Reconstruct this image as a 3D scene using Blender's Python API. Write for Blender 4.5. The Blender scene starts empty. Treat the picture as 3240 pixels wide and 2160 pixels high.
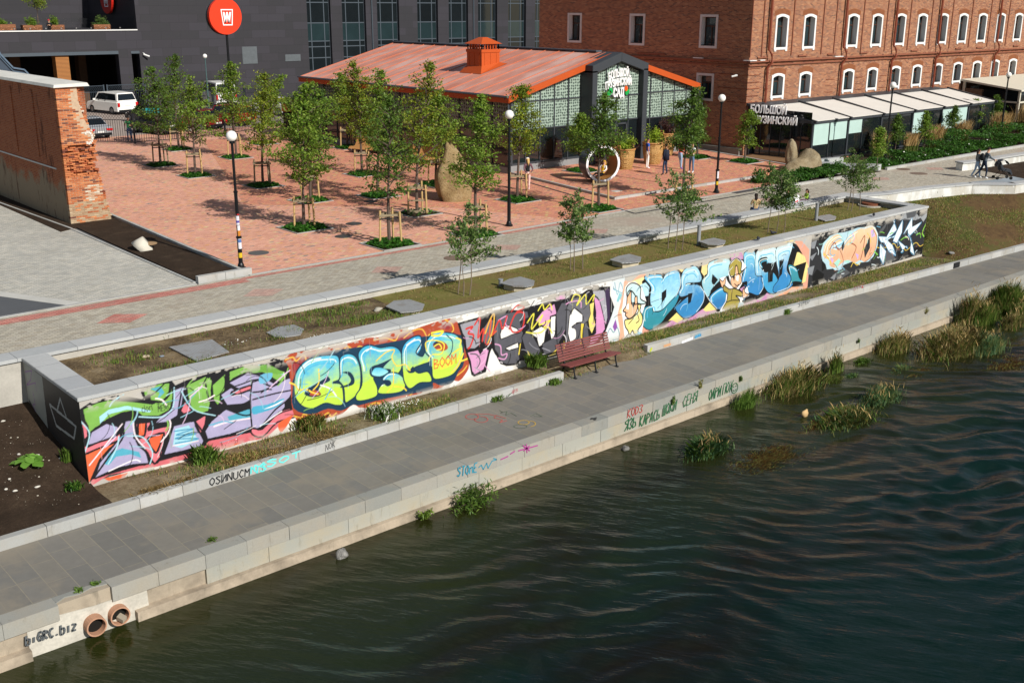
import bpy, bmesh, math, random
import numpy as np
from mathutils import Vector, Matrix
R_ = math.radians
rnd = random.Random(7)
# ------------------------------------------------------------------ camera, sky, sun, exposure
CAM_H = 9.2; FPX = 3395.38; PITCH, ROLL, YAW = R_(17.4042), R_(0.2189), R_(41.2104)
FW = np.array([math.sin(YAW)*math.cos(PITCH), math.cos(YAW)*math.cos(PITCH), -math.sin(PITCH)])
r0 = np.array([math.cos(YAW), -math.sin(YAW), 0.0]); u0 = np.cross(r0, FW)
RT = math.cos(ROLL)*r0+math.sin(ROLL)*u0; UP = -math.sin(ROLL)*r0+math.cos(ROLL)*u0
scene = bpy.context.scene
cam = bpy.data.cameras.new('camera'); camo = bpy.data.objects.new('camera', cam); scene.collection.objects.link(camo)
camo.matrix_world = Matrix(((RT[0], UP[0], -FW[0], 0), (RT[1], UP[1], -FW[1], 0), (RT[2], UP[2], -FW[2], CAM_H), (0, 0, 0, 1)))
cam.sensor_width = 36; cam.lens = FPX/3240*36; cam.clip_end = 2000; cam.clip_start = .5
scene.camera = camo
SUN_AZ, SUN_EL = R_(-3.5), R_(34)       # shadows run along +Y, a touch towards -X
sund = Vector((math.sin(R_(3.5))*math.cos(SUN_EL), -math.cos(R_(3.5))*math.cos(SUN_EL), math.sin(SUN_EL)))
w = bpy.data.worlds.new('World'); scene.world = w; w.use_nodes = True
nt = w.node_tree; bg = nt.nodes['Background']; sky = nt.nodes.new('ShaderNodeTexSky'); sky.sky_type = 'NISHITA'; sky.sun_disc = False
sky.sun_elevation = SUN_EL; sky.sun_rotation = R_(180-3.5); sky.air_density = 1.0; sky.dust_density = .3; sky.ozone_density = 1.6
# broken cloud in the sky itself, seen only through reflections and the colour of the shade
tc = nt.nodes.new('ShaderNodeTexCoord'); cm = nt.nodes.new('ShaderNodeMapping'); cm.inputs['Scale'].default_value = (1, 1, 2.2); cn = nt.nodes.new('ShaderNodeTexNoise'); cn.inputs['Scale'].default_value = 2.6; cn.inputs['Detail'].default_value = 7; cn.inputs['Roughness'].default_value = .6
cr_ = nt.nodes.new('ShaderNodeValToRGB'); cr_.color_ramp.elements[0].position = .50; cr_.color_ramp.elements[1].position = .62; cx_ = nt.nodes.new('ShaderNodeMixRGB'); cx_.inputs[2].default_value = (6.5, 7.3, 8.0, 1)
nt.links.new(tc.outputs['Generated'], cm.inputs[0]); nt.links.new(cm.outputs[0], cn.inputs['Vector']); nt.links.new(cn.outputs[0], cr_.inputs[0]); nt.links.new(cr_.outputs[0], cx_.inputs[0]); nt.links.new(sky.outputs[0], cx_.inputs[1])
nt.links.new(cx_.outputs[0], bg.inputs[0]); bg.inputs[1].default_value = .05
sl = bpy.data.lights.new('sun', 'SUN'); sl.energy = 4.7; sl.angle = R_(.5); sl.color = (1, .955, .88)
so = bpy.data.objects.new('sun', sl); scene.collection.objects.link(so); so.rotation_euler = sund.to_track_quat('Z', 'Y').to_euler(); so.location = (0, -20, 40)
scene.view_settings.view_transform = 'Standard'; scene.view_settings.look = 'None'; scene.view_settings.exposure = .2; scene.view_settings.gamma = 1
scene.render.engine = 'CYCLES'
try: scene.cycles.max_bounces = 6; scene.cycles.transparent_max_bounces = 8
except Exception: pass
# a point of the photograph (full-size pixels) carried onto a real plane of the place
def ray(u, v): return RT*(u-1620)/FPX-UP*(v-1080)/FPX+FW
def hit(u, v, z=0.0):
    d = ray(u, v); t = (z-CAM_H)/d[2]; return (t*d[0], t*d[1], z)
def hitY(u, v, Y):
    d = ray(u, v); t = Y/d[1]; return (t*d[0], Y, CAM_H+t*d[2])
def hitX(u, v, X):
    d = ray(u, v); t = X/d[0]; return (X, t*d[1], CAM_H+t*d[2])
def D(x, y, z=0.0): return hit(x*1.37755, y*1.37755, z)
# ------------------------------------------------------------------ objects
ROOTC = scene.collection
def tag(o, label=None, cat=None, group=None, kind=None):
    if label: o['label'] = label
    if cat: o['category'] = cat
    if group: o['group'] = group
    if kind: o['kind'] = kind
    elif label: o['kind'] = 'thing'
    return o
def thing(name, label, cat, loc=(0, 0, 0), rz=0, group=None):
    o = bpy.data.objects.new(name, None); ROOTC.objects.link(o); o.location = loc; o.rotation_euler = (0, 0, rz); o.empty_display_size = .1
    return tag(o, label, cat, group, 'thing')
class MB:
    def __init__(s): s.v = []; s.f = []; s.m = []
    def add(s, V, F, m=0):
        n = len(s.v); s.v += [tuple(p) for p in V]; s.f += [tuple(i+n for i in f) for f in F]; s.m += [m]*len(F); return s
    def box(s, x0, x1, y0, y1, z0, z1, m=0):
        V = [(x, y, z) for z in (z0, z1) for y in (y0, y1) for x in (x0, x1)]
        return s.add(V, [(0, 2, 3, 1), (4, 5, 7, 6), (0, 1, 5, 4), (2, 6, 7, 3), (0, 4, 6, 2), (1, 3, 7, 5)], m)
    def obox(s, c, ax, ay, az, m=0):
        c, ax, ay, az = map(Vector, (c, ax, ay, az))
        V = [c+ax*i+ay*j+az*k for k in (-1, 1) for j in (-1, 1) for i in (-1, 1)]
        return s.add(V, [(0, 2, 3, 1), (4, 5, 7, 6), (0, 1, 5, 4), (2, 6, 7, 3), (0, 4, 6, 2), (1, 3, 7, 5)], m)
    def bar(s, a, b, w, h=None, m=0, up=(0, 0, 1)):
        a, b = Vector(a), Vector(b); d = (b-a); L = d.length
        if L < 1e-6: return s
        d /= L; u = Vector(up); sx = d.cross(u)
        if sx.length < 1e-3: sx = d.cross(Vector((1, 0, 0)))
        sx.normalize(); uz = sx.cross(d); h = h or w
        return s.obox((a+b)/2, sx*w/2, d*L/2, uz*h/2, m)
    def prism(s, P, d, m=0):       # polygon P (3-D points) pushed along vector d
        n = len(P); d = Vector(d); V = [Vector(p) for p in P]+[Vector(p)+d for p in P]
        return s.add(V, [tuple(range(n)), tuple(range(2*n-1, n-1, -1))]+[(i, i+n, (i+1) % n+n, (i+1) % n) for i in range(n)], m)
    def slab(s, P, z0, z1, m=0): return s.prism([(p[0], p[1], z0) for p in P], (0, 0, z1-z0), m)
    def poly(s, P, m=0): return s.add(P, [tuple(range(len(P)))], m)
    def tube(s, pts, r, n=8, m=0, cap=True):
        pts = [Vector(p) for p in pts]; rs = r if isinstance(r, (list, tuple)) else [r]*len(pts); V = []; 
        for i, p in enumerate(pts):
            d = (pts[min(i+1, len(pts)-1)]-pts[max(i-1, 0)]).normalized(); a = d.cross(Vector((0, 0, 1)))
            if a.length < .05: a = d.cross(Vector((0, 1, 0)))
            a.normalize(); b = d.cross(a)
            V += [p+(a*math.cos(2*math.pi*k/n)+b*math.sin(2*math.pi*k/n))*rs[i] for k in range(n)]
        F = [(i*n+k, i*n+(k+1) % n, (i+1)*n+(k+1) % n, (i+1)*n+k) for i in range(len(pts)-1) for k in range(n)]
        if cap: F += [tuple(range(n-1, -1, -1)), tuple(range((len(pts)-1)*n, len(pts)*n))]
        return s.add(V, F, m)
    def ball(s, c, r, n=12, m=0, sc=(1, 1, 1), squash=None):
        V = []; F = []
        for i in range(1, n):
            t = math.pi*i/n
            for k in range(2*n):
                a = math.pi*k/n; V.append((c[0]+r*sc[0]*math.sin(t)*math.cos(a), c[1]+r*sc[1]*math.sin(t)*math.sin(a), c[2]+r*sc[2]*math.cos(t)))
        for i in range(n-2):
            for k in range(2*n): F.append((i*2*n+k, (i+1)*2*n+k, (i+1)*2*n+(k+1) % (2*n), i*2*n+(k+1) % (2*n)))
        V += [(c[0], c[1], c[2]+r*sc[2]), (c[0], c[1], c[2]-r*sc[2])]; N = len(V)
        for k in range(2*n):
            F.append((N-2, k, (k+1) % (2*n))); F.append((N-1, (n-2)*2*n+(k+1) % (2*n), (n-2)*2*n+k))
        return s.add(V, F, m)
    def build(s, name, mats, parent=None, smooth=False, bevel=0):
        me = bpy.data.meshes.new(name); me.from_pydata(s.v, [], s.f)
        for m in (mats if isinstance(mats, (list, tuple)) else [mats]): me.materials.append(m)
        if any(s.m): me.polygons.foreach_set('material_index', s.m)
        if smooth: me.polygons.foreach_set('use_smooth', [True]*len(me.polygons))
        bm = bmesh.new(); bm.from_mesh(me); bmesh.ops.recalc_face_normals(bm, faces=bm.faces)
        if bevel: bmesh.ops.bevel(bm, geom=[e for e in bm.edges if len(e.link_faces) == 2 and e.calc_face_angle(0) > .6], offset=bevel, segments=2, affect='EDGES', clamp_overlap=True)
        bm.to_mesh(me); bm.free()
        o = bpy.data.objects.new(name, me); ROOTC.objects.link(o)
        if parent: o.parent = parent; o.matrix_parent_inverse = Matrix.Identity(4)
        return o
def quads_obj(name, V, mat, parent=None, F=None, k=4, midx=None):
    """fast mesh of many k-gons from a numpy array (n*k,3)"""
    V = np.asarray(V, np.float32).reshape(-1, 3); n = len(V)//k
    me = bpy.data.meshes.new(name); me.vertices.add(len(V)); me.vertices.foreach_set('co', V.ravel())
    me.loops.add(n*k); me.loops.foreach_set('vertex_index', np.arange(n*k, dtype=np.int32))
    me.polygons.add(n); me.polygons.foreach_set('loop_start', np.arange(0, n*k, k, dtype=np.int32))
    for m in (mat if isinstance(mat, (list, tuple)) else [mat]): me.materials.append(m)
    if midx is not None: me.polygons.foreach_set('material_index', np.asarray(midx, np.int32))
    me.update(calc_edges=True); me.validate()
    o = bpy.data.objects.new(name, me); ROOTC.objects.link(o)
    if parent: o.parent = parent
    return o
def L3(*c): return tuple(c)+(1,)
def hx(h, k=1.0):
    v = [int(h[i:i+2], 16)/255 for i in (1, 3, 5)]
    return tuple(k*((c/12.92) if c <= .04045 else ((c+.055)/1.055)**2.4) for c in v)+(1,)
# ------------------------------------------------------------------ materials
class NT:
    def __init__(s, name):
        s.mat = bpy.data.materials.new(name); s.mat.use_nodes = True; s.t = s.mat.node_tree; s.b = s.t.nodes['Principled BSDF']
    def n(s, typ, **k):
        o = s.t.nodes.new('ShaderNode'+typ)
        for a, b in k.items(): setattr(o, a, b)
        return o
    def l(s, a, b): s.t.links.new(a, b)
    def math(s, op, a, b=None, c=None):
        o = s.n('Math', operation=op)
        for i, v in enumerate((a, b, c)):
            if v is None: continue
            if isinstance(v, (int, float)): o.inputs[i].default_value = v
            else: s.l(v, o.inputs[i])
        return o.outputs[0]
    def mix(s, f, a, b, mode='MIX'):
        o = s.n('MixRGB', blend_type=mode)
        for i, v in enumerate((f, a, b)):
            if isinstance(v, (int, float)): o.inputs[i].default_value = v
            elif isinstance(v, tuple): o.inputs[i].default_value = v
            else: s.l(v, o.inputs[i])
        return o.outputs[0]
    def pos(s):
        g = s.n('NewGeometry'); return g.outputs['Position']
    def noise(s, vec, scale, det=4, rough=.6, stretch=None):
        if stretch:
            m = s.n('Mapping'); m.inputs['Scale'].default_value = stretch; s.l(vec, m.inputs['Vector']); vec = m.outputs[0]
        o = s.n('TexNoise'); o.inputs['Scale'].default_value = scale; o.inputs['Detail'].default_value = det; o.inputs['Roughness'].default_value = rough
        s.l(vec, o.inputs['Vector']); return o.outputs[0]
    def ramp(s, f, stops, interp='LINEAR'):
        o = s.n('ValToRGB'); r = o.color_ramp; r.interpolation = interp
        r.elements.remove(r.elements[1])
        for i, (p, c) in enumerate(stops):
            if i: e = r.elements.new(p)
            else: e = r.elements[0]; e.position = p
            e.color = c if len(c) == 4 else tuple(c)+(1,)
        s.l(f, o.inputs[0]); return o.outputs[0]
    def bump(s, h, st=.3, dist=.02, prev=None):
        o = s.n('Bump'); o.inputs['Strength'].default_value = st; o.inputs['Distance'].default_value = dist; s.l(h, o.inputs['Height'])
        if prev is not None: s.l(prev, o.inputs['Normal'])
        return o.outputs[0]
    def fin(s, col=None, rough=.8, nrm=None, metal=0, spec=.3):
        if col is not None:
            if isinstance(col, tuple): s.b.inputs['Base Color'].default_value = col
            else: s.l(col, s.b.inputs['Base Color'])
        if isinstance(rough, (int, float)): s.b.inputs['Roughness'].default_value = rough
        else: s.l(rough, s.b.inputs['Roughness'])
        s.b.inputs['Metallic'].default_value = metal; s.b.inputs['Specular IOR Level'].default_value = spec
        if nrm is not None: s.l(nrm, s.b.inputs['Normal'])
        return s.mat
_mc = {}
def M(hexc, rough=.7, var=.18, scale=4, bump=.15, metal=0, spec=.3, k=.9, name=None):
    key = (hexc, rough, var, scale, bump, metal, k)
    if key in _mc: return _mc[key]
    t = NT(name or 'surface_'+hexc[1:]); p = t.pos(); c = hx(hexc, k); n1 = t.noise(p, scale, 5); n2 = t.noise(p, scale*9, 3)
    nn = t.math('ADD', t.math('MULTIPLY', n1, .65), t.math('MULTIPLY', n2, .35))
    f = t.math('MULTIPLY_ADD', nn, 2*var*1.6, 1-var*1.6)
    col = t.n('VectorMath', operation='SCALE'); col.inputs[0].default_value = c[:3]; t.l(f, col.inputs['Scale'])
    nr = t.bump(n2, bump, .01) if bump else None
    _mc[key] = t.fin(col.outputs[0], rough, nr, metal, spec); return _mc[key]
def tiles(name, wx, wy, uv, ramp, joint, jw=.008, stag=.5, stain=.25, sscale=.5, rough=.8, bump=.5, rand=False, grime=None, off=(0, 0)):
    """rectangular units wx by wy metres; uv: which world axes carry the long and the short side"""
    t = NT(name); p = t.pos(); sp = t.n('SeparateXYZ'); t.l(p, sp.inputs[0]); ax = {'x': sp.outputs[0], 'y': sp.outputs[1], 'z': sp.outputs[2]}
    ax['u'] = t.math('ADD', sp.outputs[0], sp.outputs[1])
    U = t.math('ADD', ax[uv[0]], off[0]+500*wx); V = t.math('ADD', ax[uv[1]], off[1]+500*wy)
    Vc = t.math('DIVIDE', V, wy); row = t.math('FLOOR', Vc)
    if rand:
        wn = t.n('TexWhiteNoise', noise_dimensions='1D'); t.l(row, wn.inputs['W']); sh = wn.outputs['Value']
    else: sh = t.math('MULTIPLY', row, stag)
    Uc = t.math('ADD', t.math('DIVIDE', U, wx), sh); col = t.math('FLOOR', Uc)
    cv = t.n('CombineXYZ'); t.l(col, cv.inputs[0]); t.l(row, cv.inputs[1])
    wn = t.n('TexWhiteNoise', noise_dimensions='2D'); t.l(cv.outputs[0], wn.inputs['Vector'])
    c = t.ramp(wn.outputs['Value'], ramp, 'CONSTANT' if len(ramp) > 3 else 'LINEAR')
    fu = t.math('FRACT', Uc); fv = t.math('FRACT', Vc)
    eu = t.math('MULTIPLY', t.math('MINIMUM', fu, t.math('SUBTRACT', 1.0, fu)), wx); ev = t.math('MULTIPLY', t.math('MINIMUM', fv, t.math('SUBTRACT', 1.0, fv)), wy)
    e = t.math('MINIMUM', eu, ev); wob = t.noise(p, 14, 3)
    jm = t.math('LESS_THAN', e, t.math('MULTIPLY', wob, jw)) ; 
    c = t.mix(jm, c, joint)
    n1 = t.noise(p, sscale, 6, .62); n2 = t.noise(p, sscale*14, 4)
    f = t.math('ADD', t.math('MULTIPLY', n1, .6), t.math('MULTIPLY', n2, .4)); f = t.math('MULTIPLY_ADD', f, 3.2*stain, 1-1.6*stain)
    sc = t.n('VectorMath', operation='SCALE'); t.l(c, sc.inputs[0]); t.l(f, sc.inputs['Scale']); c = sc.outputs[0]
    if grime: # (colour, scale, threshold)
        g = t.ramp(t.noise(p, grime[1], 6, .65), [(grime[2], (0, 0, 0)), (grime[2]+.12, (1, 1, 1))]); c = t.mix(g, c, grime[0])
    h = t.math('SUBTRACT', t.math('MULTIPLY', n2, .35), jm)
    return t.fin(c, rough, t.bump(h, bump, .006))
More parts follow.
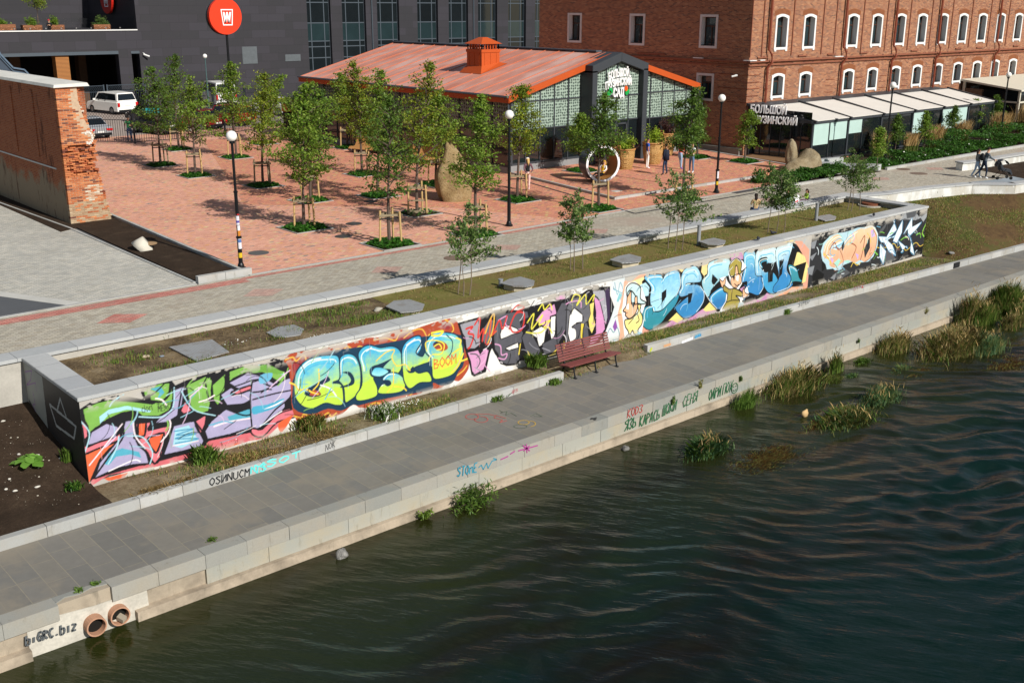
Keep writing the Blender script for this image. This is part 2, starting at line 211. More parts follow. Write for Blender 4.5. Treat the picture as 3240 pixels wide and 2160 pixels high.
# ------------------------------------------------------------------ graffiti on the planter wall
GRAF = """
# ---- base: primer bands along the wall
1 f #b9b4ac 640,560 2400,190 4200,-170 4200,400 2400,900 735,1290
1 f #ddd8d0 1000,1240 1500,1090 2400,860 2400,760 1500,960 1000,1110
2 f #e9e6e0 300,470 1000,300 1700,120 2352,20 2352,560 1800,660 1000,860 300,1080
2 f #cfc6bb 250,470 640,390 900,330 640,420 300,520
3 f #e8e6e2 0,460 380,400 900,250 1560,80 1660,300 1560,700 900,860 0,1120
3 n #9a948c 400,420 900,270 1500,130 1560,160 900,320 400,450
# ---- 1 lilac and green wild letters
1 f #16161c 655,640 800,545 1000,520 1200,560 1160,470 1290,420 1420,400 1450,440 1560,390 1740,340 1890,290 2130,240 2352,190 2620,330 2640,560 2560,640 2352,660 2300,720 2180,870 2080,835 1950,880 1730,930 1650,1000 1400,1080 1100,1140 735,1245 690,980 650,720
1 f #e2622a 705,970 900,900 1000,880 900,960 820,1050 750,1210 735,1250 715,1150
1 f #e0707e 700,950 820,900 980,820 1000,880 800,960 705,1000
1 f #d9656f 740,1270 760,1220 1100,1120 1350,1060 1650,970 1730,900 2080,830 2200,840 2300,700 2360,640 2360,720 2200,880 2060,900 1750,1000 1300,1110 900,1180 742,1280
1 f #e85c20 860,1210 1060,1160 1030,1200 900,1230
1 f #e85c20 1850,960 1990,905 1960,930 1880,960
1 f #7cb648 690,640 800,590 900,565 1100,580 1260,600 1340,560 1370,480 1410,440 1432,540 1400,640 1310,690 1180,690 1120,640 1000,665 880,720 780,820 740,850 715,760 700,700
1 f #7cb648 1190,480 1320,430 1400,425 1390,520 1330,570 1250,560 1240,510 1200,530
1 f #7cb648 1550,440 1700,370 1750,400 1740,560 1720,650 1660,670 1590,640 1560,540
1 f #7cb648 1760,440 1860,350 1850,540 1800,600 1770,560
1 f #7cb648 1900,330 2060,270 2200,290 2352,330 2352,440 2200,400 2050,350 1900,400
1 f #a9a2c8 730,930 760,830 880,760 990,790 950,860 820,900 740,935
1 f #a9a2c8 1040,740 1110,730 1100,880 1140,900 1200,980 1225,1080 1100,1090 960,1120 790,1200 830,1080 930,960 1010,860
1 f #a9a2c8 1440,780 1600,740 1680,900 1660,940 1500,980 1360,1010 1400,900
1 f #e0707e 1130,760 1240,750 1220,820 1400,780 1350,900 1330,1020 1280,1080 1220,1000 1150,880
1 f #ee5a22 1150,760 1200,755 1190,850 1150,860
1 f #ee5a22 1230,880 1350,840 1320,920 1290,990 1250,940
1 f #a9a2c8 1450,480 1520,450 1500,600 1460,690 1380,740 1290,750 1330,700 1420,640
1 f #e0707e 1500,650 1530,580 1580,650 1520,670
1 f #a9a2c8 1750,740 1870,640 2000,690 2050,650 2200,600 2352,500 2352,620 2280,700 2180,760 2080,780 1900,840 1720,880 1700,820
1 f #a9a2c8 1830,520 2000,400 2120,330 2300,420 2352,470 2200,540 2000,590 1880,600
1 f #a9a2c8 1900,420 2050,340 2150,360 2280,440 2000,480
1 f #e0707e 1620,740 1700,690 1690,760 1660,830
1 f #e0707e 1920,500 2060,450 2120,450 1960,510
1 f #e0707e 680,740 715,780 720,860 700,880
1 f #9fd8e8 820,700 900,640 1050,610 1250,650 1240,665 1050,640 900,680 830,760
1 f #45aac4 860,1090 900,1000 1010,960 1150,990 1170,1040 1080,1010 960,1030 900,1100
1 f #45aac4 1240,470 1330,450 1360,500 1300,560 1320,500
1 f #45aac4 1880,700 2050,640 2150,640 2220,600 2100,700 1900,740
1 f #9fd8e8 1450,800 1560,770 1640,890 1500,960 1430,940
1 s9 #2f8fb8 1440,820 1600,800 1460,850 1620,840 1450,880 1640,880 1450,920
1 s7 #f4d9dc 1430,940 1640,900
1 s14 #16161c 1000,730 1020,860 900,1030 780,1200
1 s16 #16161c 1120,660 1130,900 1220,1000 1240,1090
1 s14 #16161c 1130,740 1260,730 1230,810 1420,780 1330,1030 1700,930 1600,720
1 s10 #16161c 830,770 860,740 940,760 980,800 900,880 720,940
1 s14 #16161c 1500,500 1480,690 1600,650 1700,690 1800,660 1730,560 1700,430
1 s10 #16161c 1880,470 2000,430 2080,400 2150,390
1 s12 #16161c 1870,620 2000,600 2150,520 2352,450
1 s12 #16161c 1880,640 2040,690 2150,620 2352,510
1 s12 #f0dfe8 1770,780 1900,740 2150,700
1 s10 #f0dfe8 1100,740 1120,860 1200,960
1 s9 #f0dfe8 740,1100 900,900 1010,760
1 s9 #a9dbe8 1440,460 1430,620 1340,700 1150,700
1 s8 #a9dbe8 1050,860 1180,870 1260,990 1240,1090
1 s8 #a9dbe8 1500,490 1600,640 1780,690
1 s8 #a9dbe8 670,740 740,840 700,1000
1 s8 #f4f0f4 900,1150 1100,1060 1160,1070
1 s8 #a9dbe8 2100,250 2250,330 2352,350
1 s8 #3db0d0 1730,770 1850,740 1930,750
2 f #6aa83a 0,560 120,530 250,600 200,610 100,590 0,600
2 f #a9a2c8 0,680 160,720 300,640 325,700 300,800 180,900 60,1040 0,1060
2 f #5fb3d6 60,620 160,600 140,660 60,690
2 f #36a6c8 0,880 120,860 260,810 200,880 60,930 0,940
2 f #f0f0f6 90,900 180,860 260,820 190,870
2 f #e0707e 0,1060 80,1070 220,930 330,900 340,960 200,1000 80,1120 0,1100
2 s12 #16161c 0,760 100,740 300,640 330,700
2 s12 #16161c 0,820 180,770 330,740
2 s10 #16161c 0,1060 60,1050 210,940 330,900
2 s8 #f4f0f4 60,1040 200,940 240,915
2 f #e85c20 210,1020 300,960 330,950 280,1040 230,1090
1 n #b9b4ac 660,590 900,520 1150,470 1160,510 900,560 670,610
1 n #b9b4ac 1700,320 2120,230 2130,260 1880,310 1720,360
2 n #c2bcb2 0,500 250,450 400,440 250,490 0,540
1 t #1c1c22 1175,665 d=42 don't cry
1 t #1c1c22 1310,660 d=36 MEACE
# ---- 2 lime and blue bubble letters
2 f #b2441e 300,560 255,500 340,425 480,415 640,385 830,345 940,310 1060,300 1200,240 1290,250 1400,215 1540,170 1640,150 1700,190 1730,300 1790,520 1750,620 1700,668 1640,660 1560,720 1440,740 1370,775 1290,790 930,890 830,860 740,935 600,975 400,1012 350,970 320,850
2 f #9a2c30 330,520 420,470 500,440 470,520 380,600 330,580
2 f #9a2c30 830,390 960,350 940,400 860,430
2 f #9a2c30 1190,300 1330,260 1300,330 1220,370
2 f #9a2c30 1560,190 1640,190 1620,240 1570,230
2 s12 #e9b32a 270,490 330,470 360,500 420,450 440,510 400,560
2 s11 #e9b32a 640,430 700,400 740,420 780,380 840,410 880,380 960,400
2 s11 #e9b32a 1000,330 1090,310 1130,320 1180,330 1210,280 1250,260 1290,250
2 s11 #e9b32a 1250,310 1330,250 1400,240 1440,300 1460,280
2 s12 #e9b32a 1590,160 1640,190 1660,240 1640,270
2 s11 #e9b32a 340,955 400,970 420,940 470,960 460,1000
2 s12 #e9b32a 570,970 620,930 650,960 690,930
2 s13 #e9b32a 950,880 1000,850 1050,850
2 s12 #e9b32a 1300,780 1350,750 1390,745
2 s12 #e9b32a 1690,620 1740,580 1770,540
2 f #0d3a55 330,720 335,890 480,942 620,895 730,912 830,862 880,868 1040,825 1300,775 1480,735 1490,680 1560,705 1650,680 1700,590 1745,520 1740,330 1690,280 1400,300 1000,370 500,450 340,640
2 c #2fb3da>#bfe52f 720,480 780,440 850,465 888,560 892,680 868,770 800,830 762,838 750,720 700,650 715,600
2 o12 #0b2f49 720,480 780,440 850,465 888,560 892,680 868,770 800,830 762,838 750,720 700,650 715,600
2 c #49bfe0>#bfe52f 345,640 372,570 430,505 520,465 620,452 705,462 718,560 716,650 660,680 735,700 748,848 690,868 600,850 500,892 420,880 360,820 340,740
2 o12 #0b2f49 345,640 372,570 430,505 520,465 620,452 705,462 718,560 716,650 660,680 735,700 748,848 690,868 600,850 500,892 420,880 360,820 340,740
2 c #0b2f49>#0b2f49 432,780 440,740 520,690 600,640 612,620 640,660 570,700 545,740 565,780 500,800
2 c #b2441e>#b2441e 470,780 500,740 545,755 560,778 505,788
2 c #0b2f49>#0b2f49 735,595 800,590 838,640 830,695 740,722 725,712 790,690 810,655 780,610
2 c #2fb3da>#bfe52f 870,450 905,390 960,368 1010,378 1060,390 1150,378 1212,408 1236,480 1230,560 1190,612 1140,600 1130,640 1060,640 1000,640 1030,720 1018,795 880,832 850,790 900,700 895,560
2 o12 #0b2f49 870,450 905,390 960,368 1010,378 1060,390 1150,378 1212,408 1236,480 1230,560 1190,612 1140,600 1130,640 1060,640 1000,640 1030,720 1018,795 880,832 850,790 900,700 895,560
2 c #0b2f49>#0b2f49 965,600 980,550 1060,520 1150,480 1110,520 1080,560 1140,570 1130,610 1060,640 990,635
2 c #49bfe0>#8fe0e8 985,600 1010,560 1070,560 1120,590 1060,625 1000,620
2 c #49bfe0>#bfe52f 1035,765 1060,700 1100,680 1070,650 1120,600 1190,600 1245,640 1262,705 1230,752 1130,772
2 o11 #0b2f49 1035,765 1060,700 1100,680 1070,650 1120,600 1190,600 1245,640 1262,705 1230,752 1130,772
2 c #0b2f49>#0b2f49 1080,660 1130,660 1145,690 1120,710 1095,700
2 c #1fa8dc>#bfe52f 1230,430 1260,350 1330,300 1385,296 1392,350 1350,430 1400,462 1425,425 1455,430 1472,500 1400,530 1335,560 1370,600 1450,590 1478,670 1380,682 1300,730 1255,680 1240,600
2 o12 #0b2f49 1230,430 1260,350 1330,300 1385,296 1392,350 1350,430 1400,462 1425,425 1455,430 1472,500 1400,530 1335,560 1370,600 1450,590 1478,670 1380,682 1300,730 1255,680 1240,600
2 c #0b2f49>#0b2f49 1265,560 1290,600 1340,590 1325,545 1290,580
2 c #36b9dc>#c4e82e 1425,420 1440,330 1500,270 1600,265 1690,290 1735,380 1735,480 1690,570 1640,620 1540,650 1490,640 1480,560 1470,480
2 o12 #0b2f49 1425,420 1440,330 1500,270 1600,265 1690,290 1735,380 1735,480 1690,570 1640,620 1540,650 1490,640 1480,560 1470,480
2 c #0b2f49>#b2441e 1490,360 1540,330 1600,360 1610,400 1560,420 1510,400
2 s9 #0b2f49 1600,285 1650,340 1640,430 1600,480
2 s14 #e6f6f4 400,560 470,500 560,480
2 s10 #e6f6f4 940,420 980,390
2 s10 #e6f6f4 1270,370 1340,320
2 s10 #e6f6f4 560,700 640,730 690,790
2 s12 #f0cf1f 305,680 350,700 380,740 440,735 490,760 540,775
2 s10 #f0cf1f 545,570 545,680 500,740
2 s10 #f0cf1f 1020,500 1100,430 1170,410 1150,470 1190,540 1260,530 1300,580
2 s10 #f0cf1f 1160,560 1160,690 1110,760
2 s10 #f0cf1f 1170,710 1240,720 1270,745
2 s18 #f2e21c 1480,270 1570,255 1540,290 1480,290
2 s10 #f2e21c 1440,420 1430,350 1500,330 1580,360 1560,440 1480,450 1450,500
2 s10 #f2e21c 1500,380 1540,360 1560,400 1520,410
2 s26 #f2dc20 1510,540 1600,500 1650,520 1560,560
2 s16 #f2dc20 1650,440 1720,400 1700,500 1780,480
2 s14 #f2dc20 1640,600 1700,540 1740,440
2 s12 #f2dc20 1680,310 1720,330 1710,380
2 t #e0401c 1500,565 d=70 BOOM
# ---- 3 grey and pink letters
3 f #17161b 140,505 370,440 470,410 480,390 560,380 700,385 800,355 900,330 1000,300 1060,300 1150,280 1200,240 1300,230 1340,200 1440,170 1560,165 1560,250 1580,300 1600,360 1600,480 1560,600 1500,640 1440,700 1380,710 1340,740 1260,740 1170,780 1090,790 1030,830 960,870 900,860 820,870 800,840 720,860 690,895 600,905 520,880 490,800 460,740 440,790 405,960 295,1005 268,985 250,890 205,740 170,610
3 f #f2f0ec 440,860 450,760 500,810 540,890 600,915 700,900 730,860 800,870 780,900 640,930 440,970
3 f #9b9aa4 165,520 330,472 345,560 350,700 300,740 225,740 215,640 190,600
3 f #68686f 380,560 440,470 470,480 460,600 430,700 400,720 370,640
3 f #d997c6 235,780 330,760 350,800 395,740 428,760 400,880 380,935 300,980 278,950 265,860
3 s11 #55555c 260,790 320,800 350,860 320,930
3 s9 #e9b0d6 410,750 400,840 350,900 300,960
3 f #56565e 480,640 500,440 560,420 700,400 790,400 800,450 720,490 730,560 780,660 700,700 715,840 680,880 600,885 540,860 520,790 490,750
3 f #f3efea 540,610 560,540 620,530 690,560 720,590 640,610 600,630 545,650
3 f #f3efea 590,740 700,690 705,730 620,755
3 s11 #d997c6 520,480 600,440 580,520
3 s11 #d997c6 490,700 540,720 550,800 600,790 580,840 520,830
3 f #e9cf2a 705,800 720,700 730,690 715,800
3 f #56565e 740,640 800,560 880,700 910,760 870,830 800,800 770,740
3 f #e9cf2a 790,760 830,820 800,830
3 f #f3efea 820,600 920,540 960,560 940,700 900,720 880,640
3 f #f3efea 1010,450 1050,440 1045,600 1020,680 1005,600
3 f #56565e 930,700 1030,650 1090,560 1080,780 1010,800 950,840
3 f #e9cf2a 980,820 1070,740 1050,800
3 f #d997c6 870,480 930,400 1040,330 1060,420 1000,440 990,560 950,540
3 f #e9cf2a 1100,560 1130,400 1125,600 1115,610
3 f #e9cf2a 1130,660 1140,760 1125,770
3 f #d997c6 1050,260 1140,240 1140,280 1060,290
3 f #56565e 1060,420 1110,320 1160,320 1150,560 1110,640 1070,700
3 f #68686f 1160,360 1200,280 1310,260 1380,330 1390,420 1340,500 1320,700 1250,730 1180,700 1150,640
3 f #f4f2ee 1185,440 1225,370 1300,430 1300,490 1240,500 1250,560 1250,640 1190,680 1170,600
3 f #56565e 1205,540 1285,500 1275,600 1240,690 1200,720 1245,640 1240,560
3 s11 #d997c6 1150,330 1190,310 1280,300 1290,360
3 f #e9cf2a 1290,510 1315,510 1300,680 1280,730
3 f #56565e 1310,560 1345,500 1365,680 1310,730
3 f #f2dc6c 1370,330 1410,310 1400,420 1420,520 1390,600 1370,560 1360,480 1380,420
3 f #aaa9b3 1400,210 1500,200 1530,260 1540,420 1510,560 1480,520 1460,380 1420,300
3 f #d68bc2 1410,260 1460,300 1500,460 1510,560 1430,680 1370,705 1380,640 1430,600 1430,400
3 s9 #c8c6ce 1500,340 1530,360 1500,420
3 f #3b2a4c 1510,190 1555,180 1560,560 1540,590 1530,400
3 s18 #d42a22 220,560 280,540 240,600 290,620 260,720 240,740
3 s16 #d42a22 300,520 350,460 330,640 380,560 370,680
3 s16 #e0531f 390,600 450,470 440,620 500,580
3 s14 #e9b32a 400,600 440,480 480,420 470,560 420,700
3 s16 #d42a22 470,600 530,480 560,560 600,440
3 s16 #d42a22 620,560 680,420 760,420 740,560 660,590 630,540
3 s12 #d42a22 640,400 700,340 760,360 690,400
3 s14 #e9e02a 790,500 850,420 830,560 930,430 900,520 1000,480 940,550
3 s12 #e9e02a 890,390 930,330 950,380 1000,330 1020,380
3 s13 #e9e02a 780,590 850,600 920,590 980,540 1020,600
3 s13 #e9e02a 1200,300 1230,240 1280,260 1250,340 1330,240 1340,330 1410,240 1400,300
3 s12 #d42a22 420,600 400,700 450,690
3 n #a8a49c 1030,850 1110,820 1110,860 1000,880
# ---- pale scribbles, first cap figure and blue letters
4 f #d9e2e4 110,640 260,590 250,700 170,900 220,1100 180,1280 20,1270 70,1130 120,1000 165,850 130,740
4 s8 #6fa9bd 150,650 180,780 210,650 240,760 140,720
4 s9 #5f8fa0 60,1240 100,1140 140,1180 180,1130 200,1240 130,1260
4 f #8d4aa8 130,1120 160,1040 180,1120 150,1170
4 f #7fc4cc 170,850 200,760 230,780 190,860
4 f #efad8a 250,640 420,570 480,560 430,700 300,1220 190,1285 210,1180 180,1000 220,850 240,740
4 f #f6e39a 330,640 460,590 480,700 430,1000 280,1220 250,1180 240,1000 200,960 260,860 280,760
4 f #0f1013 440,640 520,560 640,560 760,500 900,530 1080,440 1160,440 1260,400 1360,380 1500,380 1640,300 1870,270 2030,220 2110,260 2200,430 2190,560 2170,690 2000,720 1870,760 1740,790 1580,870 1440,960 1240,960 1080,1010 900,1040 700,1110 520,1160 440,1090 470,900
4 f #e9a28c 440,1130 420,1060 520,1160 500,1190 450,1200
4 f #c98cb8 640,1140 760,1050 900,1060 1090,930 1180,930 1240,960 1100,1020 900,1080 720,1130
4 f #f3dc78 720,1060 810,970 880,1040 820,1080 760,1050
4 f #f3dc78 1090,940 1160,860 1230,940 1120,960
4 f #c98cb8 1450,900 1600,850 1640,830 1700,840 1770,760 1840,800 1600,890 1500,930
4 f #c98cb8 1360,360 1500,330 1530,400 1400,420
4 f #f0a880 1860,800 2000,730 2010,700 2180,690 2200,720 1990,780 1880,820
4 f #f6d98a 820,500 900,520 860,540
4 f #f6d98a 1080,460 1150,450 1130,560 1100,580 1070,540
4 f #f6d98a 1900,240 2040,200 2090,230 2000,230
4 f #e9a184 2060,210 2140,210 2220,300 2210,560 2200,720 2150,680 2190,430 2110,280
4 f #f4da82 2110,330 2170,370 2210,480 2180,640 2140,660 2160,560 2190,430 2050,480 2060,440 2090,330
4 c #6cbfe6>#a4ddf2 470,590 640,570 650,640 700,560 790,520 840,560 845,680 800,790 740,860 650,950 560,960 530,830 540,700
4 c #1f8fae>#1f8fa0 450,940 540,900 560,960 650,950 740,860 800,800 840,760 800,880 700,1000 640,1080 520,1150 440,1080
4 f #0f1013 650,760 700,720 700,800 660,860 650,940
4 f #b4e2f2 415,680 480,650 520,700 510,790 450,800
4 c #a6dcf0>#1d84c2 860,600 900,510 1010,480 1070,580 1060,640 970,650 910,660 920,680 1040,680 1100,760 1090,860 1020,970 900,1030 800,930 860,860 950,780 860,800 830,760 860,700
4 f #0f1013 930,770 980,760 960,860 930,880
4 c #b9e6ee>#8fc8d8 1160,440 1360,400 1370,560 1300,600 1180,720 1150,800 1110,760 1080,640 1140,560
4 f #0f1013 1190,560 1250,620 1200,690 1180,640
4 c #2f9fd4>#1b78b8 1200,760 1320,700 1340,850 1300,920 1250,930 1160,840
4 c #7ccbe8>#1f83c4 1530,340 1640,330 1650,560 1720,600 1730,700 1680,780 1600,760 1550,740 1560,640 1500,640 1530,500
4 c #c9ecf4>#2a9cd0 1660,330 1760,290 1860,280 1870,420 1780,440 1770,380 1690,400 1680,450 1740,540 1790,540 1850,560 1900,680 1860,760 1780,750 1720,640 1720,580 1650,560
4 c #c9ecf4>#1c86c6 1880,280 2040,230 2000,400 1980,520 2040,620 2020,700 1860,755 1840,700 1900,600 1870,420
4 f #0f1013 1900,420 1950,400 1930,560 1900,600
4 f #0f1013 1780,460 1840,450 1830,640 1780,650
4 c #2d9cb0>#2a90a0 2000,470 2080,500 2110,600 2140,640 2050,640 1980,710 2030,620
4 s6 #e9f6fa 840,560 850,680 800,800
4 s6 #e9f6fa 1060,690 1100,760 1090,860 1020,960
4 s6 #e9f6fa 1100,740 1160,840 1240,930
4 s6 #e9f6fa 1720,600 1730,700 1690,770
4 s6 #e9f6fa 2030,640 2000,700 1880,750
4 s5 #0f1013 540,860 650,820
4 s5 #0f1013 560,960 650,940 700,720
4 s12 #e4f4fa 1590,600 1592,604
4 s12 #e4f4fa 1620,640 1622,644
4 s12 #e4f4fa 1575,690 1577,694
4 s12 #e4f4fa 1730,520 1732,524
4 s12 #2b7fae 540,700 542,704
4 s12 #2b7fae 570,770 572,774
4 s12 #1f78b0 995,530 997,534
4 s12 #1f78b0 1210,580 1212,584
4 n #bdb6aa 250,620 800,490 1300,400 1300,430 800,520 300,640
4 n #bdb6aa 1300,380 2200,170 2240,170 2220,260 2120,210 1800,290 1330,400
4 f #f6f6f4 225,960 262,700 300,650 370,640 440,700 490,860 470,900 440,990 460,1060 440,1180 380,1240 260,1270 250,1180 240,1060
4 f #f3b98b 240,950 275,890 290,760 330,740 380,810 395,900 370,980 310,1035 265,1000 268,970
4 f #c7e7e8 275,710 340,655 425,700 425,820 485,860 450,880 380,870 330,860 325,740 285,800
4 o13 #17181b 275,710 340,655 425,700 425,820 485,860 450,880 380,870 330,860 325,740 285,800
4 f #ffffff 278,890 300,870 300,940 275,930
4 f #26201e 320,870 380,850 350,920
4 o13 #17181b 240,950 275,890 290,760 330,740 380,810 395,900 370,980 310,1035 265,1000 268,970
4 f #f3b98b 365,810 390,800 390,870 368,880
4 o10 #17181b 365,810 390,800 390,870 368,880
4 s6 #17181b 265,985 290,970
4 f #f4e486 260,1050 330,1030 400,960 395,890 430,890 420,950 445,1010 440,1090 400,1150 400,1190 360,1200 340,1160 310,1210 290,1160 265,1120
4 o13 #17181b 260,1050 330,1030 400,960 395,890 430,890 420,950 445,1010 440,1090 400,1150 400,1190 360,1200 340,1160 310,1210 290,1160 265,1120
4 s10 #17181b 300,1090 350,1030
4 s10 #17181b 390,980 410,1050 380,1080
4 f #e8ecee 262,1240 300,1200 330,1210 330,1230 280,1262
4 f #a9cfe0 370,1190 430,1170 440,1190 380,1220
4 o10 #17181b 262,1240 300,1200 330,1210 330,1230 280,1262
# second figure in an ochre cap
4 f #f6f6f4 1260,610 1330,585 1350,640 1390,690 1360,560 1370,440 1430,385 1510,420 1555,490 1500,560 1505,660 1470,720 1440,740 1510,760 1560,690 1580,790 1520,830 1500,850 1530,880 1500,920 1430,930 1320,960 1260,975 1280,930 1330,850 1340,750 1290,700
4 f #c98cb8 1480,720 1530,690 1530,760 1500,740
4 f #f3b98b 1400,590 1440,580 1430,480 1460,480 1475,540 1500,620 1490,660 1470,680 1440,710 1400,690 1385,640
4 f #a8983a 1370,470 1440,392 1500,440 1495,530 1550,490 1500,545 1470,560 1455,480 1435,480 1425,580 1380,580
4 o13 #17181b 1370,470 1440,392 1500,440 1495,530 1550,490 1500,545 1470,560 1455,480 1435,480 1425,580 1380,580
4 f #ffffff 1440,590 1470,570 1465,640 1440,620
4 f #26201e 1405,590 1430,590 1420,640
4 o10 #17181b 1400,590 1475,560 1500,620 1490,660 1470,680 1440,710 1400,690 1385,640
4 s10 #17181b 1425,665 1450,685 1470,670
4 f #f3b98b 1265,615 1300,640 1325,600 1330,640 1310,700 1290,700
4 o10 #17181b 1265,615 1300,640 1325,600 1330,640 1310,700 1290,700
4 f #a8983a 1310,680 1370,720 1430,715 1510,760 1500,800 1440,790 1480,840 1460,920 1340,950 1300,930 1340,850 1350,770 1310,740
4 o13 #17181b 1310,680 1370,720 1430,715 1510,760 1500,800 1440,790 1480,840 1460,920 1340,950 1300,930 1340,850 1350,770 1310,740
4 s10 #17181b 1340,860 1400,840 1480,840
4 s10 #17181b 1400,730 1390,840
4 f #f3b98b 1510,760 1520,710 1540,760 1575,780 1520,820
4 o10 #17181b 1510,760 1520,710 1540,760 1575,780 1520,820
4 f #a9cfe0 1470,870 1520,860 1520,900 1460,915
4 f #e8ecee 1265,960 1310,930 1320,950 1270,972
# ---- right end: charcoal ground with peach bubble letters and white spikes
6 f #2c2d31 0,690 0,1290 1170,930 1240,395 600,560
5 f #2c2d31 600,900 560,1335 720,1290 760,1270 760,870
5 f #85898f 590,960 640,940 620,1010 595,1010
5 f #85898f 560,1170 620,1150 600,1230 565,1220
5 f #85898f 580,1080 640,1040 600,1110
5 f #85898f 640,1250 690,1240 680,1310 640,1300
5 f #101114 600,1240 640,1180 700,1220 680,1290 610,1320
5 f #101114 690,900 760,880 700,960 640,950
6 f #55585c 900,420 1230,400 1230,480 1100,540 900,540
6 f #9a9ea2 940,460 980,450 990,520 1080,500 1100,460 1160,500 1230,450 1225,490 1180,560 1150,510 1090,540 960,520 905,545
6 f #17181b 1090,440 1190,410 1180,470 1130,500
6 f #55585c 650,690 760,560 740,620 700,680
6 f #101114 0,940 60,950 40,1100 0,1140
6 f #55585c 120,1180 250,1080 330,1150 200,1230
6 f #101114 420,1100 580,1060 640,1130 430,1170
6 f #85898f 570,1060 640,1100 615,1120
6 f #55585c 780,870 860,990 750,1060 700,950
6 f #101114 870,900 960,900 900,1010
6 f #85898f 880,1030 950,940 920,990
6 f #85898f 100,1210 170,1150 150,1230
6 f #101114 1000,880 1180,830 1170,920 1000,960
6 f #b4d8e4 10,1010 -10,900 20,800 100,720 180,690 260,680 330,660 420,625 500,620 560,605 620,620 655,700 650,830 600,960 540,1020 450,1030 440,1060 350,1020 250,1060 230,1110 160,1125 130,1100 60,1110 45,1050
6 c #eec79a>#e8ad84 20,900 40,820 110,740 190,705 240,760 190,800 100,850 150,880 200,870 240,830 320,720 350,700 440,640 500,640 590,620 640,700 635,820 580,960 500,1020 450,1000 380,1030 300,1000 230,1040 160,1090 90,1060 100,980 60,990 20,960
6 f #a0dccf 140,1040 200,980 220,1010 170,1100
6 f #a0dccf 250,1010 330,1000 340,960 310,1040
6 f #c7a6e0 100,960 140,1000 120,1040
6 f #c7a6e0 570,660 600,640 620,720 580,740
6 f #c7a6e0 390,920 430,940 420,1000
6 s15 #9a5638 90,880 150,800 190,880 260,830
6 s15 #9a5638 330,800 400,850 350,980
6 f #2c2d31 230,830 260,780 265,850 235,900
6 f #2c2d31 490,880 560,720 560,860 500,980
6 s15 #9a5638 450,800 500,720 480,880 450,1000
6 s12 #f8f0e0 30,900 60,810 130,740
6 s12 #f8f0e0 500,625 590,610 645,700
6 s10 #a0dccf 300,700 330,680 350,720 340,800 300,820
6 s10 #a0dccf 190,700 230,720 240,780
6 s10 #9a5638 600,650 640,740 620,880 560,980 500,1020
6 s10 #9a5638 130,860 200,870 250,1000 230,1090
6 s9 #b79bdc 350,690 380,740 360,800
6 s14 #e6c32a 20,930 60,960 110,1040
6 s11 #e6c32a 340,1080 370,1030 410,1060 450,1030
6 s9 #e6c32a 530,690 560,740 570,800
6 s9 #e6c32a 640,850 670,860 770,850 840,810 880,860 940,820 980,890 1090,800 1140,840 1180,820
6 f #dfeef4 660,730 830,740 880,700 760,770 820,830 860,950 780,900 730,800 690,790
6 f #dfeef4 740,760 850,560 830,540 870,650 800,720
6 f #dfeef4 830,780 870,680 940,540 930,680 870,800
6 f #dfeef4 890,780 950,900 920,910 980,840 1000,870 940,820
6 f #dfeef4 950,700 1050,510 1050,620 1160,560 1100,640 1010,730 1000,640
6 f #dfeef4 1010,700 1060,860 1075,940 1030,900 1040,780
6 f #dfeef4 680,820 745,900 715,1050 675,960
6 f #dfeef4 780,900 850,940 820,880
6 s6 #2f86b4 700,740 740,830 800,700 850,560
6 s6 #2f86b4 880,800 950,900
6 s6 #2f86b4 1040,740 1075,930
6 s6 #2f86b4 690,860 715,1040
6 s16 #79c63c 610,900 640,930 650,940
6 s14 #79c63c 790,700 830,680
6 s14 #79c63c 920,770 960,740 990,740
6 s14 #79c63c 1100,710 1140,690 1150,740
6 s18 #8ad63c 1190,730 1170,680 1210,580
6 s8 #6dc0e4 640,610 680,620
6 s7 #6dc0e4 190,1140 240,1090 270,1120
6 n #8d8a84 0,690 400,590 900,470 1240,395 1235,425 900,500 400,630 0,720
6 f #c9c4ba 0,1340 1100,980 1170,960 1170,930 1060,960 0,1290
"""
CROPS = {'1': (0, 1050, 2.6133), '2': (800, 950, 2.6133), '3': (1400, 850, 2.94), '4': (1900, 700, 3.36), '5': (2340, 400, 2.6133), '6': (2600, 550, 3.672)}
def hexlin(h, k=0.88):
    v = [int(h[i:i+2], 16)/255 for i in (1, 3, 5)]
    return np.array([k*((c/12.92) if c <= .04045 else ((c+.055)/1.055)**2.4) for c in v])
def smooth(P, closed=True, n=5):
    P = np.array(P, float); N = len(P); out = []
    rng_ = range(N if closed else N-1)
    for i in rng_:
        if closed: a, b, c, d = P[(i-1) % N], P[i], P[(i+1) % N], P[(i+2) % N]
        else: a, b, c, d = P[max(i-1, 0)], P[i], P[i+1], P[min(i+2, N-1)]
        for k in range(n):
            t = k/n
            out.append(.5*((2*b)+(c-a)*t+(2*a-5*b+4*c-d)*t*t+(3*b-a-3*c+d)*t**3))
    if not closed: out.append(P[-1])
    return np.array(out)
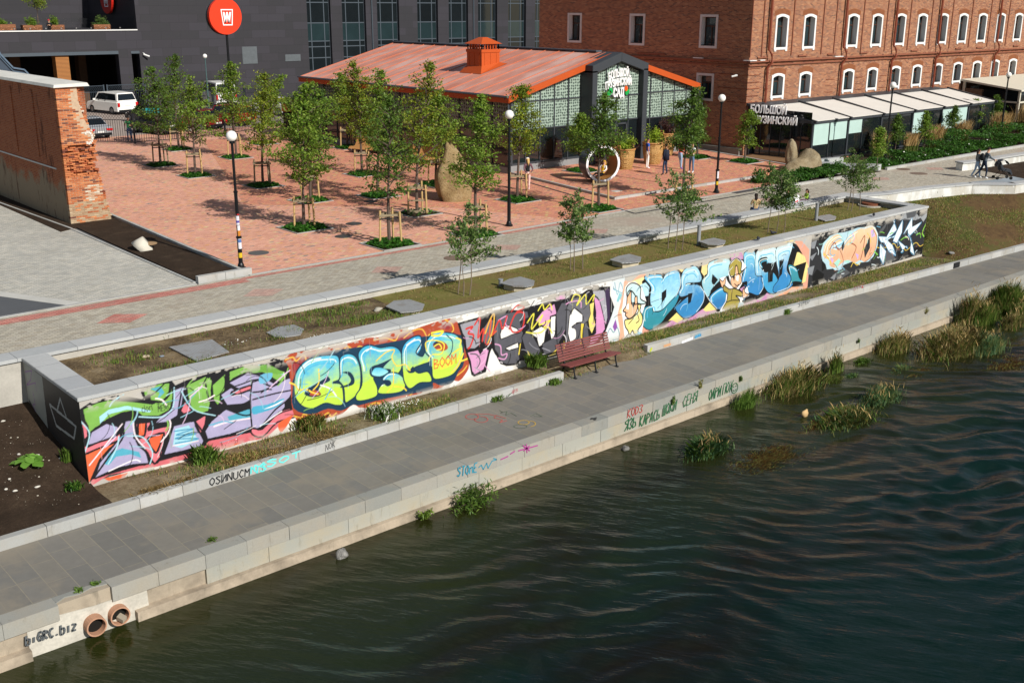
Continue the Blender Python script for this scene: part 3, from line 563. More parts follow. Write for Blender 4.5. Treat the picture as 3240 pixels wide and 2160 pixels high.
FONT5 = {  # stroke letters on a 4x6 grid, y up
 'A':'0,0 2,6 4,0;1,2 3,2','B':'0,0 0,6 3,5 3,4 0,3 4,2 3,0 0,0','C':'4,5 2,6 0,3 2,0 4,1','D':'0,0 0,6 3,5 4,3 3,1 0,0','E':'4,6 0,6 0,0 4,0;0,3 3,3','G':'4,5 2,6 0,3 2,0 4,1 4,3 2,3',
 'I':'2,0 2,6','K':'0,0 0,6;4,6 0,3 4,0','L':'0,6 0,0 4,0','M':'0,0 0,6 2,3 4,6 4,0','N':'0,0 0,6 4,0 4,6','O':'2,0 0,2 0,4 2,6 4,4 4,2 2,0','P':'0,0 0,6 4,5 4,4 0,3','R':'0,0 0,6 4,5 4,4 0,3 4,0',
 'S':'4,5 2,6 0,5 4,2 2,0 0,1','T':'2,0 2,6;0,6 4,6','U':'0,6 0,1 2,0 4,1 4,6','V':'0,6 2,0 4,6','X':'0,0 4,6;0,6 4,0','Y':'0,6 2,3 4,6;2,3 2,0','Z':'0,6 4,6 0,0 4,0',
 'c':'4,3 2,4 0,2 2,0 4,1','d':'4,6 4,0 1,0 0,2 1,4 4,3','e':'0,2 4,2 3,4 1,4 0,2 2,0 4,1','h':'0,0 0,6;0,3 3,4 4,0','i':'2,0 2,4','k':'0,0 0,6;4,4 0,2 4,0','n':'0,0 0,4;0,3 3,4 4,0','o':'2,0 0,2 2,4 4,2 2,0','r':'0,0 0,4;0,3 2,4 4,3','t':'2,6 2,0 4,0;0,4 4,4','y':'0,4 2,1;4,4 1,-2','b':'0,6 0,0 3,0 4,2 3,4 0,3','z':'0,4 4,4 0,0 4,0','s':'4,4 0,3 4,1 0,0',
 "'":'2,6 2,5','.':'2,0 2,1','3':'0,6 4,5 2,3 4,1 0,0','Я':'4,0 4,6 0,5 0,4 4,3 0,0','З':'0,5 2,6 4,5 2,3 4,1 2,0 0,1','Ь':'0,6 0,0 4,1 3,3 0,3','П':'0,0 0,6 4,6 4,0','Р':'0,0 0,6 4,5 4,4 0,3','И':'0,6 0,0 4,6 4,0','Щ':'0,6 0,0 4,0 4,6;2,6 2,0','Г':'0,0 0,6 4,6','Н':'0,0 0,6;4,0 4,6;0,3 4,3','@':'4,2 1,1 2,5 4,4 4,1;4,4 4,6 0,6 0,0 4,0','К':'0,0 0,6;4,6 0,3 4,0','А':'0,0 2,6 4,0;1,2 3,2','С':'4,5 2,6 0,3 2,0 4,1'}
def glyph_strokes(text, w, adv=1.35):
    """strokes of a word, x advance in units of glyph width; returns lists of (x,y), glyph 1 wide, 1.4 high"""
    out = []; x = 0
    for ch in text:
        if ch == ' ': x += .8; continue
        for st in FONT5.get(ch, FONT5['O']).split(';'):
            out.append([(x+float(p.split(',')[0])/4, float(p.split(',')[1])/6*1.5) for p in st.split()])
        x += adv
    return out
def paint_wall(Yw, x0, x1, z0, z1, res):
    nx = int((x1-x0)/res)+1; nz = int((z1-z0)/res)+1
    X = x0+np.arange(nx)*res; Z = z0+np.arange(nz)*res
    img = np.zeros((nz, nx, 3)); img[:] = hexlin('#bdb8b0')
    rs = np.random.RandomState(3)
    def nz_(f):   # blocky value noise
        g = rs.rand(int((z1-z0)*f)+3, int((x1-x0)*f*.7)+3)
        a = (Z-z0)*f; b = (X-x0)*f*.7; i = a.astype(int); j = b.astype(int); u = (a-i)[:, None]; v = (b-j)[None]
        return (g[i][:, j]*(1-u)*(1-v)+g[i+1][:, j]*u*(1-v)+g[i][:, j+1]*(1-u)*v+g[i+1][:, j+1]*u*v)
    noise = .5*nz_(4)+.3*nz_(11)+.2*nz_(26)
    def inside(P, xs, zs):
        m = np.zeros((len(zs), len(xs)), bool)
        for k in range(len(P)):
            (xa, za), (xb, zb) = P[k], P[(k+1) % len(P)]
            if za == zb: continue
            c = ((za > zs) != (zb > zs))
            xi = xa+(zs-za)*(xb-xa)/(zb-za)
            m ^= (c[:, None] & (xs[None] < xi[:, None]))
        return m
    def box(P, pad=0):
        P = np.array(P)
        i0 = max(0, int((P[:, 1].min()-pad-z0)/res)); i1 = min(nz, int((P[:, 1].max()+pad-z0)/res)+2)
        j0 = max(0, int((P[:, 0].min()-pad-x0)/res)); j1 = min(nx, int((P[:, 0].max()+pad-x0)/res)+2)
        return i0, i1, j0, j1
    def fill(P, c1, c2=None, mask=None):
        i0, i1, j0, j1 = box(P)
        if i1 <= i0 or j1 <= j0: return
        a = np.zeros((i1-i0, j1-j0))
        for dx in (-.25, .25):
            for dz in (-.25, .25): a += inside(P, X[j0:j1]+dx*res, Z[i0:i1]+dz*res)*.25
        if mask == 'n': a = a*np.clip((noise[i0:i1, j0:j1]-.44)*18, 0, 1)
        col = np.zeros((i1-i0, j1-j0, 3)); col[:] = c1
        if c2 is not None:
            P = np.array(P); t = np.clip((P[:, 1].max()-Z[i0:i1])/(P[:, 1].max()-P[:, 1].min()), 0, 1)[:, None]
            t = np.clip((t+(noise[i0:i1, j0:j1]-.5)*.5-.12)*1.9, 0, 1)[..., None]; col = c1*(1-t)+c2*t
        img[i0:i1, j0:j1] = img[i0:i1, j0:j1]*(1-a[..., None])+col*a[..., None]
    def stroke(P, w, c, soft=.35):
        for k in range(len(P)-1):
            a, b = np.array(P[k]), np.array(P[k+1]); i0, i1, j0, j1 = box([a, b], w)
            if i1 <= i0 or j1 <= j0: continue
            xs = X[j0:j1][None]; zs = Z[i0:i1][:, None]; d = b-a; L = max(d@d, 1e-9)
            t = np.clip(((xs-a[0])*d[0]+(zs-a[1])*d[1])/L, 0, 1)
            r = np.hypot(xs-a[0]-t*d[0], zs-a[1]-t*d[1])
            al = np.clip((w*.5-r)/(res*1.1)+.5, 0, 1)[..., None]
            img[i0:i1, j0:j1] = img[i0:i1, j0:j1]*(1-al)+c*al
    for ln in GRAF.strip().split('\n'):
        if ln[0] == '#': continue
        f = ln.split(' '); ox, oy, sc = CROPS[f[0]]
        def W(p):
            q = hitY(ox+p[0]/sc, oy+p[1]/sc, Yw); return (q[0], q[2])
        if f[1] == 't':
            c = hexlin(f[2]); x, y = map(float, f[3].split(',')); h = float(f[4][2:]); a = W((x, y)); s = h/290/1.5*1.2; kx = .62 if h < 50 else .85
            for st in glyph_strokes(' '.join(f[5:]), 1):
                stroke([(a[0]+px*s*kx, a[1]+pz*s) for px, pz in st], .03 if h > 50 else .014, c)
            continue
        pts = [tuple(map(float, p.split(','))) for p in f[3:]]; P = [W(p) for p in pts]
        ol = None
        if f[1] == 'f' and f[0] in '12' and f[2] in ('#a9a2c8', '#7cb648', '#e0707e', '#ee5a22'): ol = ('#16161c', 13)
        if f[1] == 'f' and f[0] == '3' and f[2] in ('#56565e', '#9b9aa4', '#68686f', '#f3efea', '#f4f2ee', '#d68bc2', '#d997c6', '#aaa9b3', '#f2dc6c'): ol = ('#141418', 7)
        if f[1] == 'c' and f[0] == '4': ol = ('#0f1013', 10)
        if f[0] == '6' and f[2] == '#dfeef4': ol = ('#2f86b4', 5)
        if ol: q = smooth(P, True, 3); stroke(list(q)+[q[0]], 2*ol[1]/290, hexlin(ol[0]))
        if f[1] == 'f': fill(P if len(P) < 4 else smooth(P, True, 3) if f[0] in '2' else P, hexlin(f[2]))
        elif f[1] == 'n': fill(P, hexlin(f[2]), mask='n')
        elif f[1] == 'c':
            a, b = f[2].split('>'); Q = smooth(P); fill(Q, hexlin(a), hexlin(b)); c_ = Q.mean(0); ex = Q.max(0)-Q.min(0)
            if a != b and ex.min() > .5:
                for kk, col, ww in ((.84, '#e6f8f4', .03), (.70, '#3fb4dc', .035)):
                    q = c_+(Q-c_)*kk; seg = []
                    for v in list(q)+[q[0]]:
                        if (v[0]-c_[0])*-.5+(v[1]-c_[1]) > .05*ex[1]+.12: seg.append(v)
                        elif len(seg) > 3: stroke(seg, ww, hexlin(col)); seg = []
                        else: seg = []
                    if len(seg) > 3: stroke(seg, ww, hexlin(col))
        elif f[1][0] == 'o': q = smooth(P); stroke(list(q)+[q[0]], float(f[1][1:])/290, hexlin(f[2]))
        else: stroke(smooth(P, False) if len(P) > 2 else P, float(f[1][1:])/290, hexlin(f[2]))
    # airbrushed lines, highlights and drips of the single pieces
    def wisp(cx, cz, L, a, cols, w):
        q = [(cx, cz)]; k = rs.uniform(-1.6, 1.6)
        for i in range(7): a += k*.16+rs.normal(0, .07); q.append((q[-1][0]+math.cos(a)*L/7, q[-1][1]+math.sin(a)*L/7))
        stroke(q, w, hexlin(cols[rs.randint(len(cols))]))
    for i in range(70): wisp(rs.uniform(8.3, 14.6), rs.uniform(-1.7, .05), rs.uniform(.25, .9), rs.uniform(-.2, 1.0), ['#a9dbe8', '#f4e4e8', '#52aec8', '#d9b8d8', '#8fc6d8', '#16161c', '#16161c', '#7cb648'], rs.choice([.014, .02, .035]))
    for i in range(50): wisp(rs.uniform(18.9, 25.4), rs.uniform(-1.75, .05), rs.uniform(.15, .6), rs.uniform(-1.5, 1.5), ['#d997c6', '#d997c6', '#17161b', '#9b9aa4', '#e9e4e8', '#56565e'], rs.choice([.016, .028]))
    for i in range(60): wisp(rs.uniform(25.8, 37), rs.uniform(-1.8, .05), rs.uniform(.12, .45), rs.uniform(0, 1.6), ['#d8f0f8', '#0f1013', '#1f78b0', '#6cc0e4', '#2a90a0'], .016)
    for i in range(45): wisp(rs.uniform(38, 46.7), rs.uniform(-1.8, .05), rs.uniform(.15, .5), rs.uniform(-.6, 1.6), ['#85898f', '#101114', '#dfeef4', '#a0dccf', '#a5633f', '#f4ead8', '#79c63c'], rs.choice([.018, .03]))
    for i in range(150):
        x_ = rs.uniform(x0+.3, x1-.3); z_ = rs.uniform(-.9, .2); j = min(nx-2, int((x_-x0)/res)); ii = min(nz-1, int((z_-z0)/res)); stroke([(x_, z_), (x_+rs.normal(0, .006), z_-rs.uniform(.1, .7))], .011, img[ii, j]*.75+np.array([.12, .12, .12]))
    # peeled paint along the top and worn foot
    top = np.clip((noise-.50)*14, 0, 1)*np.clip((Z-(z1-.34))/.2, 0, 1)[:, None]*.85
    ft = np.clip((noise-.42)*10, 0, 1)*np.clip(((z0+.42)-Z)/.2, 0, 1)[:, None]*.8
    cc = hexlin('#b9b3a8')
    for m in (top, ft): img = img*(1-m[..., None])+cc*m[..., None]
    img *= (.86+.24*noise[..., None]); g_ = img.mean(2, keepdims=True); img = img*.9+g_*.1
    return X, Z, img
# ------------------------------------------------------------------ setting: ground, quay, walls
ZQ = -2.06; ZW = -2.98
def soilmat(name, cols, scale=1.3, rough=.95, bump=.8, detail=.45):
    t = NT(name); p = t.pos(); n1 = t.noise(p, scale, 8, .68); n2 = t.noise(p, scale*12, 5, .7); n3 = t.noise(p, scale*60, 2)
    f = t.math('ADD', t.math('MULTIPLY', n1, .75), t.math('MULTIPLY', n2, .25))
    c = t.ramp(f, cols); v = t.n('VectorMath', operation='SCALE'); t.l(c, v.inputs[0]); t.l(t.math('MULTIPLY_ADD', n2, detail*2, 1-detail), v.inputs['Scale'])
    sp = t.ramp(n3, [(.70, (0, 0, 0)), (.74, (1, 1, 1))]); c2 = t.mix(t.math('MULTIPLY', sp, .45), v.outputs[0], hx('#a99f8e', .8))
    return t.fin(c2, rough, t.bump(t.math('ADD', n2, t.math('MULTIPLY', n3, .5)), bump, .03), spec=.1)
m_soil_dark = soilmat('dark_soil', [(.3, hx('#2c231b')), (.55, hx('#3d3127')), (.75, hx('#55483a'))])
m_soil_tan = soilmat('dry_soil', [(.30, hx('#3a3027')), (.45, hx('#5d4f3c')), (.56, hx('#7d6c52')), (.7, hx('#9a8b72'))], 1.1)
m_soil_strip = soilmat('strip_soil', [(.30, hx('#463a2c')), (.48, hx('#74664f')), (.62, hx('#8e8169')), (.75, hx('#a89d88'))], 1.2)
m_soil_grass = soilmat('thin_turf', [(.32, hx('#5a4a30')), (.45, hx('#776740')), (.55, hx('#6d6a38')), (.7, hx('#8a7a50'))], .8)
m_slope = soilmat('slope_turf', [(.36, hx('#4b3a29')), (.48, hx('#5b4830')), (.56, hx('#4a4a28')), (.7, hx('#404e22'))], .35)
m_plaza = tiles('red_block_paving', .2, .1, 'xy', [(0, hx('#d8a08b')), (.22, hx('#dea78f')), (.42, hx('#d09680')), (.58, hx('#d89f84')), (.74, hx('#cb907b')), (.86, hx('#dba06f')), (.93, hx('#96857e')), (.965, hx('#d3c090'))], hx('#a5796a'), .006, .5, .2, .25, .85, .35)
m_plaza2 = tiles('deep_red_block_paving', .2, .1, 'xy', [(0, hx('#cd8a72')), (.25, hx('#d59276')), (.45, hx('#c37f69')), (.65, hx('#cb8a70')), (.84, hx('#d39c6a')), (.93, hx('#86706a')), (.96, hx('#cbb27c'))], hx('#8e5c4c'), .006, .5, .2, .25, .85, .35)
m_prom = tiles('grey_block_paving', .22, .11, 'xy', [(0, hx('#ada698')), (.3, hx('#b5ad9c')), (.5, hx('#a39c8e')), (.7, hx('#b9b2a2')), (.88, hx('#a59b8a'))], hx('#807a6e'), .012, .5, .2, .22, .88, .5, grime=(hx('#a8988a'), .16, .56))
m_lot = tiles('pale_block_paving', .24, .12, 'xy', [(0, hx('#b4b1a8')), (.3, hx('#bdb9ae')), (.5, hx('#aba9a1')), (.7, hx('#c0bbaf')), (.88, hx('#aeaa9f'))], hx('#82817b'), .012, .5, .34, .18, .88, .5)
m_pink = tiles('faded_red_paving', .22, .11, 'xy', [(0, hx('#b99a8c')), (.3, hx('#b39286')), (.6, hx('#bca091')), (.8, hx('#ad9488'))], hx('#8a6a62'), .012, .5, .3, .4, .88, .5)
m_red = tiles('red_band_paving', .22, .11, 'xy', [(0, hx('#bf8074')), (.3, hx('#b87468')), (.6, hx('#c48a7c')), (.8, hx('#b08074'))], hx('#7d554e'), .012, .5, .3, .4, .88, .5)
m_quay = tiles('grey_quay_slabs', .95, .47, 'yx', [(0, hx('#75726c')), (.2, hx('#78756f')), (.4, hx('#73716c')), (.6, hx('#7b776f')), (.76, hx('#706e69')), (.88, hx('#77736b'))], hx('#8a8374'), .018, .37, .22, .35, .75, .3, rand=True, grime=(hx('#837c70'), .5, .52))
m_stone = None
def stonemat(name, base, dirt, amt=.5):
    t = NT(name); p = t.pos(); g = t.n('NewGeometry'); c = t.ramp(g.outputs['Random Per Island'], [(0, hx(base[0])), (.5, hx(base[1])), (1, hx(base[2]))])
    n1 = t.noise(p, 1.1, 8, .65); n2 = t.noise(p, 5, 6, .7, (1, 1, .25)); n3 = t.noise(p, 40, 3)
    d = t.math('MULTIPLY', t.ramp(n1, [(.45, (0, 0, 0)), (.68, (1, 1, 1))]), amt); c = t.mix(d, c, hx(dirt))
    d2 = t.math('MULTIPLY', t.ramp(n2, [(.58, (0, 0, 0)), (.72, (1, 1, 1))]), amt*.8); c = t.mix(d2, c, hx('#6e675a'))
    v = t.n('VectorMath', operation='SCALE'); t.l(c, v.inputs[0]); t.l(t.math('MULTIPLY_ADD', n3, .3, .85), v.inputs['Scale'])
    return t.fin(v.outputs[0], .75, t.bump(n3, .3, .006))
m_face = stonemat('quay_face_stone', ('#96978f', '#a09f95', '#8c908b'), '#a89c84', .75)
m_cap = stonemat('quay_cap_stone', ('#8f8f89', '#99978f', '#868782'), '#9d9484', .6)
m_foot = stonemat('weathered_concrete', ('#ab9d8b', '#b1a28e', '#a29684'), '#71675a', .8)
m_coping = tiles('coping_granite', 1.55, 40, 'xy', [(0, hx('#a9abab')), (.5, hx('#b3b4b3')), (1, hx('#a4a6a8'))], hx('#77787a'), .018, .0, .16, .8, .6, .25, grime=(hx('#9a988f'), .9, .62))
m_copingY = tiles('coping_granite_side', 1.3, 60, 'yx', [(0, hx('#a9abab')), (.5, hx('#b3b4b3')), (1, hx('#a4a6a8'))], hx('#77787a'), .018, .0, .16, .8, .6, .25)
m_conc = M('#b4b0a7', .85, .3, 1.6, .4)
m_kerb = stonemat('kerb_stone', ('#a5a6a5', '#aeaeab', '#9b9c9a'), '#988f7e', .55)
m_asph = M('#5b5d60', .8, .15, 1.2, .5)
m_dark = M('#17181b', .5, .1, 4, 0)
def sheet(name, P, z, mat):
    b = MB(); b.poly([(p[0], p[1], z) for p in P]); return tag(b.build(name, mat), kind='structure')
# far ground, plaza, promenade
sheet('ground', [(-150, 29.6), (400, 29.6), (400, 500), (-150, 500)], -.02, m_asph)
sheet('parking_ground', [(15.6, 75.5), (28, 74.2), (58, 76), (58, 112), (15.6, 112)], -.008, M('#a99a90', .85, .2, .6, .2))
sheet('plaza_paving', [(17.2, 34.1), (58, 34.1), (58, 78), (20, 78), (18.1, 49)], 0, m_plaza)
sheet('promenade_paving', [(-60, 29.0), (53, 29.0), (60, 27.2), (200, 26.5), (200, 34.0), (-60, 34.0)], 0.004, m_prom)
sheet('paved_lot', [(-60, 34.14), (15.45, 34.14), (15.7, 46.6), (15.9, 58), (15.9, 90), (-60, 90)], 0.004, m_lot)
sheet('asphalt_lane', [(-60, 34.16), (11.05, 34.16), (9.78, 36.71), (-4, 64), (-60, 130)], 0.010, m_asph)
b = MB(); b.slab([(11.05, 34.16), (11.55, 34.2), (10.1, 37.1), (-3.6, 64), (-4, 64), (9.78, 36.71)], 0.005, .016); tag(b.build('lane_border', M('#c4c2bb', .8, .2, 2)), kind='structure')
b = MB()
for x0, x1, y0, y1 in ((-60, 17.0, 33.2, 33.8), (17, 34, 33.6, 33.86)): b.poly([(x0, y0, .009), (x1, y0, .009), (x1, y1, .009), (x0, y1, .009)])
tag(b.build('red_paving_band', m_red), kind='structure')
b = MB()
for i, (cx, w_, m_) in enumerate([(11.8, 1.0, 0), (16.6, .95, 1), (21.6, .9, 1), (27.4, .9, 1), (32.4, .9, 1), (38.4, .9, 1), (44.3, .9, 1), (55, .9, 1), (61, .9, 1)]):
    b.poly([(cx-w_*.8, 31.55, .009), (cx, 31.0, .009), (cx+w_*.8, 31.55, .009), (cx, 32.2, .009)], m_)
tag(b.build('paving_diamonds', [m_red, m_pink]), kind='structure')
b = MB(); b.box(-60, 15.4, 34.0, 34.14, -.1, .03); b.box(17.4, 62, 34.0, 34.12, -.1, .02); tag(b.build('plaza_edging', m_kerb), kind='structure')
# darker warm paving near the garden house, raised terrace with kerb
sheet('inner_paving', [(24, 47), (31, 40), (33.5, 34.13), (62, 34.13), (62, 46.5), (41, 70), (34, 72)], 0.004, m_plaza2)
b = MB(); TP = [(38.75, 36.55), (50.5, 36.35), (54.6, 37.4), (56.4, 45.6), (57, 46), (57, 47), (40.6, 47), (40.3, 46)]
b.slab(TP, -.1, .12); o = b.build('raised_terrace', m_plaza2); tag(o, kind='structure')
b = MB()
def kerbline(b, P, w_, z0, z1):
    for a, c in zip(P[:-1], P[1:]):
        a = Vector((a[0], a[1], 0)); c = Vector((c[0], c[1], 0)); L = (c-a).length; n = max(1, int(L/1.0)); d = (c-a)/n
        for i in range(n):
            p = a+d*i; q = p+d-d.normalized()*.012; s_ = Vector((-d.y, d.x, 0)).normalized()*w_
            b.slab([p, q, q+s_, p+s_], z0, z1)
kerbline(b, [(38.6, 36.4), (50.6, 36.2)], .14, -.1, .126); kerbline(b, [(40.2, 46.2), (38.6, 36.4)], .14, -.1, .126)
tag(b.build('terrace_kerb', m_kerb), 'low grey kerb round the raised brick terrace before the glass hall', 'kerb')
b = MB(); kerbline(b, [(56.5, 46), (54.9, 37.8), (52.6, 36.1)], .12, -.1, .15); tag(b.build('pale_kerb', M('#c9c9c4', .7, .1, 3)), 'thin pale kerb between terrace and brick building', 'kerb')
b = MB()
P = [hit(1650, 571, .004), hit(2009, 676, .004), hit(2388, 611, .004)]
for a, c in zip(P[:-1], P[1:]): b.bar((a[0], a[1], .01), (c[0], c[1], .01), .13, .012)  # flat dark strip stands in for the dark face of a low step
tag(b.build('drain_channel', M('#3a3a3c', .6, .1, 8)), 'dark drain channel set in the red paving round the terrace', 'drain')
# soil bed beside the ruined wall
b = MB(); b.slab([(15.55, 34.3), (17.3, 34.3), (18.0, 48.0), (15.85, 48.0)], -.1, .03); b.slab([(15.0, 46), (15.95, 46.5), (15.95, 90), (15.2, 90)], -.1, .025); tag(b.build('soil_bed', m_soil_dark), kind='structure')
b = MB(); kerbline(b, [(17.45, 34.2), (18.05, 48.6)], .13, -.1, .13); kerbline(b, [(15.5, 34.1), (17.55, 34.1)], .2, -.1, .24); kerbline(b, [(15.5, 34.3), (15.62, 46.6), (15.05, 60)], .1, -.1, .035)
tag(b.build('bed_kerb', m_kerb), 'grey kerb framing the bare soil bed by the ruined wall', 'kerb')
# ------------------------------------------------------------------ quay
sheet('quay_pavement', [(-30, 20.14), (140, 20.14), (140, 23.6), (-30, 23.6)], ZQ, m_quay)
qw = thing('quay_wall', 'stone faced quay wall with grey blocks and concrete footing along the water', 'wall', (20, 19.8, ZW))
def kid(o, par):
    o.parent = par; o.matrix_parent_inverse = par.matrix_basis.inverted() if par.location.length else Matrix.Identity(4); return o
def asthing(o): o['kind'] = 'thing'; return o
def fixp(par):      # builders work in world coordinates: undo the parent's own transform
    par_m = Matrix.LocRotScale(par.location, par.rotation_euler, None).inverted()
    return par_m
def sub(par, o):
    o.parent = par; o.matrix_parent_inverse = fixp(par); return o
caps = MB(); c1 = MB(); c2 = MB(); ft = MB(); rq = random.Random(4)
x = -14.0
while x < 100:
    L = rq.choice([.95, .98, 1.05, 1.1]) if x < 60 else 2
    j = rq.uniform(-.006, .006)
    if not (5.15 < x+L/2 < 6.2): caps.box(x+.004, x+L-.004, 19.76+j, 20.15, ZQ-.32, ZQ+.006+abs(j)*.6)
    else: caps.slab([(x, 20.15), (x+L, 20.15), (x+L, 19.98), (x+L*.7, 20.04), (x+L*.45, 19.95), (x+L*.2, 20.02), (x, 19.9)], ZQ-.06, ZQ+.004)
    x += L
x = -14.0
while x < 100:
    L = rq.choice([1.5, 1.9, 2.1]) if x < 60 else 4
    j = rq.uniform(-.006, .006)
    if x+L < 4.95 or x > 7.2: c2.box(x+.004, x+L-.004, 19.775+j, 20.1, ZQ-.325-.37, ZQ-.33)
    x += L
ft.box(-30, 4.9, 19.66, 20.1, -4.2, ZQ-.70); ft.box(7.0, 140, 19.66, 20.1, -4.2, ZQ-.70); ft.box(-30, 140, 19.85, 20.13, -4, ZQ-.02)
sub(qw, caps.build('cap_stone', m_cap)); sub(qw, c2.build('facing_stone', m_face)); sub(qw, ft.build('footing', m_foot))
b = MB(); b.prism([(4.9, 19.83, -2.42), (5.5, 19.83, -2.30), (6.2, 19.82, -2.36), (7.3, 19.82, -2.36), (7.3, 19.78, -3.2), (4.9, 19.78, -3.3)], (0, .02, 0))
sub(qw, b.build('repair_patch', M('#c3beb2', .9, .45, 1.6, .7)))
# terracotta pipes
for i, (u, v) in enumerate([(300, 1975), (377, 1944)]):
    p = hitY(u, v, 19.72); pb = MB(); n = 24; ro, ri = .205, .175
    ring = lambda r, y: [(p[0]+r*math.cos(2*math.pi*k/n), y, p[2]+r*math.sin(2*math.pi*k/n)) for k in range(n)]
    y0 = 19.60 if i == 0 else 19.64
    V = ring(ro, y0)+ring(ri, y0)+ring(ri, 20.6)+ring(ro, 20.1); F = []
    for k in range(n):
        l = (k+1) % n
        F += [(k, l, n+l, n+k), (n+k, n+l, 2*n+l, 2*n+k), (3*n+k, 3*n+l, l, k)]
    pb.add(V, F); pb.poly([(p[0]+ri*1.01*math.cos(2*math.pi*k/n), y0+.16, p[2]+ri*1.01*math.sin(2*math.pi*k/n)) for k in range(n)], 1)  # near-black disc inside the bore paints in its darkness
    o = pb.build('drain_pipe', [M('#b78b70', .8, .3, 6), M('#15130f', .9)], smooth=False)
    tag(o, ['terracotta drain pipe, the lower left of two, trickling into the water', 'terracotta drain pipe, the upper right of two, with a brick lodged inside'][i], 'pipe', 'drain pipes in the quay wall')
bb = hitY(377, 1938, 19.75); b = MB(); b.obox((bb[0]+.02, 19.70, bb[2]-.10), (.05, .02, .02), (-.03, .09, .01), (0, -.01, .04)); tag(b.build('loose_brick', M('#a89c8a', .9)), 'pale brick lying inside the upper drain pipe', 'brick')
# kerb between quay and soil strip, in two runs
k1 = MB(); kerbline(k1, [(-14, 22.86), (5.3, 22.80), (22.25, 22.92)], .2, ZQ-.1, ZQ+.26); tag(k1.build('stone_kerb', m_kerb), 'long pale stone kerb along the quay, left of the red bench', 'kerb')
k2 = MB(); KR = [(26.3, 23.05), (34, 22.85), (42, 22.5), (52.4, 22.05), (70, 21.3), (110, 19.9)]; kerbline(k2, KR, .2, ZQ-.1, ZQ+.26); tag(k2.build('stone_kerb', m_kerb), 'long pale stone kerb along the quay, right of the red bench', 'kerb')
def soilhit(u, v):
    z = -1.5
    for _ in range(25): q = hit(u, v, z); z = zl(q[0], q[1], 0)
    return (q[0], q[1], z)
def ypoly(P, x):
    for a, c in zip(P[:-1], P[1:]):
        if x <= c[0]: return a[1]+(c[1]-a[1])*(x-a[0])/(c[0]-a[0])
    return P[-1][1]
# ground grids with gentle relief
def relief(name, xs, yf, zf, mat, ny=14):
    V = []; F = []; nx = len(xs)
    for x in xs:
        y0, y1 = yf(x)
        for j in range(ny+1):
            y = y0+(y1-y0)*j/ny; V.append((x, y, zf(x, y, j/ny)+(.035*math.sin(x*2.1+y)*math.sin(y*3.3-x*.7) if 0 < j < ny else 0)))
    for i in range(nx-1):
        for j in range(ny): F.append((i*(ny+1)+j, (i+1)*(ny+1)+j, (i+1)*(ny+1)+j+1, i*(ny+1)+j+1))
    b = MB(); b.add(V, F); o = b.build(name, mat, smooth=True); return tag(o, kind='structure')
fr = lambda a, c, n: [a+(c-a)*i/n for i in range(n+1)]
WS = lambda x: -1.90-.08*min(1, max(0, (x-8)/38))     # soil height at the foot of the painted wall
zl = lambda x, y, t: -1.84+1.0*max(0, min(1, (y-24.2)/4.1))**1.0
relief('bare_soil', fr(-14, 7.93, 60), lambda x: (22.98, 28.4), zl, m_soil_dark, 20)
kr1 = lambda x: 23.05 if x < 22.3 else (22.75 if x < 26.3 else ypoly(KR, x)+.18)
def zs(x, y, t):
    g = ZQ+.22 if (x < 22.1 or x > 26.5) else ZQ-.03
    if x > 22 and x < 27 and t > .2: g = ZQ+.1
    return g+(WS(x)-g)*min(1, t*1.3)
relief('soil_strip', fr(7.93, 47.0, 150), lambda x: (kr1(x), 24.45), zs, m_soil_strip, 8)
WWL = [(47.3, 28.4), (49.4, 27.75), (52.5, 27.3), (55.5, 26.5), (57.2, 25.0), (61, 24.4), (80, 24), (120, 23.4)]
def zslope(x, y, t):
    z = -1.84+(1.56+.005*(x-50))*min(1, max(0, t)*1.12)**.8; f = min(1, max(0, (x-46.9)/3.2)); g = min(1, max(0, (y-24.3)/1.2)); f = max(f*f*(3-2*f), g); return -1.98+(z+1.98)*f
relief('grass_slope', [46.9, 47.1, 47.4, 47.8]+fr(48.2, 110, 130), lambda x: (ypoly(KR, x)+.16, ypoly(WWL, x)+.05), zslope, m_slope, 18)
# ------------------------------------------------------------------ planter with the painted wall
XL, XR, YF, YB = 7.85, 46.95, 24.36, 28.3; HC = .40
pw = thing('planter_wall', 'long raised planter wall, grey granite coping over a front covered in graffiti', 'wall', (27, 24.4, -1.8))
b = MB(); b.box(XL+.04, XR-.04, YF+.04, YF+.5, -2.4, HC-.10); b.box(XL+.04, XL+.5, YF+.4, YB+.1, -2.4, HC-.10); b.box(XR-.5, XR-.04, YF+.4, YB+.1, -2.2, HC-.10); sub(pw, b.build('wall_body', m_conc))
b = MB(); b.box(XL, XR, YF, YF+.68, HC-.095, HC); sub(pw, b.build('coping', m_coping, bevel=.01))
b = MB(); b.box(XL, XL+.66, YF+.683, YB+.02, HC-.095, HC); b.box(XR-.66, XR, YF+.683, YB+.02, HC-.095, HC); sub(pw, b.build('side_coping', m_copingY, bevel=.01))
rw = thing('retaining_wall', 'concrete retaining wall with pale granite coping along the promenade', 'wall', (10, 28.6, -1))
b = MB(); b.box(-60, XR+.3, YB+.10, YB+.6, -2.4, HC-.10); sub(rw, b.build('wall_body', m_conc))
b = MB(); b.box(-60, XR+.3, YB+.023, YB+.74, HC-.095, HC); sub(rw, b.build('coping', m_coping, bevel=.01))
b = MB(); b.slab([(XL+.1, YF+.5), (XR-.1, YF+.5), (XR-.1, YB+.1), (XL+.1, YB+.1)], -.5, .06)
sheet('planter_soil', [(XL+.4, YF+.4), (19, YF+.4), (19.6, YB+.2), (XL+.4, YB+.2)], .10, m_soil_tan); sheet('planter_turf', [(18.4, YF+.4), (XR-.3, YF+.4), (XR-.3, YB+.2), (18.8, YB+.2)], .105, m_soil_grass)
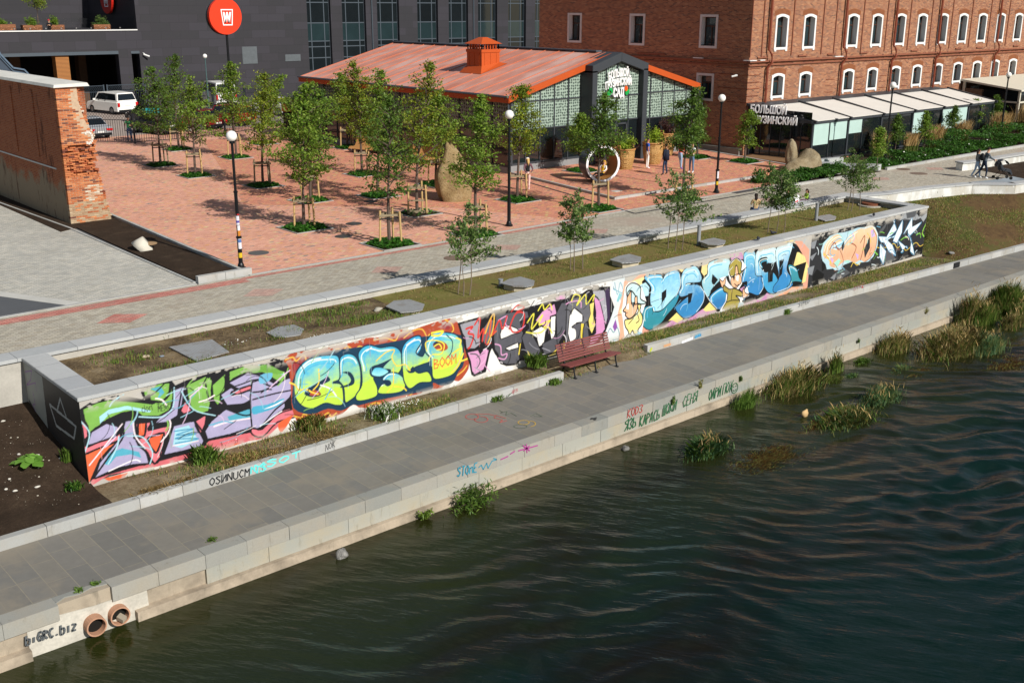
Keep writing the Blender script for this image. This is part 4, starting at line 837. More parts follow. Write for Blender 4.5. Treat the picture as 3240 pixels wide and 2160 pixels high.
# painted front: a fine grid carrying the paint
t = NT('spray_paint'); va = t.n('VertexColor'); va.layer_name = 'paint'; p = t.pos(); n3 = t.noise(p, 35, 3); n4 = t.noise(p, 3, 5)
v = t.n('VectorMath', operation='SCALE'); t.l(va.outputs[0], v.inputs[0]); t.l(t.math('MULTIPLY_ADD', n4, .22, .89), v.inputs['Scale'])
m_paint = t.fin(v.outputs[0], .55, t.bump(n3, .25, .004), spec=.35)
def painted(name, X, Z, img, Yw, par, label, side=None):
    nx, nz = len(X), len(Z); V = np.zeros((nz, nx, 3), np.float32)
    if side is None: V[..., 0] = X[None]; V[..., 1] = Yw; V[..., 2] = Z[:, None]
    else: V[..., 0] = Yw; V[..., 1] = X[None]; V[..., 2] = Z[:, None]
    i = np.arange(nz-1)[:, None]*nx+np.arange(nx-1)[None]; F = np.stack([i, i+1, i+nx+1, i+nx], -1).reshape(-1, 4).astype(np.int32)
    if side: F = F[:, ::-1]
    me = bpy.data.meshes.new(name); me.vertices.add(nx*nz); me.vertices.foreach_set('co', V.ravel()); me.loops.add(F.size); me.loops.foreach_set('vertex_index', F.ravel())
    me.polygons.add(len(F)); me.polygons.foreach_set('loop_start', np.arange(0, F.size, 4, dtype=np.int32)); me.update(calc_edges=True)
    ca = me.color_attributes.new('paint', 'FLOAT_COLOR', 'POINT'); ca.data.foreach_set('color', np.concatenate([img.reshape(-1, 3), np.ones((nx*nz, 1))], 1).astype(np.float32).ravel())
    me.materials.append(m_paint); o = bpy.data.objects.new(name, me); ROOTC.objects.link(o); sub(par, o)
    if label: o['label'] = label
    return o
Xg, Zg, IM = paint_wall(YF+.035, XL+.04, XR-.04, -2.12, HC-.10, .016)
cuts = [0]+[int((hitY(ox+a/s_, oy+b_/s_, YF+.035)[0]-Xg[0])/.016) for ox, oy, s_, a, b_ in [(800, 950, 2.6133, 320, 780), (1400, 850, 2.94, 200, 700), (1400, 850, 2.94, 1600, 500), (1900, 700, 3.36, 2225, 450)]]+[len(Xg)-1]
for k, lb in enumerate(['lilac and green wild lettering outlined in black', 'lime and blue bubble letters on rust red', 'grey and pink block letters with red and yellow tags', 'blue letters with two cartoon figures in caps', 'peach bubble letters and white spikes on charcoal']):
    a, c = cuts[k], cuts[k+1]+1; painted('mural', Xg[a:c], Zg, IM[:, a:c], YF+.035, pw, lb)
# end wall: charcoal ground, grey square, outlined paper boat
ny, nzz = 190, 120; Yg = np.linspace(YF+.05, YB, ny); Ze = np.linspace(-2.05, HC-.10, nzz); im = np.zeros((nzz, ny, 3)); im[:] = hexlin('#2a2b2e')
def endp(x, y): q = hitX(x/2.6133, 1050+y/2.6133, XL+.03); return (q[1], q[2])
def pip(P, ys, zs_):
    m = np.zeros((len(zs_), len(ys)), bool)
    for k in range(len(P)):
        (xa, za), (xb, zb) = P[k], P[(k+1) % len(P)]
        if za == zb: continue
        m ^= (((za > zs_) != (zb > zs_))[:, None] & (ys[None] < (xa+(zs_-za)*(xb-xa)/(zb-za))[None].T))
    return m
def pstroke(P, wd, col):
    for a, c in zip(P[:-1], P[1:]):
        a = np.array(a); d = np.array(c)-a; tt = np.clip(((Yg[None]-a[0])*d[0]+(Ze[:, None]-a[1])*d[1])/max(d@d, 1e-9), 0, 1)
        im[np.hypot(Yg[None]-a[0]-tt*d[0], Ze[:, None]-a[1]-tt*d[1]) < wd/2] = col
im[pip([endp(*q) for q in [(150, 215), (345, 370), (395, 795), (330, 720), (240, 560), (200, 430), (185, 300)]], Yg, Ze)] = hexlin('#9aa09c')
pstroke([endp(*q) for q in [(410, 600), (625, 780), (610, 880), (465, 775), (410, 600)]], .07, hexlin('#b9bdbc')); pstroke([endp(*q) for q in [(470, 655), (495, 550), (545, 700)]], .06, hexlin('#b9bdbc'))
pstroke([endp(*q) for q in [(205, 330), (260, 320), (250, 400), (215, 440), (290, 420), (300, 490)]], .03, hexlin('#8d5fa5')); pstroke([endp(*q) for q in [(270, 490), (290, 600), (270, 600), (300, 680), (320, 690)]], .03, hexlin('#8d5fa5'))
painted('mural', Yg, Ze, im, XL+.035, pw, 'charcoal end wall with an outlined paper boat', side=True)
# white wall beside the slope
ww = thing('white_wall', 'low whitewashed concrete wall with grey coping curving above the grass slope', 'wall', (52, 27.3, 0))
b = MB(); cp = MB()
for a, c in zip(WWL[:-1], WWL[1:]):
    a = Vector((a[0], a[1], 0)); c = Vector((c[0], c[1], 0)); d = (c-a).normalized(); s_ = Vector((-d.y, d.x, 0))
    b.slab([a+s_*.04, c+s_*.04, c+s_*.4, a+s_*.4], -1.2, .22); cp.slab([a, c, c+s_*.55, a+s_*.55], .22, .30)
t = NT('whitewash'); p = t.pos(); g = t.ramp(t.noise(p, .9, 7, .65, (1, 1, .5)), [(.42, hx('#d9d9d5')), (.5, hx('#c2c1bb')), (.6, hx('#b9b4a8')), (.62, hx('#dcdcd8'))]); m_wash = t.fin(g, .8, t.bump(t.noise(p, 12, 4), .3, .01))
sub(ww, b.build('wall_body', m_wash)); sub(ww, cp.build('coping', m_coping))
b = MB(); sw = thing('second_white_wall', 'white planter wall with grey coping behind the pushchair', 'wall', (64, 29.6, 0))
b.slab([(62.5, 29.9), (90, 28.3), (90, 28.7), (62.7, 30.3)], -.1, .42); b.slab([(62.5, 29.9), (62.7, 30.3), (61.6, 30.6), (61.4, 30.1)], -.1, .4); sub(sw, b.build('wall_body', m_wash)); b = MB(); b.slab([(61.35, 30.05), (62.5, 29.82), (90, 28.2), (90, 28.8), (62.7, 30.4), (61.6, 30.7)], .42, .5); sub(sw, b.build('coping', m_coping))
sheet('far_soil', [(61, 26), (90, 25.2), (90, 28.25), (62.6, 29.85)], .02, m_soil_dark)
# ------------------------------------------------------------------ water
t = NT('river_water'); p = t.pos(); sp = t.n('SeparateXYZ'); t.l(p, sp.inputs[0])
shal = t.ramp(t.math('ADD', t.math('MULTIPLY_ADD', sp.outputs[1], .125, -1.48), t.math('MULTIPLY', t.noise(p, .35, 5), .35)), [(.25, (0, 0, 0)), (1.0, (1, 1, 1))])
deep = t.mix(shal, hx('#0a1f1a', .9), hx('#272b10', .95))
deep = t.mix(t.ramp(t.noise(p, .22, 5, .6, (.5, 1, 1)), [(.50, (0, 0, 0)), (.68, (.8, .8, .8))]), deep, hx('#1d150a', .8))
mr = t.n('Mapping'); mr.inputs['Rotation'].default_value = (0, 0, R_(58)); t.l(p, mr.inputs[0]); rip = t.noise(mr.outputs[0], 1.0, 3, .5, (1.3, 4.6, 1)); rip2 = t.noise(mr.outputs[0], 1.0, 4, .6, (4, 13, 1))
big = t.n('TexNoise'); mp = t.n('Mapping'); mp.inputs['Rotation'].default_value = (0, 0, R_(36)); mp.inputs['Scale'].default_value = (.34, 1.0, 1); t.l(p, mp.inputs[0]); big.inputs['Scale'].default_value = 1; big.inputs['Detail'].default_value = 1.0; big.inputs['Roughness'].default_value = .4; big.inputs['Distortion'].default_value = .7; t.l(mp.outputs[0], big.inputs['Vector'])
calm = t.ramp(t.math('ADD', t.math('MULTIPLY_ADD', sp.outputs[1], -.075, .95), t.math('MULTIPLY', sp.outputs[0], .022)), [(.3, (.10, .10, .10)), (1, (1, 1, 1))])
h = t.math('ADD', t.math('MULTIPLY', big.outputs[0], t.math('MULTIPLY', calm, .12)), t.math('ADD', t.math('MULTIPLY', rip, .05), t.math('MULTIPLY', rip2, .014)))
m_water = t.fin(deep, .04, t.bump(h, 1.0, .50), spec=.5); t.b.inputs['IOR'].default_value = 1.33
gx = np.arange(-6, 92, .10); gy = np.arange(1.0, 19.95, .075); GX, GY = np.meshgrid(gx, gy); rw_ = np.random.RandomState(17); Hw = np.zeros_like(GX)
wx_ = GX+.55*np.sin(GY*.55+.3*GX)+.3*np.sin(GX*.9-GY*1.3); wy_ = GY+.5*np.sin(GX*.47-.2*GY)+.22*np.sin(GX*1.7+GY*.6)
for i in range(18):
    th = R_(49+rw_.normal(0, 21)); lam = rw_.choice([rw_.uniform(.42, .8), rw_.uniform(.7, 1.5)]); k_ = 2*math.pi/lam; ph = rw_.uniform(0, 6.28); s_ = np.sin((wx_*math.cos(th)+wy_*math.sin(th))*k_+ph); Hw += .0105*lam*(s_+.25*(s_*s_-.5))
gust = .75+.5*np.sin(GX*.23+GY*.31+1)*np.sin(GX*.11-GY*.43); calm_ = np.clip(.10+(GX-9+(19.8-GY)*1.35)/26, .07, 1)*np.clip((19.9-GY)/3.0, .12, 1); Hw *= calm_*gust; Hw *= np.clip((92-GX)/10, 0, 1)*np.clip((GY-1)/1.5, 0, 1)*np.clip((GX+6)/3, 0, 1)
nxw, nyw = len(gx), len(gy); Vw = np.stack([GX, GY, ZW+Hw], -1).reshape(-1, 3); ii = np.arange(nyw-1)[:, None]*nxw+np.arange(nxw-1)[None]; Fw = np.stack([ii, ii+1, ii+nxw+1, ii+nxw], -1).reshape(-1, 4)
o4 = len(Vw); Vw = np.concatenate([Vw, [(-60, -60, ZW), (200, -60, ZW), (200, 1.0, ZW), (-60, 1.0, ZW), (-60, 19.9, ZW), (-6, 19.9, ZW), (-6, 1.0, ZW), (gx[-1], 1.0, ZW), (gx[-1], 19.9, ZW), (200, 19.9, ZW)]]); Fw = np.concatenate([Fw, [(o4, o4+1, o4+2, o4+3), (o4+3, o4+6, o4+5, o4+4), (o4+7, o4+2, o4+9, o4+8)]]).astype(np.int32)
me = bpy.data.meshes.new('water'); me.vertices.add(len(Vw)); me.vertices.foreach_set('co', Vw.astype(np.float32).ravel()); me.loops.add(Fw.size); me.loops.foreach_set('vertex_index', Fw.ravel()); me.polygons.add(len(Fw)); me.polygons.foreach_set('loop_start', np.arange(0, Fw.size, 4, dtype=np.int32)); me.polygons.foreach_set('use_smooth', [True]*len(Fw)); me.update(calc_edges=True); me.materials.append(m_water)
o = bpy.data.objects.new('water', me); ROOTC.objects.link(o); tag(o, kind='structure')
# ------------------------------------------------------------------ buildings
sed_fix = None
m_white = M('#e6e6e4', .6, .06, 3, .1); m_glass = None
def glassmat(name, col, rough=.04, spec=.9):
    t = NT(name); p = t.pos(); n = t.noise(p, .35, 3); c = t.mix(n, hx(col, .5), hx(col, 1.3)); return t.fin(c, rough, t.bump(t.noise(p, .6, 2), .03, .05), spec=spec)
m_glass = glassmat('dark_glass', '#1b2124'); m_glass2 = glassmat('teal_glass', '#27373a'); m_anth = M('#3d4146', .5, .08, 3, .05); m_frame = M('#4d565e', .5, .08, 3, .05); m_brown = M('#4a2f22', .6, .1, 5, .1)
m_brick = tiles('red_brick', .26, .077, 'uz', [(0, hx('#8f5538')), (.2, hx('#99603f')), (.4, hx('#844d34')), (.6, hx('#a26a47')), (.8, hx('#76432f')), (.93, hx('#603a2e')), (.97, hx('#ad7a58'))], hx('#9c8470'), .02, .5, .16, .3, .88, .4)
m_brick_old = tiles('old_brick', .26, .078, 'uz', [(0, hx('#9c5236')), (.2, hx('#a65c3d')), (.4, hx('#86452f')), (.6, hx('#ae6746')), (.8, hx('#6f4035')), (.92, hx('#5c3a33'))], hx('#a39080'), .026, .5, .3, .5, .9, .9, grime=(hx('#8a7f6c'), .35, .56))
m_clad = tiles('grey_cladding', 1.85, .75, 'uz', [(0, hx('#333136')), (.3, hx('#36343a')), (.6, hx('#302f33')), (1, hx('#353338'))], hx('#262529'), .022, .5, .07, .15, .7, .1)
def wall_holes(b, axis, c, u0, u1, z0, z1, holes, depth, m=0, mr=1):
    """wall face on plane axis=c with rectangular openings and their reveals; depth is the signed recess"""
    us = sorted(set([u0, u1]+[h[0] for h in holes]+[h[1] for h in holes])); zs_ = sorted(set([z0, z1]+[h[2] for h in holes]+[h[3] for h in holes]))
    P = (lambda u, z, d=0: (u, c+d, z)) if axis == 'y' else (lambda u, z, d=0: (c+d, u, z))
    for a, a2 in zip(us[:-1], us[1:]):
        for q, q2 in zip(zs_[:-1], zs_[1:]):
            mu, mz = (a+a2)/2, (q+q2)/2
            if any(h[0] < mu < h[1] and h[2] < mz < h[3] for h in holes): continue
            b.poly([P(a, q), P(a2, q), P(a2, q2), P(a, q2)], m)
    for h in holes:
        a, a2, q, q2 = h[:4]
        for s, e in (((a, q), (a, q2)), ((a, q2), (a2, q2)), ((a2, q2), (a2, q)), ((a2, q), (a, q))): b.poly([P(*s), P(*e), P(*e, depth), P(*s, depth)], mr)
# ---- brick mill
mill = thing('brick_building', 'long red brick mill building with rows of white framed arched windows', 'building', (57, 42.6, 0))
wx = [(59.50, 60.88), (62.58, 63.96), (67.76, 69.12), (70.83, 72.2), (73.97, 75.34), (77.04, 78.4), (80.16, 81.52), (83.24, 84.64), (86.38, 87.8), (89.5, 90.92), (92.7, 94.1), (95.8, 97.2), (98.9, 100.3)]
T = .15; holes = []
for a, c in wx: holes.append((a+T, c-T, 6.5+T, 8.55)); holes.append((a+T, c-T, 3.46+T, 4.88))
b = MB(); wall_holes(b, 'y', 42.6, 57, 130, -.2, 14, holes, .5)
sidew = [(45.2, 46.65, 6.56, 8.65), (51.44, 52.86, 6.56, 8.65), (57.56, 59.0, 6.58, 8.65), (45.27, 46.7, 3.24, 4.98)]
wall_holes(b, 'x', 57, 42.6, 62.1, -.2, 14, [(h[0]+T, h[1]-T, h[2]+T, h[3]-T) for h in sidew], .5)
b.poly([(57, 62.1, -.2), (57, 62.1, 14), (75, 62.1, 14), (75, 62.1, -.2)]); b.poly([(57, 42.6, 14), (130, 42.6, 14), (130, 62.1, 14), (57, 62.1, 14)])
sub(mill, b.build('wall', [m_brick, m_white]))
pl = MB()
for xx in (57.35, 58.5, 61.7, 65.1, 66.6, 69.95, 73.05, 76.2, 79.3, 82.4, 85.5, 88.6, 91.8): pl.box(xx-.32 if xx > 58 else 57.0, xx-.24 if xx > 58 else 57.06, 42.54, 42.6, 6.1, 14); 
for k in range(9):
    z = 3.3+k*.42 if k < 6 else 0
    if z: pl.box(56.95, 58.2, 42.55, 42.62, z, z+.035); pl.box(56.96, 57.02, 42.6, 44.9, z, z+.035)
for xx in (66.2, 69.9, 73.0, 76.1, 79.2, 82.4, 85.5, 88.6, 91.8):
    for k in range(4): pl.box(xx-.45, xx+.45, 42.56, 42.6, 3.55+k*.42, 3.58+k*.42)
pl.box(56.93, 130, 42.47, 42.6, 5.55, 5.63); pl.box(56.93, 57, 42.6, 62.1, 5.55, 5.63); pl.box(56.9, 130, 42.42, 42.6, 5.78, 5.86)
for xx in (57.8, 62.2, 65.6, 69.6, 76.5, 83.2, 86.6, 93): pl.box(xx, xx+1.0, 42.5, 42.6, 6.02, 6.09)
pl.box(56.85, 57, 42.6, 62.1, 5.78, 5.88); pl.box(56.94, 57, 49.5, 52, 6.0, 6.1)
sub(mill, pl.build('brick_moulding', M('#8a5540', .8, .25, 3, .3)))
b = MB(); b.box(56.82, 57.02, 42.36, 42.9, 5.88, 5.93); b.box(57.0, 57.5, 42.36, 42.6, 5.88, 5.93); b.box(56.86, 57.0, 46.2, 47.0, 5.9, 5.95); b.box(57.9, 58.4, 42.38, 42.6, 5.88, 5.93); b.box(66.3, 67.3, 42.38, 42.6, 5.88, 5.92)
sub(mill, b.build('ledge_cap', m_white))
m_pipe = M('#86442f', .5, .15, 3, .05)
for xx in (58.78, 67.27, 73.75, 80.1, 89.7, 98.5):
    b = MB(); b.tube([(xx, 42.42, 14), (xx, 42.42, 6.5), (xx+.14, 42.28, 6.25), (xx+.14, 42.22, 5.75), (xx-.02, 42.42, 5.4), (xx-.02, 42.42, 2.9)], .085, 8)
    for z in (9, 7.4, 5.1, 4.1): b.tube([(xx, 42.42, z), (xx, 42.42, z+.05)], .11, 8)
    sub(mill, b.build('downpipe', m_pipe, smooth=False))
def arch_window(a, c, z0, z1, arched=True, axis='y', pc=42.6):
    # trim ring proud of the wall, frame and pane in the recess
    P = (lambda u, z, d: (u, pc+d, z)) if axis == 'y' else (lambda u, z, d: (pc+d, u, z))
    mid, hw = (a+c)/2, (c-a)/2; rise = .13 if arched else 0; n = 8 if arched else 1
    outer = [(a, z0), (a, z1-rise)]+[(mid+hw*(-1+2*k/n), z1-rise+rise*math.sin(math.pi*k/n)) for k in range(1, n)]+[(c, z1-rise), (c, z0)]
    inner = [(a+T, z0+T), (a+T, z1-rise-T)]+[(mid+(hw-T)*(-1+2*k/n), z1-rise-T+rise*math.sin(math.pi*k/n)) for k in range(1, n)]+[(c-T, z1-rise-T), (c-T, z0+T)]
    b = MB(); N = len(outer)
    if arched: outer[0] = (a-.03, z0); outer[-1] = (c+.03, z0)
    for k in range(N):
        l = (k+1) % N
        b.prism([P(*outer[k], 0), P(*outer[l], 0), P(*inner[l], 0), P(*inner[k], 0)], P(0, 0, -.05) if 0 else ((0, -.05, 0) if axis == 'y' else (-.05, 0, 0)))
    if arched:
        b.box(a, a+.2, 42.53, 42.6, z0-.1, z0-.003); b.box(c-.2, c, 42.53, 42.6, z0-.1, z0-.003)
    tr = sub(mill, b.build('window', m_white if axis == 'y' else M('#d4d0cc', .7)))
    f = MB(); g = .38; e = .07
    def fb(u0, u1, q0, q1, d=.06):
        if axis == 'y': f.box(u0, u1, pc+g-d, pc+g, q0, q1)
        else: f.box(pc+g-d, pc+g, u0, u1, q0, q1)
    A, Cc, Z0, Z1 = a+T, c-T, z0+T, z1-T
    fb(A, A+e, Z0, Z1); fb(Cc-e, Cc, Z0, Z1); fb(A+e, Cc-e, Z0, Z0+e); fb(A+e, Cc-e, Z1-e, Z1); zz = Z0+(Z1-Z0)*.66; fb(A+e, Cc-e, zz, zz+e); fb((A+Cc)/2-.03, (A+Cc)/2+.03, Z0+e, zz)
    o = f.build('frame', m_brown); o.parent = tr
    p = MB()
    if axis == 'y': p.box(A+e, Cc-e, pc+g-.02, pc+g-.01, Z0+e, Z1-e)
    else: p.box(pc+g-.02, pc+g-.01, A+e, Cc-e, Z0+e, Z1-e)
    o = p.build('pane', m_glass2); o.parent = tr
    s = MB()
    if axis == 'y': s.box(A, Cc, pc+.0, pc+g-.062, Z0, Z0+.05)
    else: s.box(pc, pc+g-.062, A, Cc, Z0, Z0+.05)
    o = s.build('sill', m_dark); o.parent = tr
    if arched:
        s = MB()
        for k in range(13):
            t0 = math.pi*k/13; u = mid+(hw+.1)*(-1+2*k/12.); zb = z1-rise+rise*math.sin(math.pi*k/12)+.03
            s.box(u-.045, u+.045, 42.575, 42.6, zb, zb+.3)
        o = s.build('brick_arch', M('#99603f', .85, .3, 9, .3)); o.parent = tr
for a, c in wx: arch_window(a, c, 6.5, 8.70); arch_window(a, c, 3.46, 5.03)
for h in sidew: arch_window(h[0], h[1], h[2], h[3], False, 'x', 57.0)
b = MB(); b.box(56.7, 57, 42.7, 47.5, -.1, .42); sub(mill, b.build('plinth', M('#7f7d77', .85, .25, 3, .3)))
# ---- glass veranda along the mill
ver = thing('glass_veranda', 'dark framed glass veranda with white fabric roof panels against the brick building', 'veranda', (58, 38, 0)); ver['kind'] = 'thing'
VX0, VX1, VY, VZ = 57.5, 81.4, 37.95, 2.44; bx_ = [57.6, 61.5, 65.42, 69.4, 73.33, 77.2, 81.05]
b = MB(); b.box(VX0, VX1, VY-.06, VY+.1, VZ-.14, VZ+.06); b.box(VX0-.3, 80.9, 41.6, 42.45, 3.12, 3.2)
for z in (.12,): b.box(VX0, VX1, VY-.02, VY+.06, z-.05, z+.05)
for x in bx_: b.box(x-.07, x+.07, VY-.05, VY+.08, 0, VZ-.14); b.bar((x, VY-.25, VZ+.0), (x, 41.75, 3.22), .14, .16)
for x in (59.4, 63.2, 67.3, 71.2, 75.2, 79.1): b.box(x-.02, x+.02, VY-.03, VY+.03, .1, VZ-.14)
b.box(VX0-.04, VX0+.06, VY, 42.5, VZ-.1, VZ+.02); b.bar((VX0, VY, VZ), (VX0, 42.4, 3.1), .1, .12); b.box(VX0-.03, VX0+.05, VY, 42.5, .05, .15); b.box(57.2, 57.6, 42.3, 42.5, 0, 3.2); b.prism([(57.02, 42.58, 3.14), (57.02, 42.58, 3.28), (80.8, 42.58, 3.28), (80.8, 42.58, 3.14)], (0, -1.0, -.14))
for k in range(5): b.box(VX0-.02, VX0+.03, VY+.75*(k+1)-.015, VY+.75*(k+1)+.015, .1, VZ)
sub(ver, b.build('frame', m_anth))
b = MB(); b.box(VX0+.1, VX1, VY+.03, VY+.04, .1, VZ-.1); b.box(VX0+.02, VX0+.03, VY+.05, 42.5, .1, 3.0); sub(ver, b.build('glass_panel', m_glass))
m_fab = M('#dcd8d0', .8, .08, 1.2, .1)
for x0, x1 in zip(bx_[:-1], bx_[1:]):
    b = MB(); b.prism([(x0+.09, VY-.1, VZ+.06), (x1-.09, VY-.1, VZ+.06), (x1-.09, 41.6, 3.16), (x0+.09, 41.6, 3.16)], (0, 0, -.03)); sub(ver, b.build('roof_panel', m_fab))
m_blind = M('#b5cfc8', .8, .12, 1.5, .1)
for x0, x1, zb in ((57.75, 59.35, 1.0), (59.5, 61.35, 1.2), (61.65, 63.1, 1.45), (69.5, 71.1, .9), (73.45, 75.1, .9), (75.3, 77.0, .85)):
    b = MB(); b.box(x0, x1, VY-.01, VY+.01, zb, VZ-.15); sub(ver, b.build('roller_blind', m_blind))
b = MB(); b.box(57.3, 57.46, 37.9, 42.5, -.1, .12); b.box(55.9, 57.3, 37.3, 42.0, .0, .1, 0); sub(ver, b.build('step', M('#8a6a4c', .7, .2, 3)))
# second, cream pavilion
v2 = thing('cream_pavilion', 'cream framed glass pavilion at the far right against the brick building', 'pavilion', (87, 38, 0)); v2['kind'] = 'thing'
m_cream = M('#d6d0be', .7, .08, 3)
b = MB(); b.prism([(84.6, 42.5, 3.55), (84.6, 37.6, 3.0), (84.6, 37.6, 3.12), (84.6, 42.5, 3.7)], (25, 0, 0)); b.box(84.8, 84.95, 37.75, 37.9, 0, 3.0); b.box(84.8, 84.95, 42.2, 42.4, 0, 3.5)
for x in (87.2, 89.8, 92.4, 95): b.box(x-.06, x+.06, 37.75, 37.87, 0, 3.0)
b.box(84.9, 109, 37.75, 37.87, 2.1, 2.22); b.box(84.8, 84.92, 37.8, 42.4, 2.1, 2.22); b.box(84.8, 84.92, 37.8, 42.4, .1, .3); sub(v2, b.build('frame', m_cream))
b = MB(); b.box(84.85, 84.87, 37.9, 42.3, .3, 3.0); b.box(85, 109, 37.8, 37.82, .1, 3.0); sub(v2, b.build('glass_panel', m_glass))
# ---- signs made of letters
def textmesh(name, s, size, mat, ext, loc, rot, par=None, width=None, spacing=1.0, arc=0.0):
    cu = bpy.data.curves.new(name, 'FONT'); cu.body = s; cu.size = size; cu.extrude = ext; cu.align_x = 'CENTER'; cu.offset = size*.028; cu.space_character = spacing; cu.resolution_u = 2
    o = bpy.data.objects.new(name, cu); ROOTC.objects.link(o); dg = bpy.context.evaluated_depsgraph_get(); me = bpy.data.meshes.new_from_object(o.evaluated_get(dg)); bpy.data.objects.remove(o); bpy.data.curves.remove(cu)
    n = len(me.vertices); co = np.empty(n*3, np.float32); me.vertices.foreach_get('co', co); co = co.reshape(-1, 3)
    w0 = co[:, 0].max()-co[:, 0].min(); co[:, 0] -= (co[:, 0].max()+co[:, 0].min())/2
    if width: co[:, 0] *= width/w0
    if arc: co[:, 1] += arc*(1-(co[:, 0]/(co[:, 0].max()))**2)
    me.vertices.foreach_set('co', co.ravel()); me.materials.clear(); me.materials.append(mat); me.update()
    q = bpy.data.objects.new(name, me); ROOTC.objects.link(q); q.location = loc; q.rotation_euler = rot
    if par: sub(par, q)
    return q
m_sign = M('#f4f4f4', .4, .02, 3, 0, k=1.0)
# ---- garden house: glazed hall under an orange metal roof
hall = thing('glass_hall', 'glazed hall with an orange sheet metal roof and a grey gabled entrance', 'building', (48, 46, 0)); hall['kind'] = 'thing'
X0, X1, XM, YG, YE, ZE, ZR = 39.8, 56.2, 48.0, 45.75, 68.3, 4.35, 6.5
t = NT('orange_sheet_metal'); p = t.pos(); c = t.ramp(t.noise(p, .45, 5, .6, (.6, 1.4, 1)), [(.36, hx('#bd7862')), (.5, hx('#c68c7a')), (.64, hx('#d2a89b'))]); m_roof = t.fin(c, .5, None, 0, .5)
m_orange = M('#bd5220', .5, .08, 2, .05); m_seam = M('#c8704f', .5, .1, 2, 0)
b = MB(); zr = lambda x: ZE+(ZR-ZE)*(1-abs(x-XM)/(XM-X0))
b.prism([(X0, YG, ZE), (XM, YG, ZR), (XM, YG, ZR-.12), (X0, YG, ZE-.12)], (0, YE-YG, 0)); b.prism([(XM, YG, ZR), (X1, YG, ZE), (X1, YG, ZE-.12), (XM, YG, ZR-.12)], (0, YE-YG, 0)); rf = sub(hall, b.build('roof', m_roof))
b = MB(); y = YG+.55
while y < YE:
    b.bar((X0+.02, y, ZE+.02), (XM-.1, y, ZR+.0), .035, .035); b.bar((X1-.02, y, ZE+.02), (XM+.1, y, ZR), .035, .035); y += 1.28
o = b.build('seam', m_seam); o.parent = rf; o.matrix_parent_inverse = fixp(rf) if 0 else Matrix.Translation((-48, -46, 0)); o.matrix_parent_inverse = Matrix.Identity(4)
b = MB(); b.prism([(X0-.03, YG-.03, ZE+.03), (XM, YG-.03, ZR+.03), (XM, YG-.03, ZR-.33), (X0-.03, YG-.03, ZE-.33)], (0, .05, 0)); b.prism([(XM, YG-.03, ZR+.03), (X1+.03, YG-.03, ZE+.03), (X1+.03, YG-.03, ZE-.33), (XM, YG-.03, ZR-.33)], (0, .05, 0)); b.box(X0-.05, X0, YG, YE, ZE-.36, ZE-.02)
sub(hall, b.build('fascia', m_orange))
b = MB(); b.tube([(X0-.1, YG, ZE-.02), (X0-.1, YE, ZE-.02)], .07, 6); b.tube([(X0-.05, YG+.35, ZE-.1), (X0+.16, YG+.25, ZE-.5), (X0+.16, YG+.25, .2)], .05, 6); b.bar((XM, YG+1.2, ZR+.05), (XM, YE, ZR+.05), .5, .08); sub(hall, b.build('gutter', m_frame))
# glazing
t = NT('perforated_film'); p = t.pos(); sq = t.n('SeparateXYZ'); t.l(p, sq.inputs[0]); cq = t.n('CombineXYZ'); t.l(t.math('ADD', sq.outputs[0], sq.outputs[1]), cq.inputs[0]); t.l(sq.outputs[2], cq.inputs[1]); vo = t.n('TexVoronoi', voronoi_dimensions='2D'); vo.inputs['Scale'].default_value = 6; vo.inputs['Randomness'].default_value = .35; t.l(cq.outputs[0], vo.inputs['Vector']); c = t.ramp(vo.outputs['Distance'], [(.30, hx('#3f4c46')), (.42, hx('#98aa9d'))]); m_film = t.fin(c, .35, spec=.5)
YW_ = 46.1; XW_ = 40.2
f = MB(); fm = MB(); gl = MB()
def zroof(x): return zr(x)-.30
cols = [XW_+.08]+[42.42-1.12, 42.42, 43.54, 44.66, 45.75]
segs = list(zip(cols[:-1], cols[1:]))+[(50.2, 51.79), (51.79, 52.91), (52.91, 54.07), (54.07, 55.24), (55.24, 55.85)]
for a, c in segs:
    for z0, z1 in ((2.46, 3.97), (4.03, 9)):
        if min(zroof(a), zroof(c)) < z0 and max(zroof(a), zroof(c)) < z0: continue
        P = [(a+.03, z0), (c-.03, z0)]+([(c-.03, z1), (a+.03, z1)] if z1 < 5 else [(c-.03, max(z0, zroof(c))), (a+.03, max(z0, zroof(a)))])
        if z1 < 5: P = [(x_, min(z_, max(z0+.01, zroof(x_)))) for x_, z_ in P]
        fm.prism([(x_, YW_, z_) for x_, z_ in P], (0, .03, 0))
    gl.box(a+.03, c-.03, YW_, YW_+.02, .56, 2.4)
    f.box(a-.035, a+.035, YW_-.05, YW_+.06, .5, min(zroof(a)+.0, 9)); 
for x0_, x1_ in ((XW_, 45.8), (50.2, 55.9)):
    f.box(x0_, x1_, YW_-.06, YW_+.05, 2.4, 2.46); f.box(x0_+ (0 if x0_ < 45 else 0), min(x1_, 55.9), YW_-.06, YW_+.05, 3.97, 4.03); f.box(x0_, x1_, YW_-.1, YW_+.06, .46, .58)
f.box(55.8, 55.95, YW_-.06, YW_+.08, .1, 4.2)
y = YW_+.1; k = 0
while y < YE-.4:
    y2 = min(y+1.5, YE-.3); f.box(XW_-.05, XW_+.05, y-.04, y+.04, .4, 4.05)
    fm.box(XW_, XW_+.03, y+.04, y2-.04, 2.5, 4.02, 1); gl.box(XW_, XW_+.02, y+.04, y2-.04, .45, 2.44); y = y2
f.box(XW_-.06, XW_+.05, YW_, YE-.3, 2.42, 2.5); f.box(XW_-.08, XW_+.06, YW_, YE-.3, .36, .46)
f.box(XW_-.06, XW_+.1, YW_-.08, YW_+.08, 0, 4.1)
